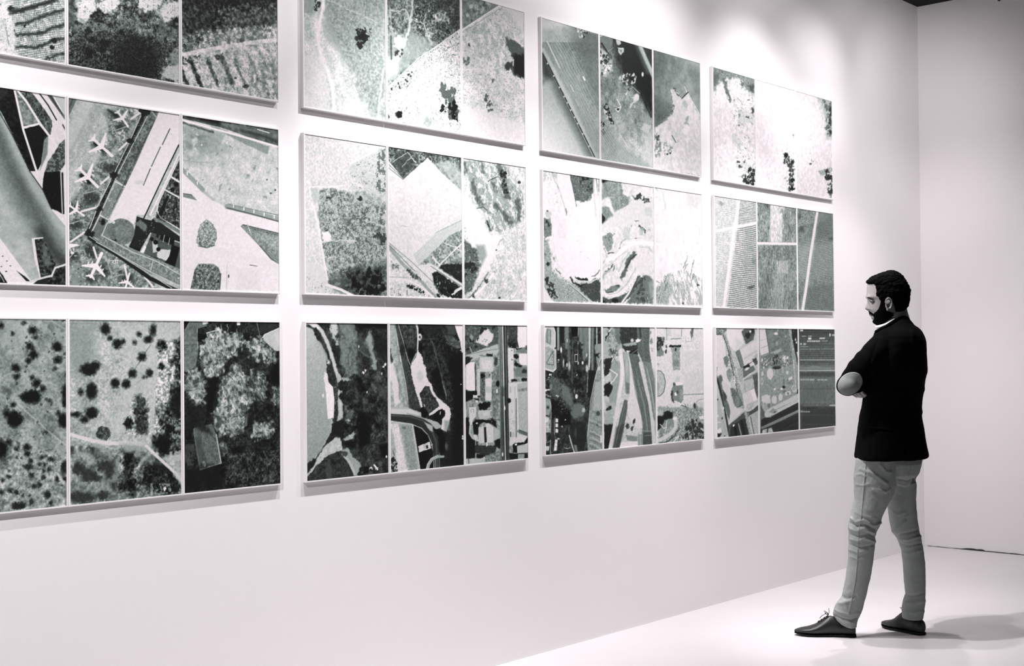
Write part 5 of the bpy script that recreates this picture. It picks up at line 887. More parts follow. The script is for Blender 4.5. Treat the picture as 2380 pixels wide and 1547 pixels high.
    for y0 in (1110,1230,1300,1370): q.l([[560,y0],[610,y0+16],[680,y0+60]],12,.78,so=8,ro=4,a=.7); q.l([[560,y0+30],[640,y0+60],[700,y0+95]],10,.38,so=8,ro=4,a=.6)
    q.p("672,1280 700,1280 700,1360 675,1360",.9,so=4); q.E("660,540,14,22",.8,so=8,ro=4); q.l("700,620 700,1440",10,.78,so=5,a=.7)

def c32(q):   # interchange: several lanes merging upward
    q.fr(*ZM2); q.b(.80); q.n(26,.04); q.n(8,.05)
    q.p("20,70 250,70 250,330 150,420 60,560 20,560",.70,so=12,ro=8); q.t("70,80 240,80 220,420 100,430",26,.0,.48,.7); q.k("70,80 240,80 240,400 70,430",15,.25,.35,.5); q.p("170,70 240,70 260,260 230,300 180,200",.44,so=14,ro=8,a=.8); q.d("75,70 120,70 110,110",6,8,14,.2,ro=5)
    q.l("160,70 120,120 75,190 60,240",10,.93,so=4); q.l("110,150 75,200 65,240",16,.10,so=5,ro=5); q.d("120,340 200,340 210,420 140,400",14,8,18,.28,ro=7); 
    q.p("235,70 440,70 480,260 440,400 340,400 270,340 240,240",.22,so=8,ro=8); q.k("240,70 470,70 470,390 280,380",13,.4,.6,.6); q.k("240,70 470,70 470,390 280,380",12,.4,.04,.7)
    q.p("430,70 605,70 590,250 600,460 620,700 500,500 440,360",.40,so=6,ro=4); q.k("430,70 600,70 600,560 480,420",14,.3,.7,.6); q.k("430,70 600,70 600,560 480,420",13,.25,.1,.6); q.l("480,70 520,500",16,.5,so=14,a=.5); q.l("465,80 480,200",22,.15,so=12,ro=5,a=.7); q.p("580,70 660,70 650,620 610,560 575,320",.86,so=8,ro=5); q.E("600,250,14,34 590,150,10,20",.55,so=8,ro=6); q.d("585,320 620,320 610,380",5,6,10,.6,ro=4)
    q.p("260,285 420,255 430,290 300,310",.66,so=10,ro=5); q.p("415,235 450,218 475,230 470,255 425,268",.93,so=6,ro=4); q.e(375,240,16,20,.8,so=7,ro=4); q.p("310,355 370,365 370,378 315,376",.93,so=4,ro=3); q.p("335,380 430,330 440,420 380,440",.14,so=6,ro=5); q.l("370,395 440,345",6,.6,so=4)
    q.p("50,460 160,430 150,560 60,660 45,620",.16,so=14,ro=9); q.p("45,760 110,720 150,760 140,860 100,900 50,880",.12,so=16,ro=8); q.p("150,440 250,500 260,760 200,1000 130,1000 100,900 150,800 120,600",.64,so=16,ro=8); q.p("60,920 100,960 180,960 170,1080 80,1100",.70,so=14,ro=8); q.d("70,1000 130,1000 130,1060 80,1050",8,10,22,.12,ro=6); q.l("115,575 175,615 205,635 165,700 125,740",11,.93,so=4,ro=2); q.l("140,420 160,450 135,490",9,.92,so=4,ro=2); q.l("160,440 210,520",6,.45,so=5); q.p("45,1210 160,1200 150,1360 110,1500 50,1510",.12,so=16,ro=8); q.p("40,1080 160,1090 160,1210 60,1220",.66,so=20,ro=8,a=.8)
    q.l("240,360 260,520 255,700 225,860 200,1080 160,1300 120,1500",44,.86,so=6); q.l("240,420 262,560 258,720 225,900",26,.92,so=10,a=.8); q.l("270,380 295,600 300,850",5,.3,so=3); q.l("205,1150 180,1260",5,.7,so=4)
    q.p("280,380 330,380 350,560 350,860 310,870 300,700",.66,so=5); q.p("300,720 345,740 342,850 308,860",.42,so=14,a=.8); q.l("330,380 350,500",20,.78,so=14); q.e(315,545,16,80,.8,so=14,a=.5)
    q.p("285,925 330,940 310,1100 270,1300 225,1495 150,1500 190,1340 235,1120",.40,so=4); q.p("190,1250 290,1200 230,1495 150,1500",.27,so=30,a=.8); q.l("300,960 230,1240 175,1490",7,.58,so=6,a=.6)
    q.l("330,480 380,640 420,860 470,1050 490,1200 500,1470",8,.35,so=4,a=.7); q.p("335,440 370,600 415,860 480,1100 495,1260 440,1270 330,1120 320,960 350,860 350,600",.86,so=5)
    q.p("335,390 440,400 500,560 520,800 580,1020 600,1300 610,1460 500,1470 500,1200 460,1010 410,760 380,600",.42,so=5); q.l("420,560 470,820 530,1100 555,1460",10,.52,so=10,a=.6); q.l("440,700 520,1000 560,1300",4,.75,so=3,a=.7); q.k("340,400 460,400 500,600 400,620",14,.3,.12,.7); q.p("505,1310 600,1310 605,1460 505,1460",.28,so=16,a=.8); q.l("500,1290 600,1295",5,.7,so=3,ro=2); q.l("520,1345 605,1340",5,.65,so=3,ro=2); q.k("380,600 470,620 540,1000 470,1000",18,.15,.75,.5)
    q.l("470,500 520,720 580,960 620,1250 640,1450",34,.82,so=5); q.l("560,560 610,800 650,1050",5,.5,so=4); q.p("500,480 600,500 640,700 655,1150 630,1180 580,880 530,640",.52,so=6,ro=3); q.l("545,560 600,800 640,1080",10,.7,so=7); q.l("600,700 650,1000",6,.35,so=4); q.k("500,480 620,520 640,760 540,640",15,.3,.4,.6); q.p("640,600 665,560 660,1440 640,1300",.6,so=6,a=.7)
    q.p("385,1170 410,1140 415,1190 390,1220",.2,so=8,ro=6); q.p("365,1230 395,1240 380,1290 362,1290",.25,so=8,ro=6); q.e(322,1235,20,34,.25,so=8,ro=7); q.p("300,1340 440,1350 440,1420 320,1400",.55,so=10,ro=4); q.p("250,1420 440,1410 440,1480 230,1490",.90,so=8); q.p("445,1330 500,1330 500,1470 445,1470",.58,so=5); q.l("470,1340 472,1470",6,.75,so=3)

def c33(q):   # storage yards, round tank and wooded corner
    q.fr(*ZM3); q.b(.86); q.n(20,.025); q.n(8,.02)
    q.p("165,75 240,75 245,200 185,200",.80,so=6); q.l("182,100 182,240",5,.45,so=3); q.E("175,90,12,14",.35,so=5,ro=5); q.l("362,105 362,195",6,.35,so=3); q.l("365,80 405,80",8,.55,so=4,ro=3); q.e(295,130,60,50,.88,so=20,ro=6,a=.6); q.l("235,230 350,225",11,.55,so=4,ro=3)
    q.p("405,75 480,75 490,190 480,260 415,265 405,200",.90,so=4); q.p("480,80 510,85 500,200 478,230",.4,so=8,ro=6); q.l("412,200 415,262 480,262 488,190",5,.6,so=3,ro=2); q.E("495,90,14,18 475,160,8,30",.3,so=8,ro=7,a=.7); q.l("632,80 632,130",9,.6,so=5); q.k("415,200 480,200 480,250 415,250",16,.3,.6,.6)
    q.p("65,205 155,210 150,300 120,330 155,400 140,435 65,440",.52,so=8,ro=6); q.d("65,205 155,215 145,290 70,380",34,8,20,.12,ro=8); q.k("65,205 155,215 145,430 65,430",14,.3,.7,.6); q.E("178,322,12,18 175,380,14,26",.25,so=5,ro=5)
    q.p("225,300 345,300 345,600 260,605 245,400",.62,so=8,ro=5); q.n(14,.08,"225,300 345,300 340,600 250,600"); q.l("228,315 345,315",26,.12,so=5,ro=7); q.l("232,310 345,322",10,.05,so=5,ro=6,a=.7); q.e(290,355,12,22,.15,so=5,ro=5); q.p("255,480 335,480 330,560 265,560",.50,so=14,ro=6,a=.7); q.k("240,330 345,340 345,600 250,600",20,.12,.85,.6)
    q.e(80,765,92,158,.74,so=3); q.n(12,.05,q.me(80,765,86,150)); q.l("75,610 110,615 150,660 168,760 150,860 110,910 75,918",7,.34,so=3); q.p("65,740 100,760 90,860 65,860",.6,so=14,ro=6,a=.7); q.l("70,530 100,535",6,.5,so=4); q.l("75,520 85,560",5,.55,so=4)
    q.p("235,860 270,750 300,790 380,780 380,960 350,1000 290,970 250,980",.52,so=7,ro=5); q.p("295,750 375,755 375,785 300,785",.93,so=5,ro=3); q.e(292,892,16,22,.97,so=5); q.l("250,860 245,930 270,990",20,.2,so=8,ro=7); q.E("272,770,14,20 310,870,14,20",.3,so=7,ro=6); q.p("285,680 345,680 345,740 290,740",.80,so=10,ro=4); q.p("340,840 375,830 370,960 340,960",.64,so=8,a=.7)
    q.l("385,360 640,360",6,.93,so=4); q.p("390,380 640,370 640,480 390,500",.83,so=30,a=.7); q.p("380,640 640,620 640,860 390,870",.82,so=30,ro=6,a=.7); q.l("390,900 640,890",14,.62,so=6,ro=3); q.l("372,300 372,640",4,.78,so=3,a=.7)
    q.l("325,990 360,1025",9,.95,so=4); q.l("360,1030 410,1040 440,1080",15,.3,so=6,ro=8); q.l("400,1010 440,1080 480,1120 560,1140 600,1110",7,.35,so=3); q.l("540,990 570,960 640,950",6,.5,so=3); q.p("450,1020 600,980 640,1020 600,1110 500,1120",.80,so=8); q.e(520,1035,16,36,.22,so=8,ro=4); q.p("535,1000 560,1050 550,1130 530,1120",.5,so=6,a=.8); q.l("575,1020 580,1110",8,.93,so=5,ro=2); q.l("430,1010 450,1080",10,.5,so=8,ro=4,a=.7)
    q.p("70,1040 640,1060 640,1440 70,1500",.55,so=24,ro=12,a=.8) ; q.n(16,.14,"70,1080 640,1080 640,1440 70,1500"); q.k("240,1040 640,1090 640,1440 240,1460",17,.35,.85,.6); q.k("240,1040 640,1090 640,1440 240,1460",15,.3,.2,.6)
    q.p("70,1160 140,1150 150,1100 200,1090 260,1120 250,1190 160,1220 110,1300 70,1340",.10,so=10,ro=7); q.p("160,1200 260,1180 240,1280 130,1370 100,1330",.56,so=14,ro=6); q.l("105,1255 150,1305 175,1290 185,1210",8,.93,so=4); q.l("165,1340 180,1290",7,.9,so=4); q.p("80,1090 140,1090 140,1140 75,1150",.72,so=12,ro=6)
    q.l("60,1460 150,1420 240,1360 290,1290 290,1180",44,.82,so=8,ro=4); q.l("80,1490 200,1460 280,1390 330,1300",14,.22,so=8,ro=7,a=.8); q.e(280,1190,22,16,.93,so=6,ro=4); q.l("260,1480 310,1410 350,1400",20,.85,so=6,ro=4)
    q.d("480,1200 640,1210 640,1430 560,1400 400,1450 340,1400 420,1280",60,12,34,.10,ro=10,a=.85); q.k("330,1280 640,1200 640,1430 340,1450",15,.22,.8,.7); q.p("570,1165 640,1150 640,1200 580,1190",.92,so=7,ro=5); q.l("600,1310 640,1340",14,.88,so=6,ro=4); q.l("350,1390 365,1450",9,.92,so=4); q.l("450,1370 460,1440",7,.8,so=4,ro=3); q.l("550,1400 640,1360",8,.6,so=5,ro=3)

def d21(q):   # pale crop rows crossed by two light tracks
    q.fr(*ZO); q.b(.85); q.n(50,.04)
    q.p("420,460 555,410 555,1000 420,1000",.74,so=120,a=.6); q.p("300,200 555,120 555,380 330,420",.80,so=60,a=.6); q.p("30,1000 560,950 570,1470 30,1450",.80,so=160,a=.7)
    q.st(q.mp("20,40 320,90 300,460 20,490",so=10),8,19,.66,.35,.7,wob=.9); q.st(q.mp("350,95 555,125 555,380 330,430",so=5),8,21,.42,.42,.75,wob=.25)
    q.st(q.mp("20,530 260,470 130,1460 20,1450",so=10),-5,21,.66,.38,.7,wob=.25); q.st(q.mp("320,470 555,410 575,1470 190,1460",so=5),-9,24.5,.38,.42,.78,wob=.25)
    q.n(16,.05); q.p("440,1190 545,1170 520,1210 460,1230",.25,so=20,ro=12,a=.7); q.E("520,880,24,30 120,160,30,20",.45,so=26,ro=12,a=.6); q.p("430,480 470,480 470,920 430,920",.66,so=20,a=.4)
    q.l("340,90 310,330 280,460 230,860 150,1450",36,.92,so=8); q.l("20,510 140,485 290,455 420,430 555,400",34,.92,so=8); q.e(300,430,30,40,.93,so=16,a=.8)

def d22(q):   # grey vertical crop rows with white cross track
    q.fr(*ZO); q.b(.60); q.n(60,.06); q.n(16,.08)
    q.p("735,170 890,200 885,640 735,640",.83,so=14); q.p("800,290 880,300 880,420 800,420",.88,so=40,a=.6); q.p("810,870 960,870 960,1030 820,1030",.83,so=26,ro=8,a=.8); q.p("770,1040 870,1040 900,1470 790,1470",.72,so=50,a=.6)
    q.p("575,130 740,160 720,240 600,220",.44,so=50,ro=14,a=.6); q.p("640,1040 740,1020 760,1200 690,1300 620,1240",.40,so=50,ro=14,a=.6); q.p("890,680 1060,680 1060,780 900,780",.48,so=50,ro=12,a=.6); q.p("585,1280 700,1300 680,1470 585,1470",.38,so=60,a=.6); q.p("960,1240 1060,1240 1060,1470 960,1470",.40,so=50,a=.6); q.p("960,440 1050,440 1050,560 960,560",.48,so=40,a=.5)
    q.E("690,170,20,26 875,250,12,20 720,900,14,40",.28,so=20,ro=10,a=.6)
    q.n(9,.09,None,an=88,st=3); q.st(q.mp("580,140 735,165 735,640 580,640",so=20),90,17,.45,.4,.25,wob=.5)
    q.st(q.mp("580,680 1070,680 1075,1480 585,1470",so=20),90,14.5,.38,.4,.45,wob=.3); q.st(q.mp("580,1000 1070,1000 1075,1480 585,1470",so=100),89,14.5,.85,.3,.45,wob=.35)
    q.l("570,655 1065,662",32,.93,so=6)

def d23(q):   # darker crop rows with one slanting track
    q.fr(*ZO); q.b(.60); q.n(50,.05); q.n(12,.05)
    q.p("1080,210 1320,250 1300,420 1080,440",.56,so=50); q.n(11,.12,"1080,210 1320,250 1300,460 1080,460"); q.p("1090,680 1240,640 1200,1100 1090,1100",.76,so=50,a=.6); q.p("1280,700 1530,640 1530,1050 1250,1100",.68,so=60,a=.6); q.p("1340,250 1530,270 1535,560 1320,600",.46,so=50,a=.7); q.p("1180,1200 1535,1150 1535,1500 1180,1480",.46,so=60,a=.6)
    q.E("1130,480,30,30 1105,320,20,30 1100,1330,20,50 1500,600,36,24",.26,so=30,ro=12,a=.7)
    q.st(q.mp("1080,440 1290,400 1190,1480 1090,1480",so=14),-8,19.5,.36,.42,.68,wob=.25); q.st(q.mp("1340,400 1535,330 1540,1500 1180,1480",so=24),-10,19.5,.34,.42,.7,wob=.25)
    q.l("1080,440 1290,400",8,.66,so=5,a=.7); q.l("1332,240 1290,500 1240,820 1190,1200 1145,1480",30,.91,so=6,w1=36)

def d31(q):   # depots, parked trucks along a rail spur
    q.fr(*ZP); q.b(.80); q.n(14,.03)
    q.p("50,60 240,60 190,110 130,170 50,180",.46,so=8,ro=6); q.n(12,.1,"50,60 200,60 130,170 50,180"); q.l("60,70 110,120",8,.8,so=6,a=.7)
    q.p("190,62 430,62 385,120 412,270 310,385 230,310 200,200",.90,so=4); q.p("300,200 400,260 310,380",.82,so=30,a=.6); q.p("385,125 440,65 550,80 560,140 540,225 440,290",.40,so=5,ro=3); q.n(10,.07,"385,125 550,80 540,225 440,290"); q.e(465,175,36,40,.16,so=14,ro=9); q.e(520,110,30,40,.2,so=12,ro=6); q.e(498,122,12,16,.97,so=4); q.p("560,130 615,100 615,350 590,340 560,230",.84,so=6)
    q.p("50,170 130,170 165,260 185,440 150,470 160,540 200,620 240,800 250,900 60,690 50,560",.88,so=5); q.l("70,580 60,690",6,.3,so=4)
    q.p("150,460 190,430 220,480 200,590 165,540",.50,so=6,ro=4); q.p("185,640 240,590 270,700 230,780 200,720",.60,so=6,ro=4); q.n(10,.08,"150,460 220,480 270,700 230,780")
    q.p("310,380 360,350 420,560 380,600 340,470",.5,so=5,ro=4); q.l("310,390 380,580",7,.25,so=4); q.p("365,360 560,240 615,260 615,360 430,570",.88,so=4); q.l("420,470 610,355",5,.55,so=3); q.p("410,440 615,330 615,400 430,510",.82,so=10,a=.5); q.p("540,440 615,395 615,440 560,470",.72,so=6); q.p("400,580 480,540 500,570 420,610",.1,so=6,ro=5); q.p("480,500 540,500 550,560 500,590",.9,so=6,ro=6); q.p("520,480 600,450 610,530 560,560",.35,so=6,ro=5); q.e(590,470,12,24,.93,so=4,ro=4)
    q.l("395,585 580,480",8,.15,so=5,ro=5,a=.8); q.p("370,610 540,560 560,620 420,720 380,700",.46,so=8,ro=5); q.e(455,605,34,14,.93,-25,so=5,ro=3); q.p("330,600 400,600 400,760 360,780",.72,so=8,ro=6); q.k("310,560 400,600 400,800 330,780",20,.3,.4,.7); q.l("400,740 520,650",10,.9,so=4,ro=3)
    q.p("420,740 520,680 600,640 615,900 560,860 480,880 430,920",.60,so=6,ro=4); q.p("530,680 610,640 612,900 590,980 540,860",.38,so=6,ro=4); q.k("430,700 610,650 610,900 440,900",16,.25,.7,.6); q.l("535,740 545,850",7,.93,so=4,ro=3); q.p("420,760 530,720 530,850 440,910",.78,so=5); q.p("390,930 500,880 550,860 580,1010 500,1080 430,1140 400,1050",.87,so=5); q.p("495,880 550,850 588,1000 545,1020",.96,so=4); q.p("450,1060 560,1020 520,1120 440,1130",.72,so=8,a=.7)
    q.l("130,110 180,220 230,380 270,560 320,760 380,960 400,1100",38,.62,so=5,ro=3); q.l("120,110 170,220 210,360 250,540 300,760 350,980 380,1080",12,.2,so=4,ro=6,a=.9); q.k("115,100 150,100 250,380 300,560 360,780 410,1100 370,1100 230,620 190,380",17,.75,.96,.95,st=1.7,an=70); q.k("115,100 150,100 250,380 300,560 360,780 410,1100 370,1100 230,620 190,380",13,.3,.04,.85); q.k("240,380 320,460 370,700 330,780",22,.35,.35,.7); q.l("290,700 305,790",13,.97,so=4)
    q.p("240,850 300,860 380,1000 400,1080 330,1110 290,1060 260,960",.46,so=10,ro=6); q.n(12,.09,"240,850 380,1000 330,1110 260,960"); q.e(330,1020,30,70,.62,so=20,a=.6)
    q.p("60,700 110,760 160,880 200,1020 230,1080 245,1170 225,1270 180,1130 130,1010 90,860",.44,so=6,ro=4); q.n(12,.08,"60,700 200,1020 225,1270 130,1010"); q.e(170,950,24,60,.28,so=20,ro=6); q.e(110,740,30,60,.42,so=12,ro=6)
    q.p("130,760 200,780 240,900 270,1060 340,1120 395,1110 400,1160 260,1310 220,1320 240,1150 200,960 140,860",.86,so=5); q.l("395,1165 230,1320",5,.6,so=3)
    q.l("55,690 100,840 140,1030 180,1200 230,1480",24,.18,so=5); q.l("80,860 130,1030 165,1180",7,.80,so=4); q.E("80,960,8 150,1110,10,20",.95,so=4,ro=3); q.l("60,960 110,1160 200,1480",40,.72,so=6,ro=3); q.p("50,900 90,960 150,1280 180,1470 60,1480",.74,so=8); q.E("135,1240,9,16 75,1000,8,10 165,1470,8",.2,so=4,ro=3); q.E("90,1290,30,8 75,1210,16",.9,so=5,ro=3); q.p("65,1400 110,1360 130,1410 80,1440",.96,so=4); q.p("70,1440 130,1430 110,1480 60,1480",.15,so=6,ro=6)
    q.p("210,1340 420,1160 500,1150 615,1060 615,1130 500,1200 400,1260 250,1340 240,1480 220,1480",.34,so=5,ro=3); q.p("250,1340 400,1250 470,1230 500,1480 230,1480",.2,so=5); q.l("345,1310 385,1470",12,.70,so=4); q.e(285,1335,14,16,.97,so=4); q.l("380,1270 420,1440",22,.08,so=6); q.l("300,1350 320,1470",30,.07,so=8); q.k("420,1100 560,1060 610,1010 600,1080 440,1170",17,.55,.95,.9); q.e(440,1155,14,14,.97,so=4)
    q.l("435,1160 460,1280 500,1450",34,.66,so=5,ro=3); q.k("420,1170 480,1170 520,1450 470,1460",16,.6,.96,.9,st=1.5,an=70); q.k("420,1170 480,1170 520,1450 470,1460",13,.3,.06,.8); q.p("500,1200 615,1130 615,1460 540,1470",.74,so=6); q.k("500,1200 615,1130 615,1460 540,1470",28,.25,.9,.8); q.l("500,1220 550,1460",12,.4,so=5); q.k("500,1200 615,1130 615,1460 540,1470",16,.15,.4,.6)

def d32(q):   # tank farm beside dark railway yard
    q.fr(*ZP); q.b(.62); q.n(20,.04); q.n(8,.04)
    q.p("625,65 700,70 745,390 640,430 625,340",.90,so=4); q.l("630,240 720,215",5,.7,so=3); q.l("640,335 735,300",5,.6,so=3); q.l("700,75 750,380 760,470",7,.10,so=4)
    q.p("705,70 1030,70 1020,300 1040,420 950,440 760,430 740,330",.50,so=6); q.n(18,.07,"705,70 1030,70 1040,420 760,430"); q.p("730,100 800,100 810,340 760,340",.58,so=40,a=.6); q.e(836,148,24,18,.92,so=5,ro=3); q.l("850,80 870,90 850,130",8,.8,so=4,ro=4); q.e(850,275,16,30,.66,so=10,ro=5); q.e(962,182,6,12,.85,so=4); q.p("750,400 900,340 910,370 780,440",.70,so=6,ro=4)
    q.p("1000,70 1040,75 1030,180 1010,180",.68,so=4,ro=2); q.l("1020,180 1060,370",8,.72,so=4,ro=3); q.p("1035,75 1140,75 1140,700 1110,520 1080,380 1045,200",.15,so=5); q.E("1088,225,9,18 1100,262,8,16 1050,240,6 1060,350,8",.88,so=4,ro=2); q.k("1045,80 1130,80 1120,500 1080,380",18,.2,.5,.6); q.l("1110,390 1130,490",14,.90,so=4); q.l("1120,560 1140,740",6,.7,so=3)
    q.p("640,470 760,400 960,420 1060,420 1060,540 860,610 760,560 640,610",.50,so=10,ro=8); q.k("640,440 1060,420 1060,540 640,620",19,.6,.93,.9); q.k("640,440 1060,420 1060,540 640,620",17,.45,.08,.85); q.d("910,440 1010,430 1000,560 930,560",22,8,18,.93,ro=5); q.d("780,460 880,400 880,520 800,540",18,8,20,.10,ro=6); q.e(850,590,60,20,.2,so=10,ro=5); q.d("640,480 740,430 720,600 640,600",12,8,16,.93,ro=4)
    q.p("640,620 860,610 1060,540 1100,640 1130,900 1000,950 760,1060 640,1000",.62,so=6); q.n(14,.05,"640,620 860,610 1060,540 1130,900 760,1060"); q.k("640,780 900,700 920,880 650,920",14,.3,.42,.4)
    q.e(760,665,42,72,.87,so=4); q.p("740,720 785,720 770,750",.9,so=4); q.E("662,665,16,30 655,765,16,46 983,650,18,24",.84,so=5,ro=3); q.e(655,765,8,26,.55,so=4); q.l("820,620 815,690",6,.85,so=4); q.l("920,580 930,650",26,.72,so=8,ro=4); q.l("850,620 850,700",6,.8,so=4,a=.6); q.E("910,860,15,16 820,865,14,14",.93,so=4); q.e(938,838,20,18,.1,so=5); q.l("936,740 938,840",7,.25,so=4); q.e(945,900,22,20,.45,so=4)
    q.p("980,760 1010,710 1050,700 1050,730 1000,775",.87,so=5,ro=4); q.e(990,745,8,9,.4,so=3); q.p("960,760 1040,740 1060,800 980,810",.45,so=8,a=.5); q.l("1080,700 1100,900",8,.85,so=4); q.l("1050,430 1085,720",6,.85,so=3); q.k("1040,420 1080,420 1100,620 1060,620",15,.4,.93,.9)
    q.e(1068,858,32,46,.80,so=4); q.e(1068,858,20,30,.70,so=4); q.l("1040,880 1070,830 1098,850",5,.55,so=3); q.p("950,905 1020,885 1030,930 960,950",.84,so=4,ro=2); q.e(992,920,14,14,.35,so=4); q.e(992,920,6,6,.8,so=3)
    q.e(815,1000,36,52,.83,so=3); q.e(895,968,28,46,.84,so=3); q.l("855,940 850,1020",6,.5,so=3); q.p("650,960 720,930 760,950 770,1040 700,1060 650,1020",.85,so=6,ro=4); q.p("660,1040 700,1040 740,1130 660,1180 650,1100",.72,so=8,ro=6); q.k("640,1020 760,1060 760,1160 650,1160",18,.4,.4,.8); q.e(748,1080,10,30,.45,so=5,ro=3)
    q.p("720,1130 1130,920 1135,1030 900,1150 720,1230 680,1200 700,1160",.80,so=5); q.p("740,1160 800,1110 860,1150 810,1180",.60,so=5,ro=2); q.l("790,1150 980,1060",8,.62,so=4); q.e(820,1158,14,12,.4,so=4,ro=3); q.l("730,1190 1130,990",5,.68,so=3,a=.7); q.p("1110,880 1140,830 1140,920 1105,920",.15,so=6)
    q.p("640,1260 690,1230 760,1230 900,1150 1135,1030 1140,1390 640,1440",.17,so=5); q.l("660,1370 900,1260 1135,1145",26,.55,so=5); q.l("640,1360 1135,1130",6,.80,so=3); q.l("640,1390 1135,1180",8,.28,so=4); q.l("700,1290 1135,1090",6,.1,so=3); q.l("840,1400 1135,1300",6,.32,so=4,a=.7); q.l("800,1440 1135,1250",7,.07,so=4); q.p("660,1390 780,1360 800,1420 650,1440",.72,so=5,ro=3); q.l("730,1375 725,1420",14,.15,so=4); q.E("680,1410,14 775,1395,8",.9,so=4,ro=3); q.p("640,1060 680,1140 690,1220 640,1260",.4,so=8,ro=5)

def d33(q):   # dark rail yard with rows of wagons
    q.fr(*ZP); q.b(.34); q.n(24,.03); q.n(7,.03)
    q.g(1300,70,-.06,1300,560,.12); q.p("1150,640 1620,640 1620,700 1150,700",.26,so=50,a=.8); q.p("1150,1080 1640,1080 1640,1400 1150,1400",.22,so=80,a=.9); q.p("1200,800 1500,780 1500,1000 1200,1000",.42,so=90,a=.7); q.p("1150,70 1620,80 1620,150 1150,150",.24,so=40,a=.8)
    q.st(q.mp("1150,340 1620,340 1620,600 1150,600",so=60),0,26,.27,.4,.6); q.p("1150,570 1620,575 1620,615 1150,615",.55,so=30,a=.8); q.l("1150,627 1620,625",9,.82,so=4); q.l("1290,575 1420,578",8,.7,so=8,a=.7)
    def train(x0,x1,y,w,t,p=.8,per=24):
        rnd=random.Random(int(x0*7+y)); x=x0
        while x<x1:
            L=per*rnd.uniform(.6,1.2)
            if rnd.random()<p: q.p([[x,y-w/2],[x+L*.8,y-w/2],[x+L*.8,y+w/2],[x,y+w/2]],t,so=5)
            x+=L
    q.p("1155,92 1192,92 1192,118 1155,118",.85,so=6); train(1150,1290,183,15,.66,.8,26); q.l("1160,200 1400,200",5,.2,so=4); train(1515,1612,168,22,.82,.6,22); q.e(1540,165,8,20,.97,so=4); q.p("1258,200 1298,200 1298,226 1258,226",.92,so=5); q.p("1405,200 1475,198 1475,218 1405,220",.80,so=6); train(1245,1390,246,20,.78,.95,30); train(1400,1500,242,14,.6,.8,22); train(1155,1225,283,26,.78,.95,22); train(1450,1620,278,16,.42,.8,30)
    train(1155,1250,316,10,.65,.7,18); train(1155,1400,349,12,.60,.95,16); train(1425,1612,345,12,.55,.95,16); train(1155,1612,488,14,.68,.9,22); q.l("1160,505 1612,505",4,.22,so=4)
    train(1155,1300,742,20,.68,.9,34); train(1300,1480,744,16,.72,.7,44); q.l("1200,772 1350,776",6,.5,so=4,ro=2); train(1165,1400,1012,24,.44,.8,40); q.l("1200,1075 1640,1072",8,.5,so=5); train(1350,1600,1070,10,.6,.5,26); q.p("1535,1065 1620,1060 1620,1086 1535,1082",.72,so=5); train(1225,1330,1108,12,.1,.9,20); train(1160,1275,1155,18,.66,.95,26); q.l("1150,1140 1220,1150",10,.55,so=5)
    for y in (120,230,300,420,450,530,560,690,860,920,960,1040,1100,1200,1260,1320): q.l([[1150,y],[1625,y-2]],4,.24 if y%40 else .44,so=4,a=.6)

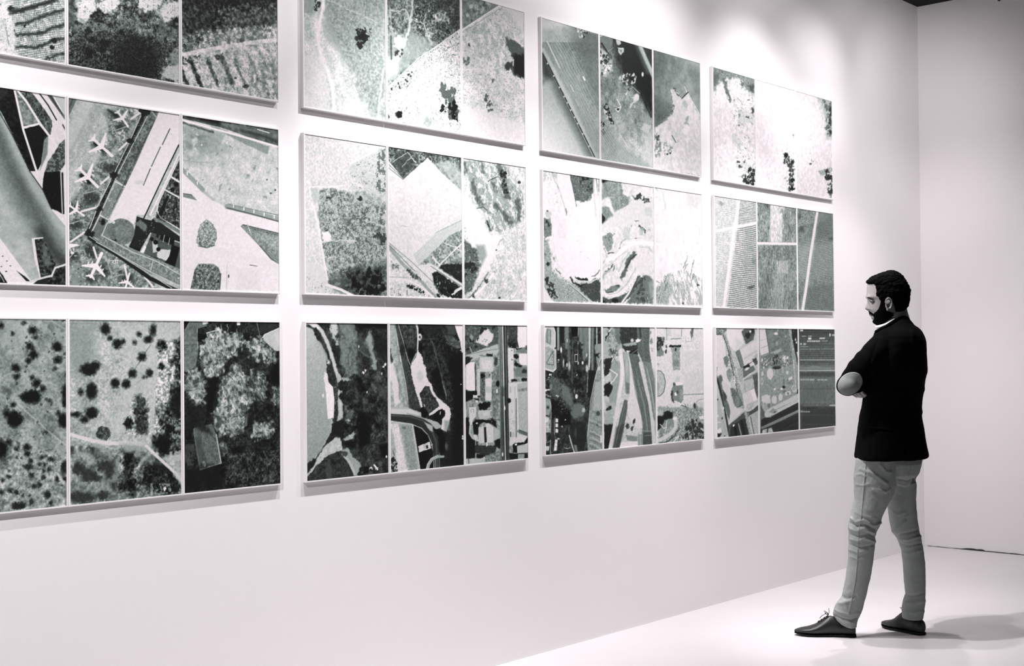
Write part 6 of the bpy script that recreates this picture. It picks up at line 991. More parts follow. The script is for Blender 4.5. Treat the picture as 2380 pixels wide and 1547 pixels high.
PRINTS = [
 ('a',0,0,'framed aerial photograph of curved terraced tree rows, cut by left edge, top row',ZA,a11),
 ('a',0,1,'framed aerial photograph of one big dark thicket on pale ground, top row near left',ZA,a12),
 ('a',0,2,'framed aerial photograph of dark wood above a straight white track and ribbed fields, top row',ZA,a13),
 ('b',0,0,'framed aerial photograph of pale heath with one small black bush and a thin path',ZH,b11),
 ('b',0,1,'framed aerial photograph of grey shrubland above a slanting dotted settlement',ZH,b12),
 ('b',0,2,'framed aerial photograph of dotted settlement with dark trees on its right edge',ZH,b13),
 ('c',0,0,'framed aerial photograph of a ploughed grey slope with one black diagonal edge, top row',ZK,c11),
 ('c',0,1,'framed aerial photograph of scattered pale buildings on a dark field with a curving road',ZK,c12),
 ('c',0,2,'framed aerial photograph of grey water with a white headland in its lower right',ZK,c13),
 ('d',0,0,'framed aerial photograph of bright scree with grey scrub along its top, top row right',ZN,d11),
 ('d',0,1,'framed aerial photograph almost entirely white with dark rocks low at its right side',ZN,d12),
 ('d',0,2,'framed aerial photograph of white slope with dark crags down its right edge, top row end',ZN,d13),
 ('a',1,0,'framed aerial photograph of taxiways and black grass wedges, cut by left edge',ZB,a21),
 ('a',1,1,'framed aerial photograph of an airport with white airliners parked round a terminal',ZCc,a22),
 ('a',1,2,'framed aerial photograph of pale tarmac with planted islands below a grey dual road',ZD,a23),
 ('b',1,0,'framed aerial photograph of mottled scrub darkening to black at lower right, middle row',ZI,b21),
 ('b',1,1,'framed aerial photograph of a blank white lot with a pointed top below dark woods',ZI,b22),
 ('b',1,2,'framed aerial photograph of pale stony slope with dark gully marks beside the blank lot',ZI,b23),
 ('c',1,0,'framed aerial photograph of a white quarry bowl ringed by dark bushes, middle row',ZL,c21),
 ('c',1,1,'framed aerial photograph of a pale road winding in loops through scrub',ZL,c22),
 ('c',1,2,'framed aerial photograph of a nearly white slope with thin brushy streaks at its foot',ZL,c23),
 ('d',1,0,'framed aerial photograph of striped crop rows crossed by two white tracks',ZO,d21),
 ('d',1,1,'framed aerial photograph of upright grey crop rows with one level white track',ZO,d22),
 ('d',1,2,'framed aerial photograph of striped grey crop rows with one slanting white track',ZO,d23),
 ('a',2,0,'framed aerial photograph of grey slope dotted with black bushes, cut by left edge',ZEe,a31),
 ('a',2,1,'framed aerial photograph of bushes in a pale clearing with a bright bent footpath',ZF,a32),
 ('a',2,2,'framed aerial photograph of one big silvery tree crown on dark ground',ZG,a33),
 ('b',2,0,'framed aerial photograph of a grey lake shore with a white jetty and black woods',ZJ1,b31),
 ('b',2,1,'framed aerial photograph of black woods with a curved elevated road and a white path',ZJ2,b32),
 ('b',2,2,'framed aerial photograph of town blocks with pale roofs beside straight dark rail tracks',ZJ3,b33),
 ('c',2,0,'framed aerial photograph of dark streaked ground with pale sheds on its left edge, bottom row',ZM1,c31),
 ('c',2,1,'framed aerial photograph of road lanes fanning downward from a dark junction',ZM2,c32),
 ('c',2,2,'framed aerial photograph of white yards with a half round tank on its left edge',ZM3,c33),
 ('d',2,0,'framed aerial photograph of white depot roofs along a line of trucks, bottom row',ZP,d31),
 ('d',2,1,'framed aerial photograph of round tanks above a dark slanting rail yard',ZP,d32),
 ('d',2,2,'framed aerial photograph of dark grey rail yard with level lines of wagons beside the man',ZP,d33),
]
for _p in PRINTS:
    make_print(*_p)
# ------------------------------------------------------------------ the visitor
DEP0 = 6.41
def P3(u, v, b=0.0):
    """point seen at photo pixel (u, v), b metres behind the man's standing plane"""
    return CAM + ray(u, v)*(DEP0+b)
PXM = F_PX/DEP0
AR = np.array([CR[0], CR[1], 0]); AR /= np.linalg.norm(AR)      # to the right of the picture, level
AB = np.array([CF[0], CF[1], 0]); AB /= np.linalg.norm(AB)      # away from the camera, level
AU = np.array([0, 0, 1.0])

def loft(rings, cap=True):
    V = np.concatenate(rings); n = len(rings[0]); Fc = []
    for k in range(len(rings)-1):
        for i in range(n):
            j = (i+1) % n
            Fc.append((k*n+i, k*n+j, (k+1)*n+j, (k+1)*n+i))
    if cap:
        Fc.append(tuple(range(n-1, -1, -1))); Fc.append(tuple(range((len(rings)-1)*n, len(rings)*n)))
    return V, Fc

def ring(c, hw, hb, n=28, ph=0.0, p=2.2):
    """level ring round centre c: half width hw to the right, hb away, turned by ph, scaled so its picture width stays hw"""
    t = np.linspace(0, 2*math.pi, n, endpoint=False)
    x = np.sign(np.cos(t))*np.abs(np.cos(t))**(2/p); y = np.sign(np.sin(t))*np.abs(np.sin(t))**(2/p)
    return c + np.outer(x*hw, AR) + np.outer(y*hb + ph*x*hb, AB)

def uv_ring(v, uL, uR, hb, b=0.0, n=28, shear=0.0, p=2.2):
    c = P3((uL+uR)/2, v, b); hw = (uR-uL)/2/PXM*(DEP0+b)/DEP0
    return ring(c, hw, hb, n, shear, p)

def tube(P, r, n=14, flat=1.0, cap=True):
    """round tube through points P with radii r, domed ends"""
    P = [np.asarray(p, float) for p in P]; r = list(r) if hasattr(r, '__len__') else [r]*len(P)
    if cap:
        d0 = P[0]-P[1]; d0 /= np.linalg.norm(d0); d1 = P[-1]-P[-2]; d1 /= np.linalg.norm(d1)
        P = [P[0]+d0*r[0]*.92, P[0]+d0*r[0]*.6] + P + [P[-1]+d1*r[-1]*.6, P[-1]+d1*r[-1]*.92]
        r = [r[0]*.38, r[0]*.8] + r + [r[-1]*.8, r[-1]*.38]
    rings = []; up = None
    for i in range(len(P)):
        d = P[min(i+1, len(P)-1)]-P[max(i-1, 0)]; d /= np.linalg.norm(d)
        if up is None:
            up = np.cross(d, [0, 0, 1.0]) if abs(d[2]) < .95 else np.cross(d, [1.0, 0, 0])
        up = up - d*(up@d); up /= np.linalg.norm(up); w = np.cross(d, up)
        t = np.linspace(0, 2*math.pi, n, endpoint=False)
        rings.append(P[i] + np.outer(np.cos(t)*r[i], up) + np.outer(np.sin(t)*r[i]*flat, w))
    return loft(rings)

def ball(c, ax, n=20, m=14):
    """ellipsoid with three axis vectors"""
    rings = []
    for k in range(1, m):
        a = math.pi*k/m; t = np.linspace(0, 2*math.pi, n, endpoint=False)
        rings.append(np.asarray(c) + np.outer(np.cos(t)*math.sin(a), ax[0]) + np.outer(np.sin(t)*math.sin(a), ax[1]) + math.cos(a)*np.asarray(ax[2]))
    return loft(rings)

def fuse(name, parts, voxel, smooth=4, fac=0.5):
    """weld closed shapes into one skin"""
    V = []; Fc = []; o = 0
    for v, f in parts:
        V.append(np.asarray(v)); Fc += [tuple(i+o for i in q) for q in f]; o += len(v)
    me = mesh_from(name, np.concatenate(V), Fc)
    bm = bmesh.new(); bm.from_mesh(me)
    bmesh.ops.recalc_face_normals(bm, faces=bm.faces); bm.to_mesh(me); bm.free()
    ob = bpy.data.objects.new(name, me); COL.objects.link(ob)
    r = ob.modifiers.new('weld', 'REMESH'); r.mode = 'VOXEL'; r.voxel_size = voxel
    s = ob.modifiers.new('soften', 'SMOOTH'); s.iterations = smooth; s.factor = fac
    dg = bpy.context.evaluated_depsgraph_get(); dg.update()
    out = bpy.data.meshes.new_from_object(ob.evaluated_get(dg))
    bpy.data.objects.remove(ob); bpy.data.meshes.remove(me)
    out.name = name
    return out

def get_v(me):
    a = np.zeros(len(me.vertices)*3, np.float32); me.vertices.foreach_get('co', a); return a.reshape(-1, 3).astype(float)
def get_n(me):
    a = np.zeros(len(me.vertices)*3, np.float32); me.vertices.foreach_get('normal', a); return a.reshape(-1, 3).astype(float)
def set_v(me, v):
    me.vertices.foreach_set('co', v.reshape(-1).astype(np.float32)); me.update()

def n3(P, sc, seed=0, oc=2):
    Q = P*sc + seed*13.7
    return fbm(Q[:, 0]+Q[:, 2]*.7, Q[:, 1]*.9+Q[:, 2]*.8, seed, oc)*.6 + fbm(Q[:, 2]-Q[:, 0]*.4, Q[:, 1]+Q[:, 0]*.6, seed+5, oc)*.4

def seg_d(u, v, pts):
    best = np.full(u.shape, 1e9)
    for (x0, y0), (x1, y1) in zip(pts[:-1], pts[1:]):
        dx, dy = x1-x0, y1-y0; t = np.clip(((u-x0)*dx+(v-y0)*dy)/(dx*dx+dy*dy+1e-9), 0, 1)
        best = np.minimum(best, np.hypot(u-x0-t*dx, v-y0-t*dy))
    return best

def interp(v, tab):
    t = np.array(tab, float); return np.interp(v, t[:, 0], t[:, 1])

m_skin = mat('skin', (0.30, 0.288, 0.284), 0.5, 0.35, bump=(180, 0.10, 0.001), var=(30, 0.06))
m_hair = mat('black_hair', (0.0025, 0.0025, 0.0025), 0.9, 0.05)
m_beard = mat('black_beard', (0.003, 0.003, 0.003), 0.9, 0.05)
m_jacket = mat('black_wool_jacket', (0.0022, 0.0022, 0.0022), 0.95, 0.04)
m_patch = mat('grey_suede_patch', (0.20, 0.215, 0.21), 0.9, 0.15, bump=(220, 0.25, 0.001), var=(60, 0.12))
m_shirt = mat('white_shirt_cotton', (0.82, 0.81, 0.81), 0.8, 0.2)
m_chino = mat('grey_chino_cotton', (0.30, 0.322, 0.312), 0.9, 0.12, bump=(700, 0.2, 0.0006), var=(90, 0.10))
m_shoe = mat('dark_leather', (0.012, 0.013, 0.013), 0.42, 0.5, bump=(140, 0.12, 0.001), var=(40, 0.25))
m_sole = mat('black_rubber_sole', (0.006, 0.006, 0.006), 0.8, 0.2)
m_lace = mat('black_lace', (0.006, 0.006, 0.006), 0.8, 0.2)
m_eye = mat('eye_white', (0.30, 0.30, 0.30), 0.2, 0.5)
m_iris = mat('dark_iris', (0.01, 0.01, 0.01), 0.2, 0.5)

foot = at_z(2040, 1478, 0.0)
man = empty('person', (float(foot[0]), float(foot[1]), 0.0))
tag(man, 'bearded dark-haired man in black jacket and grey trousers, arms crossed, looking at the photographs', 'person')

# ---- head surface described row by row from its profile
HF = [(634, 2060), (636, 2048), (640, 2036), (646, 2026), (653, 2019), (660, 2016.6), (668, 2015.8), (678, 2015.4), (686, 2014.6), (691, 2014.4), (696, 2017.2),
      (702, 2019), (708, 2020.2), (714, 2020.8), (720, 2020.2), (725, 2021.6), (730, 2023.6), (735, 2025.4), (740, 2028), (745, 2030), (750, 2033), (754, 2040), (757, 2050)]
HB = [(634, 2086), (640, 2096), (648, 2102), (658, 2106), (670, 2109), (682, 2109), (695, 2107), (708, 2104), (716, 2100), (724, 2092), (732, 2083), (740, 2074), (748, 2066), (754, 2059), (757, 2054)]
HB = [(a_, b_-6) for a_, b_ in HB]
HW = [(634, .028), (640, .050), (648, .064), (660, .073), (675, .078), (690, .078), (700, .0755), (712, .072), (722, .067), (732, .060), (742, .050), (750, .038), (754, .027), (757, .012)]
HEADB = -0.005
def head_ring(v, n=120, off=0.0, feat=True):
    t = np.linspace(0, 2*math.pi, n, endpoint=False)        # 0 = back of head, pi = face
    uf, ub = float(interp(v, HF)), float(interp(v, HB)); w = float(interp(v, HW))
    hx = (ub-uf)/2/PXM; c = P3((uf+ub)/2, v, HEADB)
    p = 2.25
    cx = np.sign(np.cos(t))*np.abs(np.cos(t))**(2/p); sy = np.sign(np.sin(t))*np.abs(np.sin(t))**(2/p)
    # widest behind the middle, narrower across the face
    wf = w*(1 - .13*np.clip(-cx, 0, 1)**1.2)
    x = cx*(hx+off); y = sy*(wf+off)
    if feat:
        s = y; front = np.clip(-cx*1.6-.4, 0, 1)
        def g(a, sg): return math.exp(-((v-a)/sg)**2)
        # nose: bridge to tip
        nl = float(np.interp(v, [692, 697, 704, 711, 716, 719, 722, 725], [0, .0045, .0125, .0205, .0230, .0165, .004, 0]))
        nw = float(np.interp(v, [692, 704, 713, 719, 723], [.0075, .0085, .0120, .0155, .012]))
        x -= front*nl*np.exp(-np.abs(s/nw)**2.4)
        # brow ridge, sockets, cheekbones, mouth, lips, chin
        x -= front*.0035*g(690, 4)*np.exp(-((np.abs(s)-.026)/.020)**2)
        x += front*.0110*g(699.5, 5.5)*np.exp(-((np.abs(s)-.031)/.0135)**2)
        x -= front*.0030*g(712, 8)*np.exp(-((np.abs(s)-.045)/.015)**2)
        x += front*.0025*g(727, 5)*np.exp(-((np.abs(s)-.030)/.012)**2)
        x -= front*.0045*g(731, 3)*np.exp(-(s/.020)**2)
        x += front*.0040*g(734.8, 1.5)*np.exp(-(s/.022)**2)
        x -= front*.0050*g(738.2, 2.6)*np.exp(-(s/.018)**2)
        x += front*.0030*g(743, 2.2)*np.exp(-(s/.018)**2)
        x -= front*.0030*g(749, 4)*np.exp(-(s/.018)**2)
    return c + np.outer(x, AR) + np.outer(y, AB), t, x, y
vs_head = list(np.arange(634, 757.5, 1.5))
rings = [head_ring(v)[0] for v in vs_head]
parts = [loft(rings)]
# neck
parts.append(tube([P3(2080, 712, 0), P3(2083, 730, .0), P3(2088, 752, .01), P3(2092, 772, .01)], [.054, .056, .060, .066], 24))
# ears
def ear(side):
    b = HEADB - side*.079
    def E(u, v, o=0.0): return P3(u, v, b - side*o)
    out = []
    c = (2065.5, 706)
    loop = []
    for a in np.linspace(-60, 250, 20):
        a_ = math.radians(a)
        loop.append(E(c[0] + 7.6*math.cos(a_) + (1.5 if a > 180 else 0), c[1] - 13.2*math.sin(a_)*(.95) - 1.0, .004+.006*math.sin(math.radians(max(0, min(180, a+20))))))
    # helix runs from lobe, up the back edge, over the top and down into the face
    out.append(tube(loop, [.0036]*len(loop), 8))
    out.append(ball(E(2065.5, 707, -.006), (AR*.015, AB*.006, AU*.027)))
    out.append(ball(E(2064.0, 719.0, .002), (AR*.0085, AB*.0045, AU*.0085)))
    out.append(tube([E(2068.5, 715, .001), E(2070, 707, .002), E(2067.5, 700, .001)], [.0028]*3, 8))
    out.append(ball(E(2059.8, 708, .000), (AR*.004, AB*.004, AU*.006)))
    return out
parts += ear(1) + ear(-1)
# hidden trunk and limbs keep the figure one body from head to hands and feet
def PB(u, v, b): return P3(u, v, b)
TR = [(752, 2068, 2108, .06), (775, 2046, 2130, .13), (800, 2034, 2146, .17), (850, 2030, 2142, .16), (910, 2020, 2132, .14), (970, 2012, 2128, .13), (1040, 2008, 2134, .13), (1090, 2012, 2124, .12)]
parts.append(loft([uv_ring(v, a, b_, h*.8, .0, 24) for v, a, b_, h in TR]))
LSH, LEL, LWR = P3(2052, 800, -.15), P3(1975, 889, -.14), P3(2052, 884, .14)
RSH, REL, RWR = P3(2120, 800, .17), P3(2108, 905, .20), P3(2022, 908, .01)
parts.append(tube([LSH, (LSH+LEL)/2, LEL, (LEL+LWR)/2, LWR], [.045, .042, .036, .034, .026], 16))
parts.append(tube([RSH, (RSH+REL)/2, REL, (REL+RWR)/2, RWR], [.045, .042, .036, .034, .024], 16))
parts.append(tube([P3(2038, 1085, -.07), P3(2004, 1232, -.055), P3(1996, 1300, -.04), P3(1968, 1440, .0)], [.060, .044, .038, .032], 16))
parts.append(tube([P3(2094, 1085, .07), P3(2094, 1160, .085), P3(2104, 1232, .085), P3(2123, 1300, .075), P3(2126, 1360, .07), P3(2122, 1432, .055)], [.056, .048, .040, .034, .032, .030], 16))

def hand(wrist, aim, palm_n, curl, side=1, s=1.0):
    """palm, four fingers of different lengths with bent joints, and a thumb from the side of the palm"""
    aim = aim/np.linalg.norm(aim); palm_n = palm_n - aim*(palm_n@aim); palm_n /= np.linalg.norm(palm_n)
    lat = np.cross(aim, palm_n)*side
    out = [ball(wrist + aim*.048*s, (aim*.054*s, lat*.041*s, palm_n*.016*s)), tube([wrist-aim*.03, wrist+aim*.02], [.024, .026], 14, .75)]
    for k, (o, L) in enumerate([(-.030, .068), (-.010, .078), (.010, .073), (.029, .058)]):
        p = wrist + aim*(.088 - .004*abs(k-1.3))*s + lat*o*s; pts = [p-aim*.02*s, p]; d = aim.copy(); a = 0
        for j, fr in enumerate((.45, .31, .24)):
            a += curl[j]
            d = aim*math.cos(a) + palm_n*math.sin(a)
            p = p + d*L*fr*s; pts.append(p)
        out.append(tube(pts, [.0095*s, .0092*s, .0085*s, .0078*s, .0068*s], 10))
    b = wrist + aim*.022*s - lat*.028*s
    out.append(tube([b, b + (aim*.55-lat*.75+palm_n*.3)*.035*s, b + (aim*.8-lat*.75+palm_n*.5)*.058*s, b + (aim*.95-lat*.45+palm_n*.6)*.080*s], [.0135*s, .0115*s, .0098*s, .008*s], 10))
    return out
# right hand tucked under the left elbow, finger backs towards the camera; left hand held on the far upper arm
parts += hand(P3(2023, 912, -.005), P3(2001, 919, -.055)-P3(2023, 912, -.005), AU*.8 - AR*.2, (.55, .65, .45), -1, .92)
parts += hand(LWR, (P3(2098, 868, .235)-LWR), -AR*.2+AB*.8, (.35, .5, .4), -1, .92)
body = fuse('body', parts, .0027, 3, .5)
bo = link('body', body, m_skin, man, True)

# eyes, brows
def eye(side):
    c = P3(2028.2, 699.8, HEADB - side*.030)
    e = link('eye', mesh_from('eye', *ball(c, (AR*.0105, AB*.0115, AU*.0090))), m_eye, bo, True)
    ir = link('iris', mesh_from('iris', *ball(c + (-AR*.93-AU*.33)*.0066 - AB*side*.002, (AR*.0044, AB*.0050, AU*.0040), 14, 8)), m_iris, bo, True)
    V, Fc = ball(c + AU*.0042 + AR*.0012, (AR*.0128, AB*.0135, AU*.0080))
    link('eyelid', mesh_from('eyelid', V, Fc), m_skin, bo, True)
    pts = [P3(2014.4, 690.8, HEADB-side*.010), P3(2016.6, 691.4, HEADB-side*.022), P3(2021.2, 693.4, HEADB-side*.036), P3(2028.5, 696.0, HEADB-side*.049)]
    link('eyebrow', mesh_from('eyebrow', *tube([p + AR*.0030 for p in pts], [.0022, .0032, .0030, .0016], 8, .75)), m_hair, bo, True)
    pts = [P3(2023.6, 700.0, HEADB-side*.019), P3(2022.6, 700.6, HEADB-side*.028), P3(2024.6, 701.0, HEADB-side*.037), P3(2029.5, 701.4, HEADB-side*.0435)]
    link('eyelashes', mesh_from('eyelashes', *tube(pts, [.0012, .0019, .0018, .0010], 6)), m_hair, bo, True)
for sd_ in (1, -1):
    eye(sd_)
pts = [P3(2024.6, 734.8, HEADB-.020), P3(2022.9, 734.9, HEADB), P3(2024.6, 734.8, HEADB+.020)]
link('lips', mesh_from('lips', *tube([P3(2029.5, 739.0, HEADB-.017), P3(2026.4, 738.4, HEADB), P3(2029.5, 739.0, HEADB+.017)], [.0014, .0026, .0014], 8)), mat('lip_skin', (0.20, 0.18, 0.18), 0.5, 0.3), bo, True)

# hair: own profile, sinks below the skin in front of the hairline
UF = [(628.3, 2072), (629.5, 2062), (632, 2052), (636, 2044), (638.5, 2036), (642, 2027), (646, 2021.5), (650, 2016.8), (654, 2014.2), (658, 2015.2), (661.5, 2017.6), (664, 2022), (668, 2030), (690, 2034), (720, 2050), (728, 2080)]
UB = [(628.3, 2078), (631, 2084), (636, 2091), (641, 2097), (647, 2100), (655, 2107), (664, 2111), (675, 2115), (686, 2114), (698, 2112), (710, 2109), (716, 2107), (722, 2104), (728, 2098)]
HL = [(658, 2014), (661, 2019), (664, 2034), (672, 2036), (682, 2034.5), (688, 2038), (694, 2043), (700, 2047.5), (712, 2047), (722, 2049), (730, 2052)]   # front edge of side hair
HE = [(628, 2200), (690, 2200), (700, 2200)]
def hair_mesh():
    rings = []; n = 150
    for v in list(np.arange(628.3, 733, 1.3)):
        vv = max(v, 634.0)
        ufh, ubh = float(interp(v, UF)), float(interp(v, UB))
        _, t, x, y = head_ring(vv, n, 0.0, False)
        uf, ub = float(interp(vv, HF)), float(interp(vv, HB)); c = P3((uf+ub)/2, v, HEADB)
        w = float(interp(v, [(628.3, .012), (630, .030), (634, .046), (640, .063), (650, .076), (662, .084), (680, .0865), (694, .0845), (706, .081), (718, .074), (733, .066)]))
        p = 2.2
        cx = np.sign(np.cos(t))*np.abs(np.cos(t))**(2/p); sy = np.sign(np.sin(t))*np.abs(np.sin(t))**(2/p)
        cH = P3((ufh+ubh)/2, v, HEADB); hx = (ubh-ufh)/2/PXM
        w += .003*max(0., 1-abs(v-676)/16)
        Xh = cx*hx; Yh = sy*w*(1-.10*np.clip(-cx, 0, 1))
        if v > 664:      # below the fringe the hair lies on the sides and back only
            uf2 = min(ufh, uf); cH = P3((uf2+ubh)/2, v, HEADB); hx = (ubh-uf2)/2/PXM; Xh = cx*hx
        H = cH + np.outer(Xh, AR) + np.outer(Yh, AB)
        inn = c + np.outer(cx*((ub-uf)/2/PXM-.012), AR) + np.outer(sy*(w-.030)*.8, AB)
        u, _v = proj(H)
        hl = float(interp(v, HL)) if v > 658 else 2000.0
        k = np.clip((u-hl)/3.0+.5, 0, 1)
        if v > 690:      # clear the ears, follow the nape
            earl = float(interp(v, [(690, 2066), (692, 2064), (697, 2058.5), (722, 2057), (733, 2058)])); earr = float(interp(v, [(690, 2066), (692, 2069), (698, 2075.5), (714, 2078), (724, 2087), (733, 2106)]))
            m = np.clip((u-earl)/2.5+.5, 0, 1)*np.clip((earr-u)/3+.5, 0, 1); k = k*(1-m)
        if v > 716: k = k*np.clip((731-v)/8, 0, 1)
        k = k[:, None]
        rings.append(inn*(1-k)+H*k)
    V, Fc = loft(rings)
    me = mesh_from('hair', V, Fc); return me
hm = hair_mesh()
ho = bpy.data.objects.new('tmp', hm); COL.objects.link(ho)
md = ho.modifiers.new('s', 'SUBSURF'); md.levels = 1; md.subdivision_type = 'SIMPLE'
dg = bpy.context.evaluated_depsgraph_get(); dg.update()
hm2 = bpy.data.meshes.new_from_object(ho.evaluated_get(dg)); bpy.data.objects.remove(ho)
v_ = get_v(hm2); n_ = get_n(hm2)
d_ = .0026*n3(v_, 62, 3) + .0016*n3(v_, 150, 8) + .0008*n3(v_, 320, 9)
set_v(hm2, v_ + n_*d_[:, None])
link('hair', hm2, m_hair, man, True)

# beard and moustache: a thin cover over the jaw
def beard_mesh():
    rings = []; n = 170
    for v in np.arange(694, 759, 1.0):
        vv = min(v, 756.5)
        A, t, x, y = head_ring(vv, n, 0.0, True)
        u, _v = proj(A)
        front = [(694, 2046), (704, 2046), (714, 2043), (720, 2040), (724, 2036), (728, 2031), (732, 2029), (738, 2031), (743, 2030), (747, 2026), (760, 2020)]
        f = float(interp(v, front)) + 1.4*vnoise(np.full(n, v/3.5), np.arange(n)/3.0, 31) - .7
        back = float(interp(v, [(694, 2056), (700, 2058), (722, 2060), (728, 2076), (760, 2080)]))
        k = np.clip((u-f)/4+.5, 0, 1)*np.clip((back-u)/3+.5, 0, 1)
        s = np.abs(y)
        # moustache band running down from under the nose to the beard
        mv = 723.5 + 7.5*np.clip(s/.026, 0, 1.1)**1.3
        mst = np.clip(1.35-np.abs(v-mv-1.5)/4.8, 0, 1)*(s < .036)*(x < 0)
        k = np.maximum(k, mst)
        ch = np.clip((v-744)/4, 0, 1)*(x < 0)*np.clip((.034-s)/.01, 0, 1)
        k = np.maximum(k, ch*.9)
        off = -.0035 + k*(.0065 if v > 720 else .0052)
        B = head_ring(vv, n, 0.0, True)[0]
        cc = B.mean(0); d = B-cc; d /= np.linalg.norm(d, axis=1)[:, None]
        low = AU*(-.0030*np.clip((v-748)/8, 0, 1))
        rings.append(B + d*off[:, None] + low*k[:, None] + (P3(2040, v)-P3(2040, vv))[None, :])
    return mesh_from('beard', *loft(rings))
bmn = beard_mesh(); v_ = get_v(bmn); n_ = get_n(bmn)
set_v(bmn, v_ + n_*(.0007*n3(v_, 260, 4))[:, None])
link('beard', bmn, m_beard, man, True)

# ---- shirt collar
cv = []
for v, uL, uR, hb in [(738, 2062, 2108, .052), (746, 2052, 2112, .062), (754, 2043, 2118, .075), (762, 2040, 2120, .080), (772, 2048, 2124, .08)]:
    cv.append(uv_ring(v, uL, uR, hb, .0, 40))
sh = mesh_from('shirt', *loft(cv, False))
so_ = link('shirt', sh, m_shirt, man, True)
sm = so_.modifiers.new('thick', 'SOLIDIFY'); sm.thickness = .003
fl = [P3(2079, 740.5, -.066), P3(2070, 746, -.074), P3(2058, 753.5, -.074), P3(2047, 757.5, -.055), P3(2038.5, 759.0, -.025), P3(2036, 757, .0)]
link('collar', mesh_from('collar', *tube(fl, [.003, .006, .009, .011, .010, .007], 10, .5)), m_shirt, so_, True)

# ---- jacket
JT = [(733, 2086, 2108, .050, 0), (736, 2082, 2111, .062, 0), (742, 2076, 2115, .078, 0), (749, 2066, 2121, .104, 0), (756, 2056, 2126, .132, 0), (762, 2044, 2136, .160, 0), (766, 2035, 2140, .172, 0), (771, 2031, 2144, .190, 0),
      (781, 2028, 2149, .208, 0), (796, 2026, 2153.5, .218, 0), (815, 2022, 2155, .218, 0), (832, 2018, 2156.4, .212, 0), (850, 2014, 2157.5, .205, 0), (866, 2011, 2158.4, .198, 0), (881, 2008, 2154, .190, 0),
      (903, 2005, 2151, .180, 0), (924, 2002.5, 2148, .172, 0), (945, 1999, 2145.5, .168, 0), (965, 1995.6, 2143.6, .168, 0), (985, 1992.6, 2147, .172, 0), (1006, 1990, 2151, .180, 0), (1033, 1987, 2156, .190, 0), (1050, 1985, 2159, .195, 0), (1059, 1983.5, 2160.5, .197, 0), (1064, 1985, 2158, .194, 0)]
tors = loft([uv_ring(v, a, b_, h, .0, 44, .35, 2.2 if v < 960 else 2.6) for v, a, b_, h, _ in JT])
jp = [tors]
jp.append(tube([P3(2060, 796, -.13), P3(2045, 808, -.15), P3(2030, 824, -.16), P3(2022, 833, -.163), P3(2014, 841, -.165), P3(2006, 850, -.163), P3(1998, 859, -.16), P3(1990, 870, -.155), P3(1979, 884, -.145)], [.066, .064, .0645, .060, .0630, .0585, .0620, .0565, .056], 22))
# elbow: a turned egg
ea = math.radians(38)
e1 = AR*math.cos(ea)+AU*math.sin(ea); e2 = -AR*math.sin(ea)+AU*math.cos(ea)
jp.append(ball(P3(1975.6, 890.5, -.145), (e1*.0700, AB*.060, e2*.0545), 28, 18))
jp.append(tube([P3(1984, 888, -.13), P3(2012, 884, -.02), P3(2042, 880, .10)], [.056, .048, .040], 20))
jp.append(tube([RSH, P3(2124, 845, .20), P3(2112, 893, .19)], [.066, .060, .054], 20))
jp.append(tube([P3(2112, 893, .19), P3(2068, 900, .13), P3(2026, 904, .012)], [.052, .045, .041], 20))
jm = fuse('jacket', jp, .0055, 5, .5)
v_ = get_v(jm); n_ = get_n(jm); u, vv = proj(v_)
d = .0016*n3(v_, 22, 2)
for pts, a, w in [([(2122, 765), (2118, 850), (2112, 960)], .004, 5), ([(2144, 905), (2120, 930), (2095, 940)], .004, 6), ([(2140, 958), (2110, 965)], .004, 5), ([(2105, 975), (2108, 1064)], -.004, 3), ([(2040, 790), (2020, 850), (2010, 880)], -.004, 4), ([(2030, 960), (2024, 1060)], -.003, 4)]:
    d += a*np.exp(-(seg_d(u, vv, pts)/w)**2)
set_v(jm, v_ + n_*d[:, None])
jo = link('jacket', jm, m_jacket, man, True)
tag(jo, 'plain black tailored jacket with grey elbow patches')
# folded collar roll, lapel, hem edge, vent
link('collar', mesh_from('collar', *tube([P3(2036, 770, -.060), P3(2046, 765, -.085), P3(2058, 760, -.095), P3(2068, 752.5, -.092), P3(2080, 744, -.082), P3(2094, 737, -.070), P3(2105, 734.5, -.035), P3(2108, 736, .02), P3(2096, 741, .075), P3(2066, 750, .085), P3(2046, 760, .05)], [.007, .008, .008, .007, .006, .006, .006, .006, .006, .006, .005], 12)), m_jacket, jo, True)
link('pocket_flap', mesh_from('pocket_flap', *tube([P3(2022, 992, -.175), P3(2050, 995, -.188), P3(2074, 999, -.185)], [.008, .009, .008], 8, .35)), m_jacket, jo, True)
# elbow patch laid on the sleeve
bvh = BVHTree.FromObject(jo, bpy.context.evaluated_depsgraph_get())
def patch():
    V = []; Fc = []; nr, na = 12, 48
    C0 = np.array([1976.0, 891.0]); A_, B_ = 31.0, 24.3; an = math.radians(-36)
    org = [P3(C0[0], C0[1], -.45)]
    def hit(u, v):
        o = P3(u, v, -.45); dd = ray(u, v); dd /= np.linalg.norm(dd)
        h = bvh.ray_cast(Vector(o), Vector(dd))
        if h[0] is None: return None
        return np.array(h[0]) - dd*.0022
    last = hit(*C0); V.append(last)
    for k in range(1, nr+1):
        for i in range(na):
            a = 2*math.pi*i/na; x, y = A_*k/nr*math.cos(a), B_*k/nr*math.sin(a)
            h = hit(C0[0]+x*math.cos(an)-y*math.sin(an), C0[1]+x*math.sin(an)+y*math.cos(an))
            if h is None: h = V[1+(k-2)*na+i] if k > 1 else V[0]
            V.append(h)
    for i in range(na): Fc.append((0, 1+i, 1+(i+1) % na))
    for k in range(nr-1):
        for i in range(na):
            j = (i+1) % na; Fc.append((1+k*na+i, 1+(k+1)*na+i, 1+(k+1)*na+j, 1+k*na+j))
    return mesh_from('elbow_patch', V, Fc)
pm = patch()
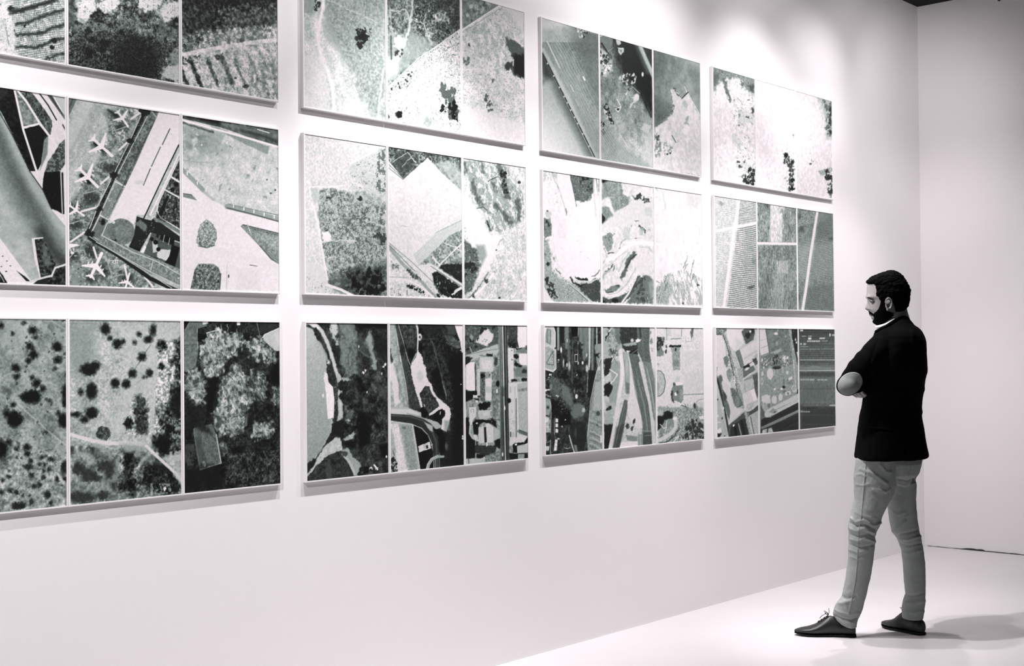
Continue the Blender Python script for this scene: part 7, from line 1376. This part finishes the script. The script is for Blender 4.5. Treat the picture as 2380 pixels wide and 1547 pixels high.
po = link('elbow_patch', pm, m_patch, jo, True)
tag(po, 'oval grey elbow patch')
sm = po.modifiers.new('thick', 'SOLIDIFY'); sm.thickness = .0018; sm.offset = 0

# ---- trousers
LL = [(1040, 2012, 2090), (1056, 2000, 2090), (1067, 1991, 2088), (1085, 1988, 2086), (1108, 1985.5, 2084), (1126, 1986, 2081), (1145, 1986.5, 2076), (1159, 1986.5, 2070), (1180, 1981.5, 2058), (1200, 1977, 2048.5), (1214, 1973.5, 2045.5), (1224, 1972.6, 2042), (1234, 1973.4, 2036),
      (1250, 1973.2, 2033.4), (1266, 1973, 2032.4), (1290, 1972.4, 2030), (1308, 1971.4, 2027.8), (1330, 1967.8, 2024.2), (1350, 1964.6, 2020), (1367, 1961.4, 2016), (1385, 1957.4, 2011.8), (1396, 1948.5, 2009), (1406, 1941.5, 2006.5), (1415, 1938.8, 2004.2), (1424, 1936, 2000.5), (1432, 1937.5, 1996.5), (1440, 1943, 1992), (1448, 1950, 1990.5), (1455, 1962, 1990)]
RL = [(1040, 2060, 2144), (1065, 2058, 2142), (1085, 2056, 2138), (1097, 2056, 2134), (1107, 2057, 2127), (1114, 2058, 2124.5), (1126, 2061, 2127.5), (1145, 2065, 2127), (1159, 2063, 2126), (1180, 2064.5, 2128), (1206, 2068, 2131), (1222, 2071, 2133.5), (1236, 2074, 2136), (1251, 2086, 2140), (1278, 2096, 2145), (1308, 2099.5, 2148.7),
      (1330, 2101, 2149.5), (1352, 2102, 2150), (1370, 2104, 2150), (1380, 2106, 2149.8), (1397, 2099, 2149.6), (1412, 2096.6, 2148), (1426, 2097.5, 2145.8), (1437, 2098.5, 2144)]
def dleg(v, side):   # half depth of a trouser leg
    return float(np.interp(v, [1040, 1120, 1200, 1260, 1340, 1400, 1450], [.105, .098, .076, .064, .058, .054, .056]))
def bleg(v, side):
    return float(np.interp(v, [1040, 1230, 1440], [-.075, -.055, .0])) if side else float(np.interp(v, [1040, 1230, 1440], [.085, .085, .055]))
lr = [uv_ring(v, a, b_, dleg(v, 1), bleg(v, 1), 32, 0, 2.15) for v, a, b_ in LL]
rr = [uv_ring(v, a, b_, dleg(v, 0), bleg(v, 0), 32, 0, 2.15) for v, a, b_ in RL]
hip = loft([uv_ring(v, a, b_, h, .0, 32) for v, a, b_, h in [(1000, 2020, 2128, .10), (1040, 2014, 2132, .12), (1062, 2002, 2136, .145), (1075, 1994, 2138, .150), (1100, 2000, 2128, .14), (1125, 2012, 2110, .10)]])
tm = fuse('trousers', [loft(lr), loft(rr), hip], .0042, 3, .5)
v_ = get_v(tm); n_ = get_n(tm); u, vv = proj(v_)
bdep = (v_-CAM)@CF - DEP0
isl = u < np.interp(vv, [1040, 1150, 1200, 1440], [2080, 2068, 2056, 2050])
near = (n_@CF) < .35
d = .0010*n3(v_, 40, 6, 3)
CRL = [  # fold lines of the left leg: points, height, width
 ([(1986, 1109), (1990, 1103), (2002, 1101), (2012, 1106)], .004, 2.6), ([(1987, 1125), (2005, 1128), (2020, 1124)], .003, 2.4), ([(2000, 1090), (2030, 1100), (2062, 1124)], .004, 4), ([(2046, 1080), (2060, 1096), (2082, 1098)], .003, 3.5), ([(2030, 1137), (2060, 1142), (2076, 1130)], .004, 3),
 ([(1978, 1203), (1990, 1213), (2006, 1208), (2030, 1222), (2046, 1214)], .0060, 3.0), ([(1975, 1214), (1992, 1222), (2010, 1218), (2034, 1229)], -.0055, 3.0), ([(1972, 1226), (1990, 1234), (2006, 1228), (2030, 1238)], .0055, 3.0), ([(1974, 1240), (1996, 1246), (2020, 1240), (2034, 1247)], -.0045, 2.8),
 ([(1972, 1251), (1994, 1257), (2010, 1250), (2033, 1258)], .0048, 2.8), ([(1973, 1264), (2000, 1272), (2030, 1266)], -.0036, 2.8), ([(1972, 1276), (1996, 1284), (2014, 1278)], .0034, 3.0), ([(1975, 1292), (1996, 1300), (2008, 1296)], .0026, 3.2), ([(1990, 1190), (2010, 1200), (2036, 1204)], .003, 3),
 ([(1958, 1386), (1970, 1392), (1988, 1384)], -.0045, 4), ([(1944, 1400), (1958, 1402), (1972, 1396)], .005, 4), ([(1940, 1416), (1956, 1424), (1978, 1428), (1996, 1424)], .0040, 3), ([(1942, 1430), (1958, 1437), (1980, 1440), (1992, 1436)], -.0060, 2.6), ([(1946, 1440), (1964, 1448), (1988, 1448)], .0035, 3),
 ([(1962, 1374), (1964, 1400), (1970, 1420)], .003, 4), ([(2010, 1120), (2006, 1170)], .002, 3)]
CRR = [([(2124, 1112), (2110, 1118), (2090, 1114)], -.006, 2.4), ([(2126, 1122), (2106, 1128), (2088, 1124)], .004, 3), ([(2066, 1180), (2084, 1196), (2106, 1190)], .003, 3), ([(2074, 1236), (2090, 1226), (2104, 1210)], .005, 3.4), ([(2078, 1244), (2098, 1240), (2132, 1232)], -.004, 3), ([(2088, 1252), (2110, 1254), (2138, 1246)], .0045, 3.2), ([(2090, 1262), (2112, 1268), (2140, 1262)], -.0035, 3),
 ([(2096, 1282), (2116, 1286), (2140, 1278)], .003, 3), ([(2104, 1380), (2120, 1384), (2146, 1378)], -.003, 3), ([(2098, 1400), (2120, 1402), (2148, 1396)], .003, 4), ([(2098, 1420), (2120, 1424), (2146, 1420)], .003, 3)]
for L, m in ((CRL, isl), (CRR, ~isl)):
    for pts, a, w in L:
        d += 1.15*a*np.exp(-(seg_d(u, vv, pts)/w)**2)*m*near*np.clip(-(n_@CF)*2.2+.25, .15, 1)
# pressed side seam
SEAM = [(2014, 1066), (2008, 1130), (2002, 1200), (1996, 1236), (1994, 1270), (1992, 1310), (1988, 1350), (1978, 1400), (1972, 1428)]
d += .0022*np.exp(-(seg_d(u, vv, SEAM)/1.6)**2)*isl*near
set_v(tm, v_ + n_*d[:, None])
to = link('trousers', tm, m_chino, man, True)
tag(to, 'slim grey cotton trousers')
bvt = BVHTree.FromObject(to, bpy.context.evaluated_depsgraph_get())
def on_trousers(pts, off=.0008):
    out = []
    for a, b_ in zip(pts[:-1], pts[1:]):
        for k in range(6):
            u_, v2 = a[0]+(b_[0]-a[0])*k/6, a[1]+(b_[1]-a[1])*k/6
            o = P3(u_, v2, -.6); dd = ray(u_, v2); dd /= np.linalg.norm(dd)
            h = bvt.ray_cast(Vector(o), Vector(dd))
            if h[0] is not None: out.append(np.array(h[0]) - dd*off)
    return out
link('side_seam', mesh_from('side_seam', *tube(on_trousers(SEAM, .0003), .0015, 6)), m_chino, to, True)
RS = [(2074, 1170), (2086, 1220), (2094, 1258), (2104, 1300), (2108, 1350), (2112, 1400), (2110, 1432)]

# ---- shoes: sections along the foot, x forward from heel, y across, z up
def shoe(heel, toe, label):
    heel = np.asarray(heel, float); toe = np.asarray(toe, float); heel[2] = toe[2] = 0
    f = toe-heel; L = np.linalg.norm(f); f /= L; l = np.array([-f[1], f[0], 0])
    root = man
    # stations: fraction, half width, centre offset, bottom z, top z
    ST = [(.00, .014, 0, .014, .060), (.02, .026, 0, .010, .070), (.07, .033, 0, .010, .078), (.16, .035, 0, .010, .081), (.26, .034, 0, .010, .084), (.36, .034, .001, .010, .098), (.43, .036, .002, .010, .101), (.50, .039, .003, .010, .088), (.58, .043, .003, .009, .071), (.66, .046, .002, .009, .057), (.75, .046, .001, .010, .046), (.84, .041, .0, .012, .040), (.91, .033, 0, .014, .035), (.96, .022, 0, .016, .030), (.995, .009, 0, .019, .026)]
    rings = []
    xs = np.linspace(0, .995, 46); S_ = np.array(ST)
    t = np.linspace(0, 2*math.pi, 28, endpoint=False)
    for x in xs:
        w, o, z0, z1 = [np.interp(x, S_[:, 0], S_[:, k]) for k in (1, 2, 3, 4)]
        cy, sz = np.cos(t), np.sin(t)
        # full at the bottom, narrowing towards the top
        nar = np.interp(x, [0, .3, .45, .7, 1], [.72, .66, .62, .80, .95])
        zz = (z0+z1)/2 + (z1-z0)/2*np.sign(sz)*np.abs(sz)**.85
        ww = w*np.sign(cy)*np.abs(cy)**.75*np.where(sz > 0, 1-(1-nar)*np.clip(sz, 0, 1)**1.2, 1)
        rings.append(heel + f*x*L + np.outer(ww+o, l) + np.outer(zz, AU))
    up = link('shoe', mesh_from('shoe', *loft(rings)), m_shoe, root, True)
    tag(up, label)
    sub = up.modifiers.new('s', 'SUBSURF'); sub.levels = 1; sub.render_levels = 1
    # sole
    rs = []
    for x, w, z1 in [(-.003, .013, .013), (.02, .026, .014), (.10, .033, .014), (.25, .0335, .012), (.38, .033, .011), (.50, .038, .011), (.65, .0455, .011), (.78, .0455, .012), (.88, .037, .014), (.95, .0245, .018), (.992, .010, .021)]:
        lift = float(np.interp(x, [0, .78, 1.0], [0, 0, .011])); c = heel+f*x*L
        tt = np.linspace(0, 2*math.pi, 20, endpoint=False)
        rs.append(c + np.outer(np.sign(np.cos(tt))*np.abs(np.cos(tt))**.4*w, l) + np.outer(lift + (z1-lift)/2 + (z1-lift)/2*np.sign(np.sin(tt))*np.abs(np.sin(tt))**.4, AU))
    link('sole', mesh_from('sole', *loft(rs)), m_sole, up, True)
    # laces: crossings over the throat and a loose bow
    def top(x, y): 
        z = float(np.interp(x, S_[:, 0], S_[:, 4])); return heel + f*x*L + l*y + AU*(z+.001-abs(y)*.12)
    for k, x in enumerate((.44, .485, .53, .575)):
        for s in (1, -1):
            V, Fc = tube([top(x, .016*s), top(x+.018, 0)+AU*.0025, top(x+.036, -.016*s)], .0017, 6)
            link('shoelace', mesh_from('shoelace', V, Fc), m_lace, up, True)
    b = top(.44, 0)+AU*.002
    bow = [b, b+AU*.010+f*.016+l*.012, b+AU*.018+f*.012+l*.020, b+AU*.012+f*.002+l*.010, b, b+AU*.014+f*.010-l*.014, b+AU*.018+f*.020-l*.020, b+AU*.006+f*.012-l*.010, b, b+AU*.018-f*.004+l*.004, b+AU*.034-f*.002+l*.002]
    link('shoelace', mesh_from('shoelace', *tube(bow, .0014, 6)), m_lace, up, True)
    link('shoelace', mesh_from('shoelace', *tube([b, b+f*.012-l*.014+AU*.004, b+f*.030-l*.030-AU*.010, b+f*.040-l*.032-AU*.022], .0014, 6)), m_lace, up, True)
    # quarter edge line
    q1 = [heel + f*x*L + l*(-float(np.interp(x, S_[:, 0], S_[:, 1]))*k) + AU*z for x, z, k in [(.43, .086, .60), (.47, .070, .85), (.52, .052, .98), (.56, .034, 1.0), (.56, .016, 1.0)]]
    return up
LT = at_z(1845.5, 1474.5, 0); LH = at_z(1989.5, 1479.0, 0)
shoe(LH, LT, 'dark leather lace-up shoe pointing towards the wall')
RT_ = at_z(2051, 1454.5, 0); RH = at_z(2146.5, 1476, 0)
shoe(RH, RT_, 'dark leather lace-up shoe set further back')

# ---- the track spotlight whose lower end shows at the top right
tip = at_y(2322, 4.5, -1.30)
m_black = mat('black_lamp_metal', (0.01, 0.01, 0.01), 0.5, 0.4)
lamp = empty('track_spotlight', tuple(tip))
tag(lamp, 'black spotlight end hanging from ceiling at the top right corner', 'spotlight')
tx, ty, tz = tip
link('lamp_head', mesh_from('lamp_head', *tube([np.array([tx, ty, tz+.012]), np.array([tx+.012, ty-.012, tz+.05]), np.array([tx+.05, ty-.05, tz+.17])], [.009, .034, .034], 20)), m_black, lamp, True)
link('stem', mesh_from('stem', *tube([np.array([tx+.03, ty-.03, tz+.12]), np.array([tx+.03, ty-.03, ZC-.03])], .008, 10, 1.0, False)), m_black, lamp, True)
link('mounting_plate', mesh_from('mounting_plate', *box_data(tx-.03, tx+.09, ty-.07, ty+.01, ZC-.03, ZC)), m_black, lamp)
